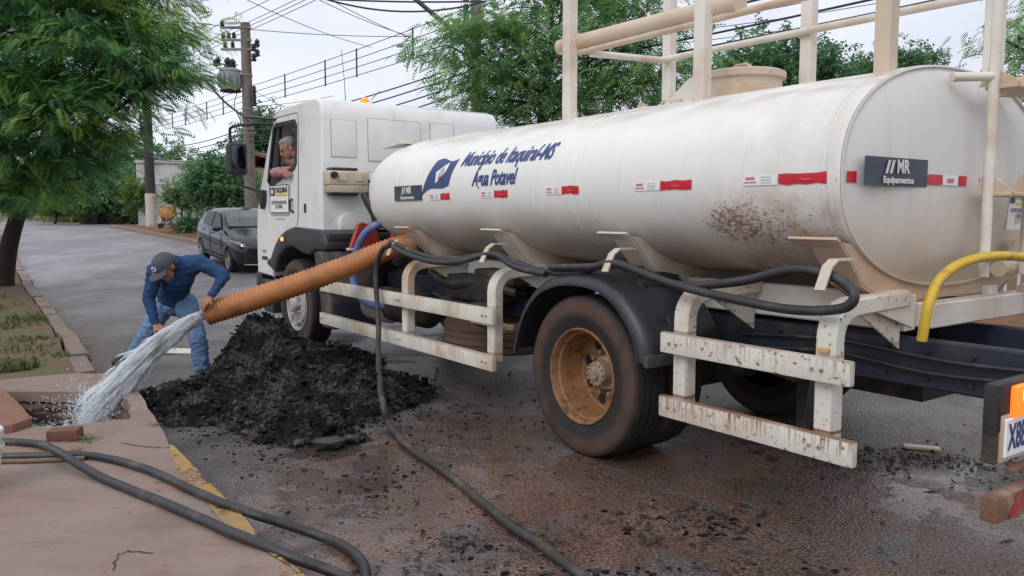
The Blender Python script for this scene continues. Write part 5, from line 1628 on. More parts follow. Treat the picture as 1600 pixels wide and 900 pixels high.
# -- black hoses carried on the hooks along the tank's side
hose('suction_hose', [TL(2.70, 1.17, 1.30), TL(2.50, 1.175, 1.27), TL(2.1, 1.18, 1.205), TL(1.65, 1.18, 1.185), TL(1.25, 1.175, 1.235), TL(1.02, 1.17, 1.255), TL(0.75, 1.18, 1.205), TL(0.4, 1.18, 1.165), TL(0.03, 1.18, 1.185), TL(-0.22, 1.17, 1.255), TL(-0.5, 1.18, 1.215), TL(-0.81, 1.18, 1.160), TL(-1.2, 1.18, 1.205), TL(-1.51, 1.18, 1.283), TL(-1.70, 1.17, 1.275), TL(-1.83, 1.19, 1.22), TL(-1.85, 1.20, 1.16), TL(-1.76, 1.20, 1.115), TL(-1.5, 1.20, 1.095), TL(-1.12, 1.215, 1.125), TL(-0.7, 1.215, 1.18), TL(-0.32, 1.21, 1.255), TL(-0.1, 1.21, 1.225), TL(0.3, 1.215, 1.20)], 0.024, M['rubber_hose'], 'long black hose slung along the tank side, looping at its rear end')
hose('suction_hose', [TL(2.62, 1.205, 1.27), TL(2.3, 1.215, 1.205), TL(1.9, 1.22, 1.165), TL(1.5, 1.215, 1.175), TL(1.12, 1.21, 1.245), TL(0.95, 1.21, 1.255), TL(0.7, 1.215, 1.18), TL(0.35, 1.22, 1.15)], 0.023, M['rubber_hose'], 'shorter black hose sagging between the two front hooks of the tank')
G0 = 0.026
hose('drain_hose', [TL(2.60, 1.22, 1.28), TL(2.72, 1.25, 1.22), TL(2.80, 1.275, 1.02), TL(*(2.673, 1.320, 0.600)), TL(*(2.477, 1.420, 0.374)), TL(*(2.053, 1.620, 0.213)), TL(*(1.333, 1.950, 0.184)), (-0.874, 5.609, 0.050), (-0.671, 5.123, 0.026), (-0.506, 4.824, 0.026), (-0.325, 4.489, 0.026), (-0.135, 4.082, 0.026), (0.000, 3.805, 0.026), (0.133, 3.576, 0.026), (0.286, 3.278, 0.026), (0.401, 3.009, 0.026), (0.476, 2.706, 0.026)], 0.024, M['muddy_hose'], 'grey muddy hose hanging from the tank and trailing over the wet road', 12, 10)
# -- two hoses on the pavement
hose('pavement_hose', [(-3.485, 4.787, 0.150), (-3.327, 4.843, 0.150), (-3.168, 4.843, 0.150), (-3.021, 4.829, 0.150), (-2.827, 4.733, 0.158), (-2.543, 4.434, 0.190), (-2.372, 4.286, 0.178), (-2.186, 4.159, 0.152), (-1.914, 3.944, 0.151), (-1.629, 3.730, 0.151), (-1.366, 3.520, 0.152), (-1.096, 3.311, 0.150), (-0.912, 3.237, 0.115), (-0.749, 3.223, 0.060), (-0.569, 3.108, 0.030)], 0.024, M['rubber_hose'], 'black hose lying uppermost where the two hoses cross on the pavement')
hose('pavement_hose', [(-3.284, 4.503, 0.150), (-3.079, 4.528, 0.150), (-2.901, 4.540, 0.150), (-2.722, 4.552, 0.150), (-2.580, 4.565, 0.150), (-2.418, 4.540, 0.150), (-2.196, 4.428, 0.151), (-1.900, 4.207, 0.150), (-1.635, 3.975, 0.150), (-1.422, 3.793, 0.150), (-1.230, 3.681, 0.135), (-1.095, 3.684, 0.090), (-0.942, 3.676, 0.040), (-0.801, 3.585, 0.028), (-0.700, 3.460, 0.028), (-0.633, 3.317, 0.028), (-0.578, 3.085, 0.028)], 0.023, M['rubber_hose'], 'black hose lying underneath and curling off the kerb into the gutter')
hose('thin_pipe', [(-3.140, 4.454, 0.143), (-2.928, 4.465, 0.143), (-2.716, 4.477, 0.143), (-2.477, 4.526, 0.143)], 0.014, M['stick'], 'thin mud coloured pipe lying below the black hoses on the pavement', 10, 3, 'pipe')
# -- blue and yellow hoses on the truck (flexible, own pieces hanging from it)
hose('blue_hose', [TL(3.40, 0.55, 1.36), TL(*(3.440, 0.780, 1.415)), TL(*(3.386, 0.920, 1.455)), TL(*(3.411, 1.020, 1.417)), TL(*(3.557, 1.050, 1.313)), TL(*(3.677, 1.060, 1.161)), TL(*(3.761, 1.060, 0.993)), TL(*(3.759, 1.050, 0.828)), TL(*(3.675, 1.020, 0.701)), TL(*(3.449, 0.980, 0.640)), TL(*(3.268, 0.880, 0.637)), TL(3.1, 0.7, 0.62)], 0.040, M['blue_hose'], 'faded blue hose looping down behind the fat orange hose', 14, 8)
hose('yellow_hose', [TL(-1.86, 0.60, 0.93), TL(-1.87, 0.60, 1.02), TL(-1.88, 0.585, 1.12), TL(-1.89, 0.52, 1.22), TL(-1.90, 0.40, 1.285), TL(-1.91, 0.24, 1.318), TL(-1.92, 0.05, 1.332), TL(-1.94, -0.2, 1.325), TL(-1.97, -0.5, 1.29), TL(-2.0, -0.9, 1.2), TL(-2.0, -1.2, 1.05)], 0.025, M['yellow_hose'], 'bright yellow hose arching over the white beam at the rear of the tank', 14, 8)

# -- lifted slab beside the drain, brick, bucket, board
m = MB()
top = [(-4.433, 6.346, 0.200), (-4.022, 6.202, 0.200), (-3.584, 5.704, 0.200), (-3.231, 5.283, 0.190), (-3.260, 5.120, 0.185), (-3.510, 4.938, 0.180)]
n = len(top)
top = [Vector(p) for p in top]
m.add(top + [v - Vector((0, 0, 0.066)) for v in top], [tuple(range(n)), tuple(n + i for i in reversed(range(n)))] + [(i, n + i, n + (i + 1) % n, (i + 1) % n) for i in range(n)])
single(m.build('drain_cover_slab', M['slab_red'], smooth=20, bevel=0.012, seg=2), 'thick reddish concrete slab lifted off the drain at the left edge', 'slab')
a, b = Vector((-2.919, 4.933, 0.165)), Vector((-2.741, 4.993, 0.165))
m = MB(); m.box((0, 0, 0.035), ((b - a).length, 0.10, 0.07))
o = m.build('brick', M['brick'], smooth=20, bevel=0.008, seg=2)
o.location = ((a.x + b.x) / 2, (a.y + b.y) / 2, 0.131); o.rotation_euler = (R(2), R(-2), R(7))
tag(o, 'wet red brick lying on the pavement edge of the drain', 'brick')
bk = thing('bucket', 'dirty white plastic bucket cut by the left edge beside the hoses', 'bucket', tuple(Vector((-2.799, 4.042, 0.130))))
MB().lathe([(0.001, 0.006), (0.105, 0.006), (0.108, 0.0), (0.118, 0.0), (0.142, 0.25), (0.142, 0.262), (0.150, 0.264), (0.150, 0.30), (0.146, 0.305), (0.138, 0.30), (0.112, 0.02), (0.001, 0.02)], 32, axis='Z').build('bucket_body', M['bucket'], bk, smooth=30)
MB().lathe([(0.144, 0.205), (0.150, 0.208), (0.150, 0.222), (0.143, 0.225)], 32, axis='Z').build('bucket_band', M['bucket'], bk)
MB().tube([(0.152 * math.cos(a), -0.05 - 0.105 * math.sin(a) , 0.235 - 0.20 * math.sin(a)) for a in np.linspace(0, math.pi, 16)], 0.005, 6).build('bucket_handle', M['steel'], bk)
m = MB(); m.box((0, 0, 0.02), (0.36, 0.22, 0.012))
o = m.build('white_board', M['paper'], smooth=0, bevel=0.003, seg=1)
p = Vector((-3.762, 8.903, 0.000)); o.location = (p.x, p.y, 0.0); o.rotation_euler = (R(4), R(3), R(12))
tag(o, 'flat white board lying on the road behind the worker\'s legs', 'board')
o = MB().box((0, 0, 0.012), (0.22, 0.07, 0.02)).build('wood_offcut', M['rail_dirty'], smooth=0, bevel=0.004, seg=1)
o.location = Vector((2.714, 5.181, 0.000)); o.rotation_euler = (0, 0, R(-20))
tag(o, 'pale wood offcut on the debris behind the truck\'s rear guard', 'wood piece')

# ================================================================ the black heap
HC = [(-2.38, 7.50, .64, .42, .40), (-1.85, 7.05, .40, .50, .42), (-1.35, 6.45, .27, .42, .38), (-2.83, 6.62, .14, .36, .40), (-1.0, 6.9, .15, .38, .38), (-2.2, 6.4, .20, .50, .40), (-1.6, 5.72, .17, .42, .28), (-1.9, 8.2, .25, .5, .4), (-2.45, 5.98, .09, .32, .25), (-1.35, 5.42, .13, .36, .24)]
def heap_h(x, y):
    h = 0
    for cx, cy, a, sx, sy in HC:
        h += a * math.exp(-((x - cx) / sx) ** 2 - ((y - cy) / sy) ** 2)
    h = min(h, 0.62 + 0.3 * (h - 0.62)) if h > 0.62 else h
    h -= 0.16 * math.exp(-((x + 2.92) / .22) ** 2 - ((y - 7.55) / .25) ** 2)
    return h - 0.055
vs, fs = [], []
x0, x1, y0, y1 = -3.75, -0.25, 5.0, 9.1
nxx, nyy = 210, 240
hv = np.zeros((nyy + 1, nxx + 1))
for j in range(nyy + 1):
    for i in range(nxx + 1):
        x, y = x0 + (x1 - x0) * i / nxx, y0 + (y1 - y0) * j / nyy
        q = Vector((x, y, 0))
        h = heap_h(x, y)
        if h > -0.05:
            k = min(1, max(0.25, (h + 0.05) / 0.15))
            h += k * (0.055 * noise.noise(q * 3.1) + 0.085 * abs(noise.noise(q * 7)) + 0.065 * abs(noise.noise(q * 17 + Vector((3, 1, 0)))) + 0.035 * abs(noise.noise(q * 36)) + 0.012 * noise.noise(q * 60) - 0.045)
        hv[j, i] = h
        vs.append((x, y, max(h, -0.03)))
for j in range(nyy):
    for i in range(nxx):
        if max(hv[j, i], hv[j, i + 1], hv[j + 1, i], hv[j + 1, i + 1]) > -0.012:
            a = j * (nxx + 1) + i
            fs.append((a, a + 1, a + nxx + 2, a + nxx + 1))
hp = thing('sludge_heap', 'glistening heap of black drain sludge dumped on the road beside the truck', 'mud heap', (-2, 6.9, 0))
o = np_mesh('heap_surface', np.array(vs) - np.array([-2, 6.9, 0]), fs, M['mud'], hp, smooth=False)
bm = bmesh.new(); bm.from_mesh(o.data); bmesh.ops.delete(bm, geom=[v for v in bm.verts if not v.link_faces], context='VERTS'); bm.to_mesh(o.data); bm.free()
o.data.polygons.foreach_set('use_smooth', [True] * len(o.data.polygons))
# clods
ico = bmesh.new(); bmesh.ops.create_icosphere(ico, subdivisions=1, radius=1)
iv = np.array([v.co[:] for v in ico.verts]); ifc = np.array([[v.index for v in f.verts] for f in ico.faces]); ico.free()
def clods(cnt, sampler, seed):
    rg_ = np.random.default_rng(seed)
    V, F, b = [], [], 0
    k = 0
    while k < cnt:
        x, y, z, s = sampler(rg_)
        if x is None: continue
        v = iv * (1 + rg_.uniform(-.38, .38, (len(iv), 1)))
        v = v * np.array([rg_.uniform(.8, 1.6), rg_.uniform(.6, 1.1), rg_.uniform(.4, .85)]) * s
        a = rg_.uniform(0, 6.28); ca, sa = math.cos(a), math.sin(a)
        t_ = rg_.uniform(-.6, .6); ct, st = math.cos(t_), math.sin(t_)
        v = v @ np.array([[1, 0, 0], [0, ct, -st], [0, st, ct]]) @ np.array([[ca, -sa, 0], [sa, ca, 0], [0, 0, 1]])
        V.append(v + np.array([x, y, z])); F.append(ifc + b); b += len(iv)
        k += 1
    return np.concatenate(V), np.concatenate(F)
def on_heap(g):
    x, y = g.uniform(-3.7, -0.3), g.uniform(5.05, 9.0)
    h = heap_h(x, y)
    if h < 0.0: return (None,) * 4
    s = 0.006 + 0.030 * g.random() ** 4
    return x + 2, y - 6.9, h + g.uniform(-0.01, 0.05), s
V, F = clods(3000, on_heap, 5)
o = np_mesh('clods', V, F, M['mud'], hp)
tag(o, None, None, None, 'stuff')
def spread(g):
    a, r = g.uniform(0, 6.28), abs(g.normal(0, 0.8)) + 0.2
    x, y = -1.5 + 1.5 * math.cos(a) * r, 6.0 + 1.2 * math.sin(a) * r
    c = x * CR.x + y * CR.y
    if c < 1.3 or heap_h(x, y) > 0.02 or y > 9: return (None,) * 4
    s = 0.003 + 0.014 * g.random() ** 5
    return x, y, 0.002, s
V, F = clods(1500, spread, 9)
tag(np_mesh('sludge_crumbs', V, F, M['mud']), 'small black crumbs of sludge scattered on the wet road around the heap', None, None, 'stuff')
# pale slab fragments on the near foot of the heap
for px_, (x, y), s in ((0, (-1.22, 5.18), 0.12), (1, (-1.10, 5.30), 0.07), (2, (-1.42, 5.22), 0.06)):
    v = iv * (1 + np.random.default_rng(px_).uniform(-.25, .25, (len(iv), 1))) * np.array([1, 0.8, 0.42]) * s
    o = np_mesh('mud_lump', v, ifc, M['litter'])
    o.location = (x, y, 0.04)
    tag(o, ('largest dull brown lump at the near foot of the black heap', 'small brown lump wedged behind the largest one at the heap', 'small flattish lump left of the largest one at the heap')[px_], 'lump')

# litter on the road: leaf scraps, twigs, grit in the tyre's lee
def litter(g):
    if g.random() < 0.6:
        cx, cy, sx, sy = [(0.55, 3.9, .5, .25), (-0.1, 3.5, .3, .2), (1.2, 3.9, .45, .3), (1.0, 3.45, .4, .15), (2.3, 4.8, .6, .25), (-0.75, 4.2, .3, .4)][g.integers(0, 6)]
        x, y = g.normal(cx, sx), g.normal(cy, sy)
    else: x, y = g.uniform(-1.6, 4.5), g.uniform(2.9, 6.0)
    if x * CR.x + y * CR.y < 1.25: return (None,) * 4
    return x, y, 0.001, 0.002 + 0.012 * g.random() ** 4
V, F = clods(1700, litter, 21)
V[:, 2] *= 0.8
tag(np_mesh('road_grit', V, F, M['litter']), 'dark grit and scraps washed over the wet road by the truck', None, None, 'stuff')
rl = random.Random(8)
V, F = [], []
for k in range(420):
    if k < 260:
        cx, cy, sx, sy = rl.choice([(0.95, 3.95, .25, .18), (0.9, 3.75, .35, .12), (-0.35, 3.35, .3, .12), (1.0, 3.35, .4, .1), (-0.2, 3.7, .2, .1), (2.45, 4.85, .5, .2)])
        x, y = rl.gauss(cx, sx), rl.gauss(cy, sy)
    else: x, y = rl.uniform(-1.2, 4.2), rl.uniform(3.0, 6.0)
    if x * CR.x + y * CR.y < 1.25: continue
    L, w, a = rl.uniform(.012, .05), rl.uniform(.004, .014), rl.uniform(0, 6.28)
    c, s = math.cos(a), math.sin(a)
    z = 0.008
    b = len(V)
    for u, v, q in ((-L, 0, 0), (0, w, rl.uniform(0, .012)), (L, 0, rl.uniform(0, .02)), (0, -w, rl.uniform(0, .01))):
        V.append((x + u * c - v * s, y + u * s + v * c, z + q))
    F.append((b, b + 1, b + 2, b + 3))
tag(np_mesh('leaf_scraps', V, F, M['litter']), 'wet dark leaf scraps stuck to the road behind the truck wheel', None, None, 'stuff')

def broken(g):
    x, y = g.normal(2.45, .42), g.normal(5.0, .14)
    return x, y + 0.35 * (x - 2.45) * -0.5, 0.004, 0.003 + 0.018 * g.random() ** 3
V, F = clods(520, broken, 33)
tag(np_mesh('road_rubble', V, F, M['rubble']), 'dark reddish rubble strewn on the road behind the rear guard', None, None, 'stuff')
def scraps(g):
    cx, cy, sx, sy = [(0.98, 4.02, .20, .07), (1.05, 3.80, .13, .06), (1.15, 3.35, .22, .06), (-0.22, 3.62, .10, .08), (0.0, 3.30, .10, .06), (0.45, 3.32, .10, .04), (-0.75, 4.35, .10, .15)][g.integers(0, 7)]
    x, y = g.normal(cx, sx), g.normal(cy, sy)
    return x, y, 0.002, 0.003 + 0.020 * g.random() ** 3
V, F = clods(420, scraps, 41)
V[:, 2] *= 0.6
tag(np_mesh('sludge_scraps', V, F, M['mud']), 'flattened black clumps of sludge lying on the wet road in front', None, None, 'stuff')
# ================================================================ water
AX = (HEND - path[-3]).normalized()
def jet_point(t):
    """stream centre, t in seconds of fall"""
    v0 = Vector((AX.x, AX.y, AX.z)) * 3.1
    land = Vector((-3.22, 5.92, -0.06))
    T_ = 0.30
    # constant horizontal speed to the landing point, gravity on the way
    vx, vy = (land.x - HEND.x) / T_, (land.y - HEND.y) / T_
    vz = (land.z - HEND.z + 4.9 * T_ * T_) / T_
    return Vector((HEND.x + vx * t, HEND.y + vy * t, HEND.z + vz * t - 4.9 * t * t))
rw = random.Random(12)
V, F = [], []
def strand(t0, t1, off0, off1, r0, r1, n=7):
    b = len(V)
    prev = None
    pts = []
    for i in range(n):
        f = i / (n - 1)
        t = t0 + (t1 - t0) * f
        p = jet_point(t) + off0.lerp(off1, f) * (0.42 + 1.05 * (max(t, 0) / 0.3) ** 1.2)
        p += Vector((rw.uniform(-1, 1), rw.uniform(-1, 1), rw.uniform(-1, 1))) * 0.006
        pts.append(p)
    for i, p in enumerate(pts):
        tdir = (pts[min(i + 1, n - 1)] - pts[max(i - 1, 0)]).normalized()
        s = tdir.cross(Vector((0, 0, 1))).normalized(); u = s.cross(tdir)
        f = i / (n - 1)
        r = (r0 + (r1 - r0) * f) * math.sin(math.pi * min(0.97, max(0.06, f * 0.9 + 0.08))) ** 0.5
        for a in range(5):
            q = 2 * math.pi * a / 5
            V.append(tuple(p + s * (r * math.cos(q)) + u * (r * math.sin(q))))
    for i in range(n - 1):
        for a in range(5):
            F.append((b + i * 5 + a, b + i * 5 + (a + 1) % 5, b + (i + 1) * 5 + (a + 1) % 5, b + (i + 1) * 5 + a))
def rand_disc(k=1.0):
    a, r = rw.uniform(0, 6.283), math.sqrt(rw.random()) * k
    s = AX.cross(Vector((0, 0, 1))).normalized(); u = s.cross(AX)
    return s * r * math.cos(a) + u * r * math.sin(a)
for k in range(620):
    t0 = rw.uniform(-0.01, 0.24); t1 = min(0.303, t0 + rw.uniform(0.04, 0.11))
    o0 = rand_disc(0.10); o1 = o0 * rw.uniform(0.8, 1.5) + rand_disc(0.05)
    strand(t0, t1, o0, o1, rw.uniform(.004, .009), rw.uniform(.004, .011))
wj = np_mesh('water_jet', V, F, M['water'], smooth=True)
NS = len(V)
V, F = [], []
for k in range(240):
    t0 = rw.uniform(-0.01, 0.22); t1 = min(0.303, t0 + rw.uniform(0.07, 0.13))
    o0 = rand_disc(0.075); o1 = o0 * rw.uniform(0.9, 1.3) + rand_disc(0.03)
    strand(t0, t1, o0, o1, rw.uniform(.018, .03), rw.uniform(.03, .055))
tag(np_mesh('water_mist', V, F, M['veil'], smooth=True), 'pale veil of fine spray wrapped round the gush of water', None, None, 'stuff')
tag(wj, 'white gush of water pouring from the orange hose into the drain', None, None, 'stuff')
V, F = [], []
ov = np.array([(1, 0, 0), (-1, 0, 0), (0, 1, 0), (0, -1, 0), (0, 0, 1), (0, 0, -1)], float)
of = [(0, 2, 4), (2, 1, 4), (1, 3, 4), (3, 0, 4), (2, 0, 5), (1, 2, 5), (3, 1, 5), (0, 3, 5)]
def drop_at(p, d, s, st):
    b = len(V)
    d = d.normalized(); e = d.cross(Vector((0.1, 0.2, 1))).normalized(); g_ = d.cross(e)
    for o_ in ov:
        V.append(tuple(Vector(p) + d * (o_[0] * s * st) + e * (o_[1] * s) + g_ * (o_[2] * s)))
    F.extend([(a + b, c + b, e_ + b) for a, c, e_ in of])
for k in range(4200):
    t = 0.3 * rw.random() ** 0.35
    p = jet_point(t) + rand_disc(0.06 + 0.15 * (t / 0.3) ** 1.3)
    d = jet_point(t + 0.01) - jet_point(t)
    drop_at(p, d, rw.uniform(.001, .003), rw.uniform(3, 9))
lp_ = jet_point(0.3)
for k in range(1300):       # splash back out of the drain
    a = rw.uniform(0, 6.283); r = abs(rw.gauss(0, 0.17))
    h = abs(rw.gauss(0, 0.17)) * math.exp(-r * 1.4)
    p = lp_ + Vector((math.cos(a) * r * 1.15, math.sin(a) * r * 0.8, 0.02 + h))
    drop_at(p, Vector((math.cos(a) * .6, math.sin(a) * .6, rw.uniform(.2, 1.2))), rw.uniform(.0012, .0045), rw.uniform(1.2, 4.5))
tag(np_mesh('water_spray', V, F, M['mist']), 'loose droplets and splash flying around the gush of water', None, None, 'stuff')
V, F = [], []
for k in range(34):          # foam on the churned water
    a = rw.uniform(0, 6.283); r = abs(rw.gauss(0, 0.2))
    c = Vector((lp_.x + math.cos(a) * r * 1.2, lp_.y + math.sin(a) * r * .8, -0.06 + rw.uniform(0, .03)))
    v = iv * (1 + np.array([[rw.uniform(-.3, .3)] for _ in iv])) * np.array([rw.uniform(.02, .07), rw.uniform(.02, .05), .016])
    b = len(V)
    V.extend((v + np.array(c)).tolist()); F.extend((ifc + b).tolist())
tag(np_mesh('foam', V, F, M['scum'], smooth=True), 'grey foam where the gush hits the drain water', None, None, 'stuff')

# ================================================================ people
class Flesh:
    """tapered limbs and ellipsoids fused into one continuous skin"""
    def __init__(s): s.m = MB()
    def limb(s, pts, rads, n=14):
        P = [Vector(p) for p in pts]
        for i in range(len(P) - 1):
            s.m.cone(P[i], P[i + 1], rads[i], rads[i + 1], n)
        for p, r in zip(P, rads):
            s.m.sphere(p, r, n, 8)
        return s
    def ball(s, c, r, squash=(1, 1, 1), rot=None):
        s.m.sphere(c, r, 18, 12, squash, rot); return s
    def fuse(s, name, mat, parent, voxel=0.012, smooth=4, wrinkle=0.0, wscale=9):
        o = s.m.build(name, mat, None, smooth=0, recalc=True)
        o.data.polygons.foreach_set('use_smooth', [True] * len(o.data.polygons))
        modified(o, [('REMESH', {'mode': 'VOXEL', 'voxel_size': voxel, 'use_smooth_shade': True}), ('SMOOTH', {'factor': 0.5, 'iterations': smooth})])
        if not o.data.materials: o.data.materials.append(mat)
        if wrinkle:
            me = o.data
            nrm = [v.normal.copy() for v in me.vertices]
            for v, nn in zip(me.vertices, nrm):
                q = Vector((v.co.x * wscale, v.co.y * wscale, v.co.z * wscale * 1.8))
                v.co += nn * wrinkle * (abs(noise.noise(q)) * 2 - 0.5 + 0.5 * noise.noise(q * 2.3))
        if parent: o.parent = parent
        return o

def hand(fl, wrist, fwd, palm_n, grip=0.5, L=0.19, side=1):
    """palm, four bent fingers of unequal length and a thumb off the side of the palm"""
    f = Vector(fwd).normalized(); pn = Vector(palm_n); pn = (pn - f * pn.dot(f)).normalized()
    sd = f.cross(pn) * side
    w = Vector(wrist)
    for k in range(4):
        o = (k - 1.5) * 0.020
        fl.limb([w + f * 0.01 + sd * o * 0.6, w + f * 0.085 + sd * o], [0.017, 0.013], 10)
    for k, ln in enumerate((0.070, 0.080, 0.075, 0.058)):
        o = (k - 1.5) * 0.021
        a = w + f * 0.085 + sd * o
        p = [a]
        ang = 0
        for q, fr in enumerate((0.45, 0.31, 0.24)):
            ang += grip * (0.75 if q == 0 else 0.95)
            p.append(p[-1] + (f * math.cos(ang) + pn * math.sin(ang)) * ln * fr * 1.15)
        fl.limb(p, [0.0105, 0.0095, 0.0088, 0.0075], 10)
    t0 = w + f * 0.03 - sd * 0.030
    t1 = t0 + (f * 0.6 - sd * 0.75 + pn * 0.25).normalized() * 0.038
    t2 = t1 + (f * 0.8 - sd * 0.15 + pn * (0.3 + grip * 0.4)).normalized() * 0.034
    fl.limb([w + f * 0.015 - sd * 0.012, t0, t1, t2], [0.016, 0.015, 0.011, 0.0085], 10)

# ---------------- the worker, bent over the hose mouth
foot_l = Vector((-2.858, 7.364, 0.020)); foot_r = Vector((-3.846, 7.950, 0.068))
foot_r.z = 0.06
W = thing('person', 'man in blue shirt, jeans and grey cap bending over to hold the gushing hose', 'person', (foot_l.x, foot_l.y, 0.0))
base = Vector((foot_l.x, foot_l.y, 0.0))
def wp(*pts): return [Vector(p) - base for p in pts]
hipc, = wp((-3.280, 7.720, 0.715))
hl, hr_ = wp((-3.147, 7.680, 0.682), (-3.415, 7.800, 0.681))
kl, kr = wp((-2.976, 7.500, 0.385), (-3.542, 7.680, 0.382))
al, ar = wp((-2.964, 7.550, 0.068), (-3.834, 7.970, 0.104))
waist, chest, neck = wp((-3.254, 7.640, 0.835), (-3.108, 7.440, 1.015), (-3.111, 7.300, 1.113))
sl, sr = wp((-2.900, 7.420, 1.106), (-3.260, 7.300, 1.031))
el, er = wp((-2.664, 7.380, 0.984), (-3.326, 7.280, 0.786))
wl_, wr = wp((-2.736, 7.240, 0.808), (-3.245, 7.220, 0.546))
head, = wp((-3.096, 7.140, 1.083))
face_dir = Vector((-0.36, -0.62, -0.70)).normalized()
hsd = face_dir.cross(Vector((0, 0, 1))).normalized()
hup = hsd.cross(face_dir).normalized()
hrot = Matrix((hsd, face_dir, hup)).transposed()      # head frame: x = its right, y = face, z = crown
def hpnt(x, y, z): return head + hrot @ Vector((x, y, z))

fl = Flesh()
fl.limb([hipc, waist, chest], [0.135, 0.130, 0.145]).limb([sl, chest, sr], [0.068, 0.13, 0.068]).limb([chest, neck, head], [0.09, 0.062, 0.06])
fl.limb([hl, kl, al], [0.088, 0.060, 0.042]).limb([hr_, kr, ar], [0.088, 0.060, 0.042]).limb([hl, hr_], [0.10, 0.10])
tl, = wp(foot_l + Vector((-0.02, -0.17, 0.03))); tr_, = wp(foot_r + Vector((-0.10, -0.14, 0.02)))
fl.limb([al, al + Vector((0, -0.04, -0.03))], [0.034, 0.024]).limb([ar, ar + Vector((0, -0.04, -0.03))], [0.034, 0.024])
fl.limb([sl, el, wl_], [0.055, 0.042, 0.027]).limb([sr, er, wr], [0.055, 0.042, 0.027])
# head: skull, face wedge, jaw, nose, brow, ears
fl.ball(hpnt(0, -0.008, 0.03), 0.096, (0.82, 1.0, 0.98), hrot).ball(hpnt(0, 0.035, -0.035), 0.070, (0.88, 0.85, 1.15), hrot)
fl.ball(hpnt(0, 0.060, -0.085), 0.032, (1.1, 0.9, 0.8), hrot)
fl.limb([hpnt(0, 0.088, 0.012), hpnt(0, 0.112, -0.030)], [0.009, 0.014], 10).limb([hpnt(-0.03, 0.086, 0.022), hpnt(0.03, 0.086, 0.022)], [0.011, 0.011], 8)
fl.limb([hpnt(-0.020, 0.090, -0.062), hpnt(0.020, 0.090, -0.062)], [0.0085, 0.0085], 8)
for sx in (1, -1): fl.ball(hpnt(0.080 * sx, -0.01, -0.012), 0.030, (0.35, 0.7, 1.1), hrot)
dhose = (path[-4] - path[-1]).normalized()
hand(fl, wl_, Vector((-0.55, -0.35, -0.62)), Vector((-0.1, 0.55, -0.7)), 0.55, side=-1)
hand(fl, wr, Vector((0.70, -0.30, -0.35)), Vector((0.25, 0.35, -0.8)), 0.42, side=1)
fl.fuse('body', M['skin'], W, 0.0085, 3)
# clothes
sh = Flesh()
sh.limb([waist + (hipc - waist) * 0.45, waist, chest], [0.150, 0.148, 0.160]).limb([sl, chest + Vector((0, 0, 0.02)), sr], [0.080, 0.14, 0.080]).limb([chest, neck], [0.12, 0.080])
sh.limb([sl, sl.lerp(el, .5), el, el.lerp(wl_, .5), wl_ + (el - wl_) * 0.08], [0.078, 0.066, 0.058, 0.048, 0.038]).limb([sr, sr.lerp(er, .5), er, er.lerp(wr, .5), wr + (er - wr) * 0.08], [0.078, 0.066, 0.058, 0.048, 0.038])
sh.fuse('shirt', M['shirt'], W, 0.012, 4, 0.010, 9)
MB().tube([neck + (head - neck) * 0.25 + hrot @ Vector((0.074 * math.cos(a), 0.078 * math.sin(a), -0.01)) for a in np.linspace(0, 2 * math.pi, 17)[:-1]], 0.014, 8, closed=True).build('collar', M['shirt'], W)
jn = Flesh()
jn.limb([waist + (hipc - waist) * 0.55, hipc], [0.140, 0.150]).limb([hl, hr_], [0.118, 0.118])
jn.limb([hl, hl.lerp(kl, .5), kl, kl.lerp(al, .45), al + Vector((0, 0, 0.01)), al + (al - kl) * 0.10], [0.112, 0.098, 0.082, 0.079, 0.078, 0.080]).limb([hr_, hr_.lerp(kr, .5), kr, kr.lerp(ar, .45), ar, ar + (ar - kr) * 0.10], [0.112, 0.098, 0.082, 0.079, 0.078, 0.080])
jn.fuse('jeans', M['jeans'], W, 0.012, 3, 0.013, 11)
for a_, t_ in ((al, tl), (ar, tr_)):
    bt = Flesh(); d_ = (t_ - a_); d_.z = 0; d_.normalize()
    g_ = Vector((a_.x, a_.y, 0.045 + (0.05 if a_ is ar else 0)))
    bt.limb([a_ + Vector((0, 0, 0.07)), a_, g_ - d_ * 0.02, g_ + d_ * 0.16 + Vector((0, 0, -0.005))], [0.058, 0.062, 0.064, 0.048])
    bt.fuse('boot', M['boot'], W, 0.012, 2)
# cap: crown, visor, badge
cp_ = MB()
rings_ = []
for j in range(9):
    th = R(90) * j / 8
    rings_.append([hpnt(0.098 * math.cos(th) ** 0.72 * math.cos(a), -0.006 + 0.113 * math.cos(th) ** 0.72 * math.sin(a), 0.030 + 0.098 * math.sin(th)) if j < 8 else hpnt(0.002 * math.cos(a), -0.006 + 0.002 * math.sin(a), 0.128) for a in np.linspace(0, 2 * math.pi, 25)[:-1]])
loft(cp_, rings_, True, True)
cap_o = cp_.build('cap', M['cap'], W, smooth=50)
vz = MB(); vs = []
for i in range(13):
    a = R(25) + R(130) * i / 12
    inr = hpnt(0.097 * math.cos(a), -0.006 + 0.112 * math.sin(a), 0.034)
    out = hpnt(0.104 * math.cos(a), 0.0 + 0.19 * math.sin(a) ** 0.8 , 0.024 - 0.018 * abs(math.cos(a)))
    vs += [inr, out, out - hup * 0.006, inr - hup * 0.006]
fs = []
for i in range(12):
    for k in range(4):
        fs.append((4 * i + k, 4 * i + (k + 1) % 4, 4 * i + 4 + (k + 1) % 4, 4 * i + 4 + k))
vz.add(vs, fs + [(0, 1, 2, 3), (48, 49, 50, 51)]).build('visor', M['cap'], cap_o, smooth=40)
vs = [hpnt(0.102 * math.cos(a) * 0.995 * (1 - 0), -0.006 + 0.118 * math.sin(a), z) for z in (0.058, 0.098) for a in np.linspace(R(68), R(112), 6)]
bd = MB()
cb = hpnt(0, 0.0, 0.0)
bvs = []
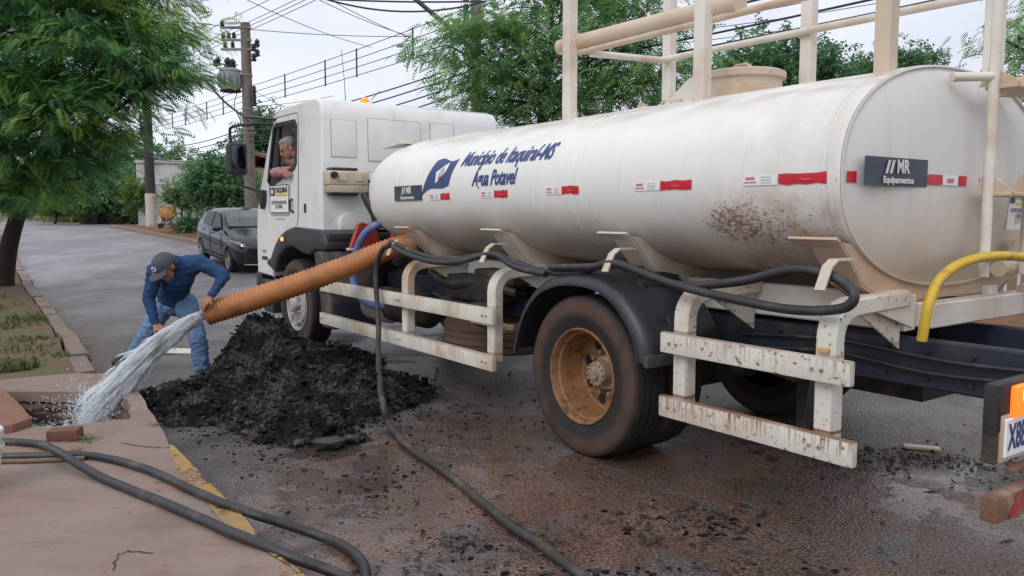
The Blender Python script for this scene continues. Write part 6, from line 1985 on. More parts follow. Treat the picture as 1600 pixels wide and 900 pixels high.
for k in range(14):
    a = 2 * math.pi * k / 14
    u, v = 0.034 * math.cos(a), 0.020 * math.sin(a)
    th = math.asin(min(1, max(0, (0.046 + v) / 0.098)))
    rr_ = 0.113 * math.cos(th) ** 0.72
    bvs.append(hpnt(u, -0.006 + rr_ * math.sqrt(max(0, 1 - (u / 0.098) ** 2)) + 0.005, 0.030 + 0.046 + v))
bd.add(bvs, [tuple(range(14))]).build('cap_badge', M['print_white'], cap_o, smooth=0)
MB().add([p.lerp(sum(bvs, Vector()) / 14, 0.45) + face_dir * 0.003 for p in bvs], [tuple(range(14))]).build('badge_centre', M['navy'], cap_o, smooth=0)
hrb = Flesh(); hrb.ball(hpnt(0, -0.035, -0.005), 0.088, (0.93, 0.85, 0.75), hrot); hrb.fuse('hair', M['dark_hair'], W, 0.012, 2)
for sx in (1, -1):
    MB().sphere(hpnt(0.032 * sx, 0.088, 0.002), 0.011, 10, 8).build('eye', M['eye'], W)

# ---------------- the driver leaning out of the cab window
dh = TL(*(5.337, 1.130, 2.316))
D = thing('person', 'grey haired driver in pink shirt leaning out of the cab window', 'person', tuple(TL(5.0, 0.7, 1.7)))
db = TL(5.0, 0.7, 1.7)
fd = (CR * -0.75 + FW * 0.10 + Vector((0, 0, -0.38))).normalized()
dsd = fd.cross(Vector((0, 0, 1))).normalized(); dup_ = dsd.cross(fd).normalized()
dro = Matrix((dsd, fd, dup_)).transposed()
dhl = dh - db
def dp(x, y, z): return dhl + dro @ Vector((x, y, z))
def dl(x, y, z): return TL(x, y, z) - db
fl = Flesh()
shn, shf = dl(5.28, 0.97, 2.06), dl(5.08, 0.62, 2.05)
pel = dl(4.85, 0.52, 1.76)
fl.limb([pel, dl(5.0, 0.68, 1.95), dl(5.15, 0.80, 2.05)], [0.14, 0.145, 0.13]).limb([shn, dl(5.15, 0.82, 2.08), shf], [0.062, 0.10, 0.062]).limb([dl(5.15, 0.86, 2.10), dhl], [0.07, 0.055])
elb, wrs = dl(5.62, 1.20, 2.045), dl(5.30, 1.215, 2.035)
fl.limb([shn, elb, wrs], [0.055, 0.042, 0.028]).limb([shf, dl(5.35, 0.5, 1.88), dl(5.6, 0.6, 1.95)], [0.055, 0.042, 0.028])
fl.limb([pel, dl(5.3, 0.55, 1.68), dl(5.5, 0.55, 1.5)], [0.10, 0.075, 0.06])
fl.ball(dp(0, -0.008, 0.03), 0.098, (0.82, 1.0, 1.0), dro).ball(dp(0, 0.032, -0.04), 0.072, (0.88, 0.85, 1.15), dro).ball(dp(0, 0.058, -0.092), 0.032, (1.1, 0.9, 0.8), dro)
fl.limb([dp(0, 0.088, 0.008), dp(0, 0.114, -0.032)], [0.009, 0.014], 10).limb([dp(-0.03, 0.086, 0.02), dp(0.03, 0.086, 0.02)], [0.011, 0.011], 8).limb([dp(-0.02, 0.09, -0.066), dp(0.02, 0.09, -0.066)], [0.008, 0.008], 8)
for sx in (1, -1): fl.ball(dp(0.082 * sx, -0.01, -0.01), 0.030, (0.35, 0.7, 1.1), dro)
hand(fl, wrs, -FW * 0.9 + Vector((0, 0, -0.2)), CR, 0.5, side=1)
hand(fl, dl(5.6, 0.6, 1.95), FW + Vector((0, 0, .2)), Vector((0, 0, -1)), 0.9, side=1)
fl.fuse('body', M['skin_light'], D, 0.0095, 3)
sh = Flesh()
sh.limb([pel, dl(5.0, 0.68, 1.95), dl(5.15, 0.80, 2.04)], [0.155, 0.162, 0.145]).limb([shn, dl(5.15, 0.82, 2.07), shf], [0.078, 0.115, 0.078])
sh.limb([shn, shn.lerp(elb, .5), elb, elb.lerp(wrs, .75)], [0.078, 0.070, 0.062, 0.050]).limb([shf, dl(5.35, 0.5, 1.88)], [0.076, 0.06])
sh.fuse('shirt', M['pink_shirt'], D, 0.012, 3, 0.009, 10)
tr2 = Flesh(); tr2.limb([pel, dl(5.3, 0.55, 1.68), dl(5.5, 0.55, 1.5)], [0.13, 0.09, 0.08]); tr2.fuse('trousers', M['jeans'], D, 0.014, 2)
hrb = Flesh(); hrb.ball(dp(0, -0.022, 0.040), 0.101, (0.86, 0.98, 0.93), dro).ball(dp(0, 0.02, 0.085), 0.062, (1.1, 0.95, 0.7), dro)
hrb.fuse('hair', M['grey_hair'], D, 0.010, 2, 0.006, 30)
for sx in (1, -1):
    MB().sphere(dp(0.032 * sx, 0.089, 0.0), 0.011, 10, 8).build('eye', M['eye'], D)
    MB().bar(dp(0.018 * sx, 0.098, 0.024), dp(0.046 * sx, 0.088, 0.026), 0.007, 0.009).build('eyebrow', M['grey_hair'], D, smooth=0)

# ================================================================ the grey hatchback
CARP = Vector((-6.962, 19.600, 0.157))
CA = math.atan2(-0.86, 0.51) 
car = thing('parked_car', 'dark grey hatchback with lit headlamps waiting behind the truck cab', 'car', (0, 0, 0))
# local frame: x forward, y left; front right wheel is the one seen nearest
stations = [  # x, half width low, half width mid, z bottom, z shoulder, hood/roof z, half width top
    (1.95, 0.52, 0.58, 0.24, 0.62, 0.66, 0.45), (1.86, 0.70, 0.76, 0.20, 0.68, 0.74, 0.62), (1.65, 0.80, 0.84, 0.19, 0.78, 0.86, 0.70), (1.30, 0.83, 0.86, 0.19, 0.86, 0.95, 0.74),
    (0.95, 0.83, 0.86, 0.19, 0.91, 1.02, 0.74), (0.72, 0.83, 0.86, 0.19, 0.93, 1.06, 0.73), (0.35, 0.83, 0.86, 0.19, 0.94, 1.30, 0.66), (0.02, 0.83, 0.86, 0.19, 0.95, 1.43, 0.61), (-0.4, 0.83, 0.86, 0.19, 0.96, 1.475, 0.60), (-0.9, 0.83, 0.86, 0.19, 0.98, 1.46, 0.60),
    (-1.35, 0.83, 0.85, 0.20, 1.0, 1.40, 0.59), (-1.62, 0.82, 0.84, 0.22, 1.01, 1.28, 0.58), (-1.85, 0.78, 0.81, 0.26, 0.98, 1.06, 0.62), (-1.97, 0.66, 0.70, 0.34, 0.80, 0.86, 0.56)]
def car_ring(x, a, b, zb, zs, zt, wt):
    pts = [(a * 0.86, zb), (a, zb + 0.05), (b, (zb + zs) / 2 + 0.02), (b - 0.005, zs - 0.12), (b - 0.035, zs), (wt + (b - wt) * 0.45, zs + (zt - zs) * 0.52), (wt + 0.03, zt - 0.045), (wt - 0.06, zt - 0.005), (wt * 0.4, zt + 0.015)]
    return [Vector((x, -y, z)) for y, z in pts] + [Vector((x, y, z)) for y, z in reversed(pts)]
m = MB(); loft(m, [car_ring(*s) for s in stations])
body = m.build('body', M['car'], car, smooth=45)
modified(body, [('SUBSURF', {'levels': 1, 'render_levels': 1})])
# cut wheel arches
for x in (1.22, -1.27):
    c = MB().lathe([(0.001, -1.2), (0.335, -1.2), (0.335, 1.2), (0.001, 1.2)], 32, (x, 0, 0.30)).build('cut', None, None, smooth=0)
    modified(body, [('BOOLEAN', {'operation': 'DIFFERENCE', 'object': c, 'solver': 'EXACT'})]); drop(c)
while len(body.data.materials) > 1: body.data.materials.pop()
if not body.data.materials: body.data.materials.append(M['car'])
for p in body.data.polygons: p.material_index = 0
body.data.polygons.foreach_set('use_smooth', [True] * len(body.data.polygons)); body.data.set_sharp_from_angle(angle=R(45))
MB().box((0, 0, 0.36), (3.3, 1.5, 0.34)).build('underbody', M['black'], car, smooth=0)
for x in (1.22, -1.27):
    for sg in (1, -1):
        w = group_part('wheel', car, (x, 0, 0.30), (0, 0, 0 if sg > 0 else math.pi))
        MB().lathe([(0.20, 0.66), (0.285, 0.66), (0.30, 0.68), (0.30, 0.82), (0.285, 0.84), (0.21, 0.85), (0.20, 0.83)], 36).build('tyre', M['tyre'], w)
        r = MB().lathe([(0.205, 0.845), (0.19, 0.835), (0.18, 0.80), (0.10, 0.79), (0.001, 0.79)], 32)
        r.build('rim', M['black'], w)
        sp_ = MB()
        for k in range(10):
            a = 2 * math.pi * k / 10
            sp_.bar(Vector((0.03 * math.cos(a), 0.82, 0.03 * math.sin(a))), Vector((0.195 * math.cos(a), 0.838, 0.195 * math.sin(a))), 0.03, 0.02, up=(0, 1, 0))
        sp_.lathe([(0.19, 0.84), (0.205, 0.852), (0.205, 0.84)], 28); sp_.lathe([(0.05, 0.83), (0.045, 0.85), (0.001, 0.852)], 14)
        sp_.build('spokes', M['chrome'], w)
def side_glass(pts, sg):
    # follow the leaning greenhouse side
    vs = []
    for x, z in pts:
        k = (z - 0.95) / 0.5
        vs.append((x, sg * (0.845 - 0.185 * max(0, k) - 0.012 * 0), z))
    return MB().add(vs + [(x, y - sg * 0.03, z) for x, y, z in vs], [tuple(range(len(vs)))] + [(i, (i + 1) % len(vs), len(vs) + (i + 1) % len(vs), len(vs) + i) for i in range(len(vs))])
for sg in (1, -1):
    side_glass([(0.62, 0.985), (-0.28, 1.00), (-0.28, 1.38), (-0.02, 1.37), (0.28, 1.22)], sg).build('side_window', M['car_glass'], car, smooth=0)
    side_glass([(-0.35, 1.00), (-1.05, 1.025), (-1.18, 1.12), (-1.02, 1.33), (-0.80, 1.38), (-0.35, 1.385)], sg).build('side_window', M['car_glass'], car, smooth=0)
    MB().sphere((0.62, sg * 0.95, 1.02), 0.10, 14, 10, (0.75, 1.15, 0.72)).build('wing_mirror', M['car'], car)
    MB().prism([(1.90, 0.67), (1.62, 0.74), (1.50, 0.82), (1.72, 0.79), (1.88, 0.74)], lambda u, v, q: (u, sg * ((0.60 + (1.95 - u) * 0.60) + q), v), 0.0, 0.05).build('headlamp', M['chrome'], car, bevel=0.01)
    MB().sphere((1.84, sg * 0.68, 0.715), 0.045, 12, 8, (0.8, 0.9, 0.8)).build('headlamp_bulb', M['headlight'], car)
    MB().prism([(1.97, 0.30), (1.85, 0.32), (1.86, 0.50), (1.95, 0.40)], lambda u, v, q: (u + 0.01, sg * (0.60 + (1.97 - u) * 0.9 + q), v), 0.0, 0.03).build('fog_recess', M['black'], car, smooth=0)
    MB().tube([(0.72, sg * 0.862, 0.30), (-1.0, sg * 0.862, 0.30)], 0.02, 6).build('sill', M['black'], car)
    MB().box((-0.12, sg * 0.862, 0.86), (0.18, 0.02, 0.03)).box((-0.95, sg * 0.855, 0.88), (0.18, 0.02, 0.03)).build('door_handle', M['car'], car, bevel=0.006, seg=1)
    MB().tube([(0.70, sg * 0.864, 0.35), (0.66, sg * 0.862, 0.92)], 0.006, 6).tube([(-0.32, sg * 0.866, 0.35), (-0.32, sg * 0.862, 0.96)], 0.006, 6).tube([(0.9, sg * 0.868, 0.60), (-1.0, sg * 0.868, 0.66)], 0.008, 6).build('door_gap', M['black'], car)
MB().add([(0.76, 0.70, 1.075), (0.76, -0.70, 1.075), (0.42, -0.675, 1.275), (0.10, -0.60, 1.41), (0.10, 0.60, 1.41), (0.42, 0.675, 1.275)], [(0, 1, 2, 5), (5, 2, 3, 4)]).add([(0.80, 0.70, 1.09), (0.80, -0.70, 1.09), (0.46, -0.675, 1.30), (0.12, -0.60, 1.445), (0.12, 0.60, 1.445), (0.46, 0.675, 1.30)], [(0, 1, 2, 5), (5, 2, 3, 4)]).build('windscreen', M['windscreen'], car, smooth=0)
MB().prism([(-0.48, 0.50), (0.48, 0.50), (0.58, 0.66), (-0.58, 0.66)], lambda u, v, q: (1.94 + q, u, v), 0, 0.04).build('grille', M['black'], car, bevel=0.01)
MB().prism([(-0.52, 0.30), (0.52, 0.30), (0.40, 0.42), (-0.40, 0.42)], lambda u, v, q: (1.945 + q, u, v), 0, 0.04).build('lower_grille', M['black'], car, bevel=0.01)
MB().tube([(1.90, -0.66, 0.26), (1.99, -0.3, 0.255), (1.99, 0.3, 0.255), (1.90, 0.66, 0.26)], 0.022, 8).build('chrome_strip', M['chrome'], car)
MB().box((1.995, 0, 0.46), (0.01, 0.40, 0.13)).build('licence_plate', M['print_white'], car, smooth=0)
# place it: front right wheel on the road at the measured spot
yaw = math.atan2(-0.813, 0.583)
car.rotation_euler = (0, R(4.0), yaw)
off = Matrix.Rotation(yaw, 3, 'Z') @ Vector((1.22, -0.84, 0))
car.location = (CARP.x - off.x, CARP.y - off.y, hgt(CARP.y) + 0.085)

# ================================================================ poles and wires
def pole(name, label, px_, Y, h, r0, r1, mat, white=0.0):
    b = Vector(px_)
    t = thing(name, label, 'utility pole', (b.x, b.y, hgt(Y)), 0, 'utility poles along the street')
    MB().cone((0, 0, -0.2), (0, 0, h), r0, r1, 18).build('pole_shaft', mat, t)
    if white: MB().cone((0, 0, -0.1), (0, 0, white), r0 + 0.012, r0 + 0.008, 18).build('whitewashed_base', M['pole_white'], t)
    return t
pa = Vector((-8.775, 27.000, 2.298)); pbv = Vector((-0.746, 17.000, 4.666)); pl = Vector((-17.060, 38.000, 2.602))
PA = pole('utility_pole', 'concrete pole with grey transformer standing behind the truck mirror', pa, 27, 7.27, 0.20, 0.155, M['pole_concrete'])
zA = lambda z: z - hgt(27)
for z in (7.65, 7.25, 6.95):
    MB().box((-0.28, -0.1, zA(z)), (1.0, 0.09, 0.07)).build('cross_arm', M['steel'], PA, smooth=0)
def insulator(par, x, y, z, s=1.0):
    MB().lathe([(0.001, 0), (0.05 * s, 0.01), (0.06 * s, 0.05 * s), (0.03 * s, 0.07 * s), (0.055 * s, 0.09 * s), (0.055 * s, 0.12 * s), (0.02 * s, 0.16 * s), (0.001, 0.17 * s)], 10, (x, y, z), 'Z').build('insulator', M['insul'], par)
for x, z in ((-0.70, 7.30), (-0.52, 7.30), (-0.35, 7.30), (-0.65, 7.0), (-0.4, 7.0), (-0.72, 7.69)):
    insulator(PA, x, -0.1, zA(z), 1.25)
for k in range(4):
    insulator(PA, 0.30 + 0.12 * (k % 2), -0.15, zA(6.55 + 0.16 * k), 1.5)
    MB().tube([(0.2, -0.12, zA(6.62 + 0.16 * k)), (0.48, -0.14, zA(6.75 + 0.14 * k))], 0.015, 6).build('bracket', M['insul'], PA)
    insulator(PA, 0.27, -0.12, zA(5.10 + 0.16 * k), 1.2)
tf = MB().lathe([(0.001, 0.0), (0.30, 0.02), (0.33, 0.10), (0.34, 0.46), (0.33, 0.60), (0.35, 0.61), (0.35, 0.66), (0.24, 0.72), (0.001, 0.74)], 24, (-0.52, -0.08, zA(5.62)), 'Z').build('transformer', M['transformer'], PA)
for k in range(14):
    a = 2 * math.pi * k / 14
    MB().box((-0.52 + 0.36 * math.cos(a), -0.08 + 0.36 * math.sin(a), zA(5.95)), (0.02, 0.10, 0.42), Matrix.Rotation(a + math.pi / 2, 3, 'Z')).build('cooling_fin', M['transformer'], tf, smooth=0)
MB().lathe([(0.001, 0), (0.33, 0.0), (0.35, 0.04), (0.20, 0.05)], 20, (-0.52, -0.08, zA(5.58)), 'Z').build('transformer_base', M['under'], tf)
for x, z, h in ((-0.58, 6.34, 0.34), (-0.42, 6.34, 0.30), (-0.90, 6.42, 0.28), (-1.0, 6.40, 0.22)):
    insulator(PA, x, -0.1, zA(z), 1.9 * h / 0.3)
MB().tube([(-0.25, -0.1, zA(6.45)), (-1.0, -0.1, zA(6.50))], 0.02, 6).box((-0.3, -0.08, zA(5.75)), (0.5, 0.12, 0.08)).build('bracket', M['steel'], PA)
MB().tube(rings_smooth([(-0.25, -0.2, zA(5.6)), (-0.36, -0.25, zA(5.1)), (-0.16, -0.2, zA(4.6))], 5), 0.015, 6).build('drop_lead', M['wire'], PA)
for z in (6.1, 5.0, 4.35, 4.2):
    MB().cone((0, 0, zA(z)), (0, 0, zA(z) + 0.06), 0.19, 0.19, 16).build('pole_band', M['steel'], PA)
a_ = Vector((-8.883, 26.900, 4.674)) - Vector((pa.x, pa.y, hgt(27))); e_ = Vector((-9.454, 24.500, 5.683)) - Vector((pa.x, pa.y, hgt(27)))
MB().tube(rings_smooth([a_ + Vector((.2, 0, -.05)), a_.lerp(e_, .45), a_.lerp(e_, .80) + Vector((0, 0, 0.12)), e_], 6), 0.035, 8).build('lamp_arm', M['steel'], PA)
MB().sphere(e_ + Vector((-0.2, -0.1, -0.03)), 0.2, 12, 8, (1.4, 0.6, 0.4)).build('lamp_head', M['steel'], PA)
PL = pole('utility_pole', 'dark pole with whitewashed base on the red corner pavement', pl, 38, 9.5, 0.24, 0.17, M['pole_dark'], 1.65)
PB = pole('utility_pole', 'concrete pole half hidden in the feathery tree behind the tank', pbv, 17, 10.5, 0.125, 0.095, M['pole_concrete'])
for z in (5.85, 5.6, 5.4, 5.2):
    insulator(PB, -0.2, -0.1, z, 1.2); insulator(PL, -0.25, -0.12, z + 0.1 - hgt(38), 1.4)
MB().box((0, -0.05, 7.6), (1.6, 0.09, 0.09)).build('cross_arm', M['steel'], PB, smooth=0)
a_ = Vector((-0.985, 16.600, 5.075)) - Vector((pbv.x, pbv.y, hgt(17))); e_ = Vector((-1.931, 14.800, 5.568)) - Vector((pbv.x, pbv.y, hgt(17)))
MB().tube([Vector((-0.05, 0, a_.z - 0.25)), a_, a_.lerp(e_, .5), e_], 0.045, 10).build('lamp_arm', M['steel'], PB)
MB().sphere(e_, 0.16, 12, 8, (1.4, 0.6, 0.4)).build('lamp_head', M['steel'], PB)

def cat(a, b, sag, n=14):
    a, b = Vector(a), Vector(b)
    return [a.lerp(b, i / n) - Vector((0, 0, sag * 4 * (i / n) * (1 - i / n))) for i in range(n + 1)]
def line_thing(name, label, runs, r, spacers=()):
    t = thing(name, label, 'power line', tuple(runs[0][0]), 0, 'overhead lines above the street')
    o = Vector(runs[0][0])
    for p in runs:
        MB().tube([Vector(q) - o for q in p], r, 5).build('wire', M['wire'], t)
    for p, q, rr in spacers:
        MB().tube([Vector(p) - o, Vector(q) - o], rr, 6).build('spacer', M['insul'], t)
    return t
# four-wire bundle on spacers: far -> left pole -> transformer pole -> near pole -> past the camera
runs, runs2 = [], []
P0, P1, P2, P3 = Vector((pl.x - 14, pl.y + 19, 0)), Vector((pl.x, pl.y, 0)), Vector((pa.x, pa.y, 0)), Vector((pbv.x, pbv.y, 0))
P4 = P3 + (P3 - P2) * 1.3
lev = [(6.05, 5.95, 5.76, 5.90, 6.0), (5.85, 5.75, 5.55, 5.66, 5.75), (5.66, 5.56, 5.35, 5.44, 5.5), (5.46, 5.36, 5.15, 5.22, 5.3)]
dxy = Vector((0.16, -0.10, 0))
for L_ in lev:
    pts = []
    for (u, v), (z0, z1), sg in (((P0, P1), (L_[0], L_[1]), .15), ((P1, P2), (L_[1], L_[2]), .06), ((P2, P3), (L_[2], L_[3]), .05), ((P3, P4), (L_[3], L_[4]), .1)):
        seg = cat(u + dxy + Vector((0, 0, z0)), v + dxy + Vector((0, 0, z1)), sg)
        pts += seg if not pts else seg[1:]
    runs.append(pts)
sps = []
for i in (18, 20, 23, 25, 31, 34, 36, 39):
    sps.append((runs[0][i] + Vector((0, 0, .03)), runs[3][i] - Vector((0, 0, .04)), 0.022))
line_thing('spaced_power_line', 'four stacked wires held by upright spacers beyond the cab roof', runs, 0.010, sps)
runs = []
for dx, z in ((-0.72, 7.82), (-0.70, 7.47), (-0.45, 7.45), (-0.2, 7.42)):
    d = Vector((dx, -0.1, 0))
    runs.append(cat(P1 + d + Vector((0, 0, z + 0.5)), P2 + d + Vector((0, 0, z)), .12) + cat(P2 + d + Vector((0, 0, z)), P3 + d * .8 + Vector((0, 0, z + .1)), .10)[1:] + cat(P3 + d * .8 + Vector((0, 0, z + .1)), P4 + d + Vector((0, 0, z + .2)), .2)[1:])
line_thing('primary_power_line', 'highest wires running over the top of the transformer pole', runs, 0.010)
# telephone cables lower down
runs = []
for k, z in enumerate((4.45, 4.30, 4.12, 3.95)):
    d = Vector((0.05 + .03 * k, -0.2, 0))
    runs.append(cat(P1 + d + Vector((0, 0, z + .3)), P2 + d + Vector((0, 0, z)), 0.28 + 0.05 * k) + cat(P2 + d + Vector((0, 0, z)), P3 + d + Vector((0, 0, z + .25)), .12 + .04 * k)[1:] + cat(P3 + d + Vector((0, 0, z + .25)), P4 + d + Vector((0, 0, z + .4)), .2)[1:])
line_thing('telephone_cable', 'sagging lower cables passing behind the cab roof', runs, 0.017)
line_thing('crossing_wire', 'single thin wire crossing from the big tree towards the feathery tree', [cat((-7.951, 20.000, 6.223), (-2.623, 21.000, 6.089), .1)], 0.009)
line_thing('slanting_wire', 'thin wire slanting down across the sky above the transformer pole', [cat((-5.905, 18.000, 6.274), (-4.472, 26.000, 6.833), .1)], 0.009)
line_thing('service_wire', 'pair of thin drop wires slanting to the feathery tree', [cat((-3.557, 15.000, 5.464), (-2.179, 18.000, 5.427), .05), cat((-3.359, 15.000, 5.475), (-1.969, 18.000, 5.317), .05)], 0.007)
line_thing('twisted_cable', 'thick twisted cables along the top edge of the sky', [cat((-2.822, 11.000, 4.437), (-0.342, 11.000, 4.387), .03), cat((-2.565, 11.000, 4.437), (-0.342, 11.000, 4.387), .16)], 0.013)
line_thing('far_side_wires', 'thin wires seen between the walkway rails over the tank', [cat((4.502, 24.000, 6.500), (13.045, 20.000, 7.040), .1), cat((4.496, 24.000, 6.829), (11.795, 20.000, 7.191), .1), cat((4.492, 24.000, 7.048), (9.312, 20.000, 7.191), .1), cat((2.996, 24.000, 6.957), (7.760, 20.000, 7.191), .1)], 0.011)
line_thing('low_service_wire', 'thin wire dropping from the transformer pole to the house roofs', [cat((-8.525, 26.800, 5.638), (-6.612, 24.000, 4.654), .03), cat((-16.613, 37.500, 6.545), (-17.374, 44.000, 5.702), .2), cat((-8.520, 26.800, 5.099), (-5.282, 24.000, 5.025), .05)], 0.008)

# ================================================================ trees
def frond_template(pairs=7, L=1.0, w=0.22, droop=0.35, leaf=0.055):
    """a feathery leaf: midrib with paired leaflets, along +x, drooping"""
    V, F = [], []
    def at(t): return Vector((t * L, 0, -droop * t * t * L))
    for i in range(pairs):
        t = 0.12 + 0.86 * i / (pairs - 1)
        c = at(t)
        ln = w * (0.55 + 0.9 * math.sin(math.pi * min(1, (t * 0.9 + 0.08))))
        for sg in (1, -1):
            b = len(V)
            tip = c + Vector((0.35 * ln, sg * ln, -0.30 * ln))
            md = c.lerp(tip, 0.5)
            V += [c, md + Vector((leaf, -sg * leaf * 0.3, 0)), tip, md - Vector((leaf, -sg * leaf * 0.3, 0))]
            F.append((b, b + 1, b + 2, b + 3))
    return np.array([v[:] for v in V]), np.array(F)
def sprig_template(n=9, seed=1, r=0.5, size=0.52):
    """a clump of broad leaves"""
    g = random.Random(seed)
    V, F = [], []
    for k in range(n):
        c = Vector((g.gauss(0, r * .5), g.gauss(0, r * .5), g.gauss(0, r * .35)))
        a = g.uniform(0, 6.28); el = g.uniform(-.9, .5)
        d = Vector((math.cos(a) * math.cos(el), math.sin(a) * math.cos(el), math.sin(el)))
        s = d.cross(Vector((0, 0, 1))).normalized() * size * 0.30
        b = len(V)
        V += [c, c + d * size * .5 + s, c + d * size, c + d * size * .5 - s]
        F.append((b, b + 1, b + 2, b + 3))
    return np.array([v[:] for v in V]), np.array(F)
T_FROND = frond_template(9, 1.0, 0.24, 0.45, 0.042)
T_FINE = frond_template(6, 1.0, 0.26, 0.5, 0.07)
T_SPRIG = sprig_template()
def scatter(name, tmpl, pos, yaw, pitch, roll, scale, mat, parent, age=None):
    tv, tf_ = tmpl
    n = len(pos)
    cy, sy, cp_, sp__, cr_, sr_ = np.cos(yaw), np.sin(yaw), np.cos(pitch), np.sin(pitch), np.cos(roll), np.sin(roll)
    Rm = np.empty((n, 3, 3))
    Rm[:, 0, 0] = cy * cp_; Rm[:, 0, 1] = cy * sp__ * sr_ - sy * cr_; Rm[:, 0, 2] = cy * sp__ * cr_ + sy * sr_
    Rm[:, 1, 0] = sy * cp_; Rm[:, 1, 1] = sy * sp__ * sr_ + cy * cr_; Rm[:, 1, 2] = sy * sp__ * cr_ - cy * sr_
    Rm[:, 2, 0] = -sp__; Rm[:, 2, 1] = cp_ * sr_; Rm[:, 2, 2] = cp_ * cr_
    V = np.einsum('nij,kj->nki', Rm, tv) * scale[:, None, None] + pos[:, None, :]
    F = tf_[None] + (np.arange(n) * len(tv))[:, None, None]
    o = np_mesh(name, V.reshape(-1, 3), F.reshape(-1, 4), mat, parent)
    if age is not None:
        a = o.data.attributes.new('age', 'FLOAT', 'POINT')
        a.data.foreach_set('value', np.repeat(age, len(tv)).astype(np.float32))
    return o
def tree(name, label, base, trunk, lobes, nclump, per, size, tmpl, leaf, bark, seed, cat_='tree', group=None, flat=0.28, spread=1.0, r0=0.2, shell=0.45, wild=0.5):
    """trunk: world points; lobes: (centre, radii) of the crown; clumps of fronds fill the lobes"""
    base = Vector(base)
    t = thing(name, label, cat_, tuple(base), 0, group)
    g = np.random.default_rng(seed)
    rp = random.Random(seed)
    tp = rings_smooth([Vector(p) - base for p in trunk], 5)
    m = MB()
    m.tube(tp, r0, 10, scale=[1.25 - 0.75 * (i / (len(tp) - 1)) ** 0.8 + (0.25 if i == 0 else 0) for i in range(len(tp))])
    m.build('trunk', bark, t, smooth=60)
    lim = MB()
    vol = np.array([r[0] * r[1] * r[2] for c, r in lobes]) ** 0.75; vol /= vol.sum()
    P, Y, PT, RL, S, AG = [], [], [], [], [], []
    for (c, r), fr in zip(lobes, vol):
        c = np.array(Vector(c) - base); r = np.array(r)
        k = max(3, int(nclump * fr))
        start = tp[int(len(tp) * rp.uniform(.55, .98)) - 1]
        cc_ = Vector(c)
        mid = start.lerp(cc_, .5) + Vector((0, 0, .12 * r[2]))
        lim.tube(rings_smooth([start, mid, cc_ + Vector((0, 0, -.1 * r[2]))], 4), r0 * 0.38, 6, scale=list(np.linspace(1, .35, 9)))
        for q in range(k):
            d = g.normal(size=3); d /= np.linalg.norm(d)
            u = (shell + (1 - shell) * g.random()) ** 0.6
            cl = c + d * r * u
            if q % 3 == 0:
                e = Vector(cl)
                lim.tube([cc_.lerp(e, .05), cc_.lerp(e, .55) + Vector((0, 0, .08 * r[2])), e], r0 * 0.13, 5, scale=[1, .7, .3])
            cs = spread * size * g.uniform(1.0, 2.2)
            nn = int(per * g.uniform(.6, 1.4))
            off = g.normal(size=(nn, 3)) * np.array([cs, cs, cs * flat])
            P.append(cl + off)
            yw = np.arctan2(off[:, 1] + d[1] * cs * .7, off[:, 0] + d[0] * cs * .7) + g.normal(0, wild, nn)
            Y.append(yw); PT.append(g.normal(0.18, 0.32, nn)); RL.append(g.normal(0, 0.4, nn)); S.append(size * g.uniform(.65, 1.35, nn)); AG.append(np.clip(g.beta(1.1, 1.6) + g.normal(0, .08, nn), 0, 1))
    lim.build('limbs', bark, t, smooth=60)
    scatter('crown', tmpl, np.concatenate(P), np.concatenate(Y), np.concatenate(PT), np.concatenate(RL), np.concatenate(S), leaf, t, np.concatenate(AG))
    return t
# big street tree on the left, over the verge
b0 = Vector((-10.224, 16.000, 0.207)); b0.z = 0.1
tree('street_tree', 'big dark feathery tree leaning over the verge at the left', b0, [b0, (-9.929, 15.800, 0.921), (-9.448, 15.500, 1.734), (-8.915, 15.200, 2.390), (-8.520, 15.000, 3.141)],
     [((-8.606, 14.500, 4.651), (2.2, 2.0, 1.4)), ((-7.119, 14.000, 4.277), (1.3, 1.5, 1.0)), ((-8.048, 14.200, 3.387), (1.5, 1.5, 0.8)), ((-8.974, 14.200, 2.835), (1.4, 1.4, 0.9)), ((-6.220, 13.800, 3.952), (0.6, 0.8, 0.32)), ((-5.818, 13.800, 3.995), (0.35, 0.5, 0.14)), ((-6.365, 14.200, 4.857), (0.6, 0.9, 0.6)), ((-7.685, 14.300, 2.788), (0.6, 0.8, 0.45)), ((-8.791, 14.400, 2.289), (0.9, 0.9, 0.35)), ((-7.652, 14.400, 2.232), (0.4, 0.7, 0.3)), ((-7.747, 14.500, 5.966), (2.0, 2.0, 1.2)), ((-10.243, 14.500, 3.873), (2.0, 2.0, 1.8)), ((-6.935, 14.000, 3.523), (0.5, 0.7, 0.4)), ((-9.362, 14.200, 1.999), (0.9, 0.9, 0.35)), ((-8.243, 14.200, 1.831), (0.6, 0.7, 0.2))],
     430, 42, 0.25, T_FROND, M['leaf_a'], M['bark'], 4, flat=0.17, spread=0.85, r0=0.16, shell=.35)
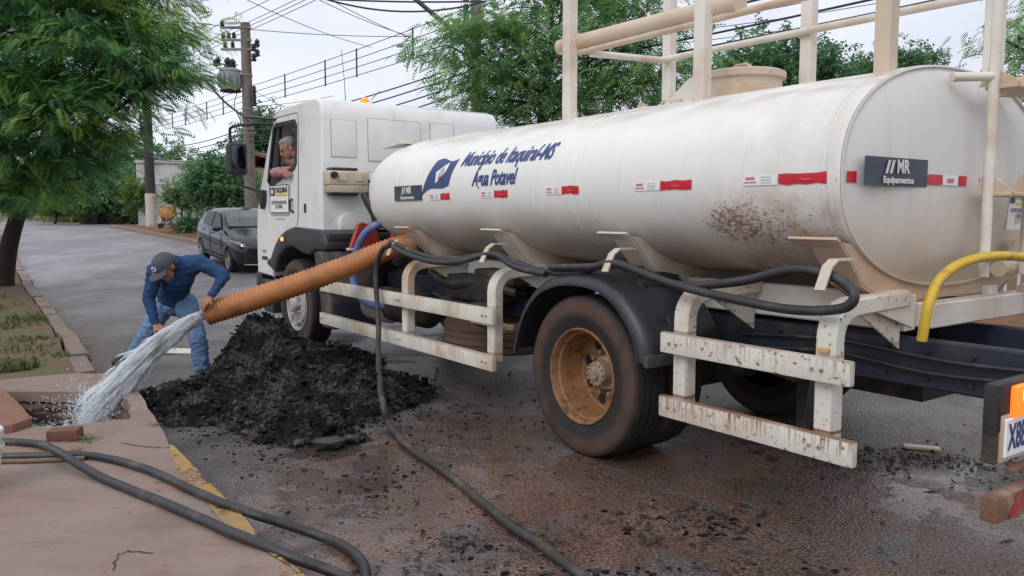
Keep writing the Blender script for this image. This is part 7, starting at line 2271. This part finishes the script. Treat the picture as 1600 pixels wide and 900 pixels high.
# feathery tree behind the tank, centre
b1 = Vector((0.554, 14.000, 2.488)); b1.z = 0.1
tree('street_tree', 'light feathery tree rising behind the tank and near pole', b1, [b1, (0.498, 14.000, 2.871), (0.605, 14.000, 3.577), (0.547, 14.000, 4.330)],
     [((-1.032, 13.200, 4.272), (0.55, .6, 0.14)), ((-0.630, 13.400, 3.924), (.65, .7, 0.26)), ((0.000, 13.600, 4.459), (.95, .9, 0.5)), ((0.708, 14.000, 5.023), (1.0, 1.0, 0.5)), ((0.000, 13.400, 3.697), (.75, .8, 0.32)), ((1.066, 13.600, 3.938), (.9, .9, 0.5)), ((1.829, 13.000, 4.231), (.85, .9, 0.5)), ((1.635, 13.000, 3.432), (.9, .9, 0.45)), ((2.273, 12.600, 3.666), (.5, .7, 0.45)), ((-0.211, 13.400, 3.200), (.6, .7, 0.2)), ((0.633, 13.400, 3.200), (.8, .8, 0.3)), ((2.126, 13.000, 4.726), (.7, .8, 0.4)), ((0.976, 14.000, 5.709), (1.5, 1.2, 0.6)), ((-0.470, 13.400, 4.722), (.3, .5, 0.22)), ((-0.579, 13.400, 3.490), (.4, .5, 0.2))],
     330, 23, 0.20, T_FINE, M['leaf_b'], M['bark_l'], 7, flat=0.22, r0=0.10)
b2 = Vector((11.131, 34.000, 5.156)); b2.z = hgt(34)
tree('broad_tree', 'dense rounded green tree behind the manhole of the tank', b2, [b2, (11.099, 34.000, 6.211), (11.067, 34.000, 7.259)],
     [((11.055, 34.000, 7.651), (1.9, 1.6, 1.0)), ((9.607, 34.000, 6.998), (1.5, 1.4, 0.9)), ((12.671, 34.000, 7.129), (1.4, 1.4, 0.9)), ((11.237, 34.000, 6.079), (2.6, 1.8, 1.0)), ((13.630, 34.000, 6.473), (.9, 1, .5))],
     150, 30, 0.36, T_SPRIG, M['leaf_c'], M['bark'], 11, flat=0.8, r0=0.2, shell=.6)
b3 = Vector((20.826, 44.000, 6.216)); b3.z = hgt(44)
tree('broad_tree', 'low ragged dark tree just over the tank top between the posts', b3, [b3, (20.751, 44.000, 7.921), (20.699, 44.000, 9.108)],
     [((20.171, 44.000, 9.344), (1.5, 1.4, .75)), ((21.715, 44.000, 9.513), (1.0, 1.2, .6)), ((19.057, 44.000, 8.769), (1.1, 1.2, .5)), ((20.721, 44.000, 8.600), (2.4, 1.4, .8))],
     90, 24, 0.36, T_SPRIG, M['leaf_c'], M['bark'], 12, flat=0.8, r0=0.2, shell=.5)
b4 = Vector((10.696, 15.000, 2.438)); b4.z = 0.1
tree('street_tree', 'feathery tree cut by the right edge behind the ladder', b4, [b4, (10.516, 15.000, 3.374), (10.206, 15.000, 4.529), (10.060, 15.000, 4.986)],
     [((8.969, 14.500, 4.651), (0.3, 0.6, 0.22)), ((8.674, 14.500, 4.651), (0.12, 0.4, 0.10)), ((9.150, 14.500, 4.263), (0.3, .7, .3)), ((10.404, 15.000, 5.100), (1.0, 1.2, .8)), ((9.584, 14.800, 3.921), (.3, .6, .3)), ((9.752, 15.000, 3.316), (.3, .6, .3)), ((10.398, 15.000, 3.374), (.6, .8, .6))],
     110, 22, 0.20, T_FINE, M['leaf_b'], M['bark_l'], 15, flat=0.3, r0=0.16)
# round clipped tree and the smaller one by the pale wall
b5 = Vector((-11.374, 31.000, 1.131)); b5.z = hgt(31) + .1
t5 = tree('round_tree', 'rounded bright glossy tree standing behind the parked car', b5, [b5, (-11.409, 31.000, 1.550), (-11.218, 31.000, 2.115)],
     [((-11.142, 31.000, 2.897), (.8, .9, .65)), ((-11.613, 31.000, 2.800), (.45, .8, .5)), ((-10.638, 31.000, 2.506), (.5, .8, .45)), ((-11.208, 31.000, 2.409), (.8, .9, .25))],
     170, 40, 0.20, T_SPRIG, M['leaf_d'], M['bark'], 17, flat=0.8, r0=0.07, shell=.6)
MB().tube([Vector((-11.163, 31.100, 1.130)) - b5, Vector((-10.984, 31.100, 2.043)) - b5], 0.05, 6).build('second_stem', M['bark'], t5)
b6 = Vector((-13.483, 33.000, 0.947)); b6.z = hgt(33) + .1
t6 = tree('small_tree', 'small yellowish green tree with two thin stems by the cement mixer', b6, [b6, (-13.312, 33.000, 1.288), (-13.135, 33.000, 1.812)],
     [((-13.431, 33.000, 2.334), (.6, .7, .35)), ((-12.903, 33.000, 2.412), (.4, .6, .32)), ((-13.960, 33.000, 2.203), (.3, .5, .22)), ((-13.181, 33.000, 1.994), (.3, .4, .2))],
     80, 22, 0.14, T_SPRIG, M['leaf_e'], M['bark'], 19, flat=0.8, r0=0.06, shell=.5)
MB().tube([Vector((-13.588, 33.000, 0.947)) - b6, Vector((-13.555, 33.000, 1.812)) - b6], 0.035, 6).build('second_stem', M['bark'], t6)
b7 = Vector((-12.947, 32.000, 0.940)); b7.z = hgt(32) + .1
tree('low_bush', 'low dark green bush at the foot of the small tree', b7, [b7, b7 + Vector((0, 0, .3))], [(b7 + Vector((0.05, 0, .3)), (.35, .4, .28))], 26, 22, 0.16, T_SPRIG, M['leaf_c'], M['bark'], 20, 'bush', None, .9, 1, .03)
# mass of trees along the left and at the end of the street
def far_tree(seed, label, base, centre, rx, rz, leaf, tm=T_SPRIG, n=70, sz=0.42, r0=0.16):
    b, c = Vector(base), Vector(centre)
    b.z = hgt(b.y) - 0.1
    g = random.Random(seed)
    lb = [(c, (rx, rx * .8, rz))]
    for k in range(5):
        a = g.uniform(0, 6.28)
        lb.append((c + Vector((rx * .75 * math.cos(a), rx * .5 * math.sin(a), rz * g.uniform(-.6, .75))), (rx * g.uniform(.35, .6), rx * .5, rz * g.uniform(.35, .55))))
    return tree('far_tree', label, b, [b, b.lerp(c, .5) + Vector((.1, 0, 0)), c], lb, n, 24, sz, tm, leaf, M['bark'], seed, 'tree', 'trees at the end of the street', .7, 1.0, r0)
far_tree(31, 'dark green tree behind the painted shade panel on the brown wall', (-26.169, 50.500, 1.149), (-25.405, 50.000, 3.408), 2.5, 1.5, M['leaf_c'], n=90)
far_tree(32, 'green tree overhanging the right part of the brown wall', (-23.954, 50.500, 1.149), (-23.548, 50.000, 3.211), 1.2, 0.9, M['leaf_d'], n=70)
far_tree(33, 'loose airy tree with sky showing through behind the dark pole', (-30.254, 66.000, 1.026), (-30.050, 66.000, 5.869), 3.6, 1.5, M['leaf_d'], n=46, sz=.5)
far_tree(34, 'tall tree directly behind the leaning trunk', (-39.343, 70.000, 0.994), (-39.185, 70.000, 4.041), 3.2, 2.6, M['leaf_d'], n=90)
far_tree(35, 'darker shaded tree at the end of the street', (-51.500, 85.000, 0.875), (-50.986, 85.000, 4.038), 4.0, 2.5, M['leaf_c'], n=90)
far_tree(36, 'leftmost distant tree beyond the leaning trunk', (-49.627, 75.000, 0.955), (-49.428, 75.000, 4.219), 4.0, 3.0, M['leaf_d'], n=80)
far_tree(37, 'distant tree between the brown wall and the shaded end of the street', (-33.710, 62.000, 1.058), (-33.407, 62.000, 3.169), 2.1, 1.6, M['leaf_d'], n=70)
far_tree(38, 'narrow yellow green shrub tree beside the dark pole', (-20.145, 44.000, 0.956), (-20.216, 44.000, 2.595), .5, .9, M['leaf_e'], n=30, sz=.25, r0=.05)
far_tree(39, 'dark tree peeping out between the transformer pole and the cab', (-14.727, 48.000, 1.360), (-14.501, 48.000, 5.330), 1.2, 2.0, M['leaf_c'], n=60)
far_tree(40, 'hazy tree right at the far end of the road', (-75.121, 130.000, 0.828), (-75.507, 130.000, 3.301), 6.0, 2.6, M['leaf_c'], n=60, sz=.6)
far_tree(41, 'small tree in front of the shaded end of the street', (-29.645, 52.000, 1.055), (-29.458, 52.000, 2.250), .9, .7, M['leaf_e'], n=36, sz=.26, r0=.07)
far_tree(42, 'tree behind the flat roofed house', (-25.361, 60.000, 0.835), (-24.553, 60.000, 3.212), 1.8, 1.0, M['leaf_c'], n=50)

# ---- orange cement mixer on the corner
cm = thing('cement_mixer', 'rusty orange cement mixer standing on the red corner pavement', 'cement mixer', (0, 0, 0))
cmp_ = Vector((-15.455, 36.000, 0.892)); cm.location = (cmp_.x, cmp_.y, hgt(36) + 0.12); cm.rotation_euler = (0, 0, R(10)); cm.scale = (0.85, 0.85, 0.85)
rotm = Matrix.Rotation(R(-32), 3, 'Y')
m = MB(); m.lathe([(0.12, -0.42), (0.30, -0.34), (0.36, -0.1), (0.36, 0.05), (0.20, 0.42), (0.22, 0.45), (0.19, 0.44), (0.30, 0.0), (0.0, -0.35)], 18, axis='Z')
m.v = [tuple(rotm @ Vector(v) + Vector((-0.05, 0, 0.75))) for v in m.v]
m.build('drum', M['mixer'], cm)
MB().box((0.28, 0, 0.85), (0.34, 0.35, 0.55)).build('motor_box', M['mixer'], cm, bevel=0.03)
m = MB()
for a, b in (((-0.35, -0.3, 0), (0, -0.28, .75)), ((0.35, -0.3, 0), (0, -0.28, .75)), ((-0.35, .3, 0), (0, .28, .75)), ((0.35, .3, 0), (0, .28, .75)), ((-.35, -.3, .2), (.35, -.3, .2)), ((-.35, .3, .2), (.35, .3, .2))): m.bar(a, b, .06, .06)
m.build('stand', M['under'], cm)
for x in (-0.3, 0.34): MB().lathe([(0.001, -0.34), (0.13, -0.34), (0.13, -0.27), (0.001, -0.27)], 16, (x, 0, 0.13)).build('wheel', M['tyre'], cm)
single(MB().box((0, 0, .15), (.28, .25, .3)).build('red_box', M['brick'], smooth=0, bevel=.02), 'small red block on the kerb next to the cement mixer', 'block')
bpy.data.objects['red_box'].location = Vector((-13.778, 33.000, 0.789)); bpy.data.objects['red_box'].location.z = hgt(33) + .13

# ---- grass on the verge and tufts
rg = np.random.default_rng(77)
def blades(spots, seed):
    g = np.random.default_rng(seed)
    V, F = [], []
    for s, c, rad, n, h in spots:
        for k in range(n):
            a, r = g.uniform(0, 6.28), rad * math.sqrt(g.random())
            p = sc(s + math.cos(a) * r * 1.3, c + math.sin(a) * r)
            if p.x * CR.x + p.y * CR.y > kerb_c(s) - 0.17: continue
            z = hgt(p.y) + 0.09
            hh = h * g.uniform(.4, 1.3); b = len(V)
            q = g.uniform(0, 6.28); w = 0.006 + .004 * g.random() + 0.0004 * p.y
            lx, ly = math.cos(q) * hh * g.uniform(.2, .9), math.sin(q) * hh * g.uniform(.2, .9)
            wx, wy = -math.sin(q) * w, math.cos(q) * w
            V += [(p.x - wx, p.y - wy, z), (p.x + wx, p.y + wy, z), (p.x + lx * .5 + wx * .7, p.y + ly * .5 + wy * .7, z + hh * .65), (p.x + lx * .5 - wx * .7, p.y + ly * .5 - wy * .7, z + hh * .65)]
            F.append((b, b + 1, b + 2, b + 3))
            b = len(V)
            V += [V[b - 1], V[b - 2], (p.x + lx, p.y + ly, z + hh * .8), (p.x + lx * 1.02, p.y + ly * 1.02, z + hh * .8)]
            F.append((b, b + 1, b + 2, b + 3))
    return V, F
spots = [(8.75, 0.52, .2, 260, .11), (9.3, 1.0, .14, 110, .05), (10.5, 0.55, .5, 400, .03), (10.6, .9, .3, 160, .03), (12.4, .6, .8, 400, .04), (11.6, 0.2, .7, 300, .03), (9.4, 0.2, .3, 120, .05)]
for k in range(60):
    s_ = rg.uniform(9, 34)
    spots.append((s_, rg.uniform(-4, 1.1), rg.uniform(.2, .8), int(rg.uniform(60, 200)), rg.uniform(.03, .10)))
V, F = blades(spots, 5)
tag(np_mesh('verge_grass', V, F, M['grass']), 'patchy green and straw coloured grass on the red verge', None, None, 'stuff')
# leaf sprigs by the brick and strewn leaves on the pavement
V, F = [], []
for cx, n, sp, L in ((Vector((-2.700, 4.952, 0.135)), 40, .05, .03), (Vector((-2.641, 4.730, 0.135)), 8, .03, .03), (Vector((-2.427, 5.291, 0.135)), 10, .03, .03), (Vector((-2.677, 5.040, 0.135)), 10, .06, .02)):
    for k in range(n):
        p = cx + Vector((rg.normal(0, sp), rg.normal(0, sp * .6), rg.uniform(0, .02)))
        a = rg.uniform(0, 6.28); l_ = L * rg.uniform(.5, 1.3); w = l_ * .22
        d = Vector((math.cos(a), math.sin(a), rg.uniform(-.1, .4))) * l_; s_ = Vector((-math.sin(a), math.cos(a), 0)) * w
        b = len(V); V += [tuple(p - d), tuple(p + s_), tuple(p + d), tuple(p - s_)]; F.append((b, b + 1, b + 2, b + 3))
for k in range(70):
    s_, c = rg.uniform(2.2, 7.6), rg.uniform(-.9, 1.05)
    p = sc(s_, c, .136); a = rg.uniform(0, 6.28); l_ = rg.uniform(.004, .016); w = l_ * .35
    if -4.3 < p.x < -2.6 and 5.2 < p.y < 6.5: continue
    d = Vector((math.cos(a), math.sin(a), .2)) * l_; q = Vector((-math.sin(a), math.cos(a), 0)) * w
    b = len(V); V += [tuple(p - d), tuple(p + q), tuple(p + d), tuple(p - q)]; F.append((b, b + 1, b + 2, b + 3))
tag(np_mesh('fallen_leaves', V, F, M['leaf_litter']), 'small green and brown leaves strewn on the pavement by the brick', None, None, 'stuff')
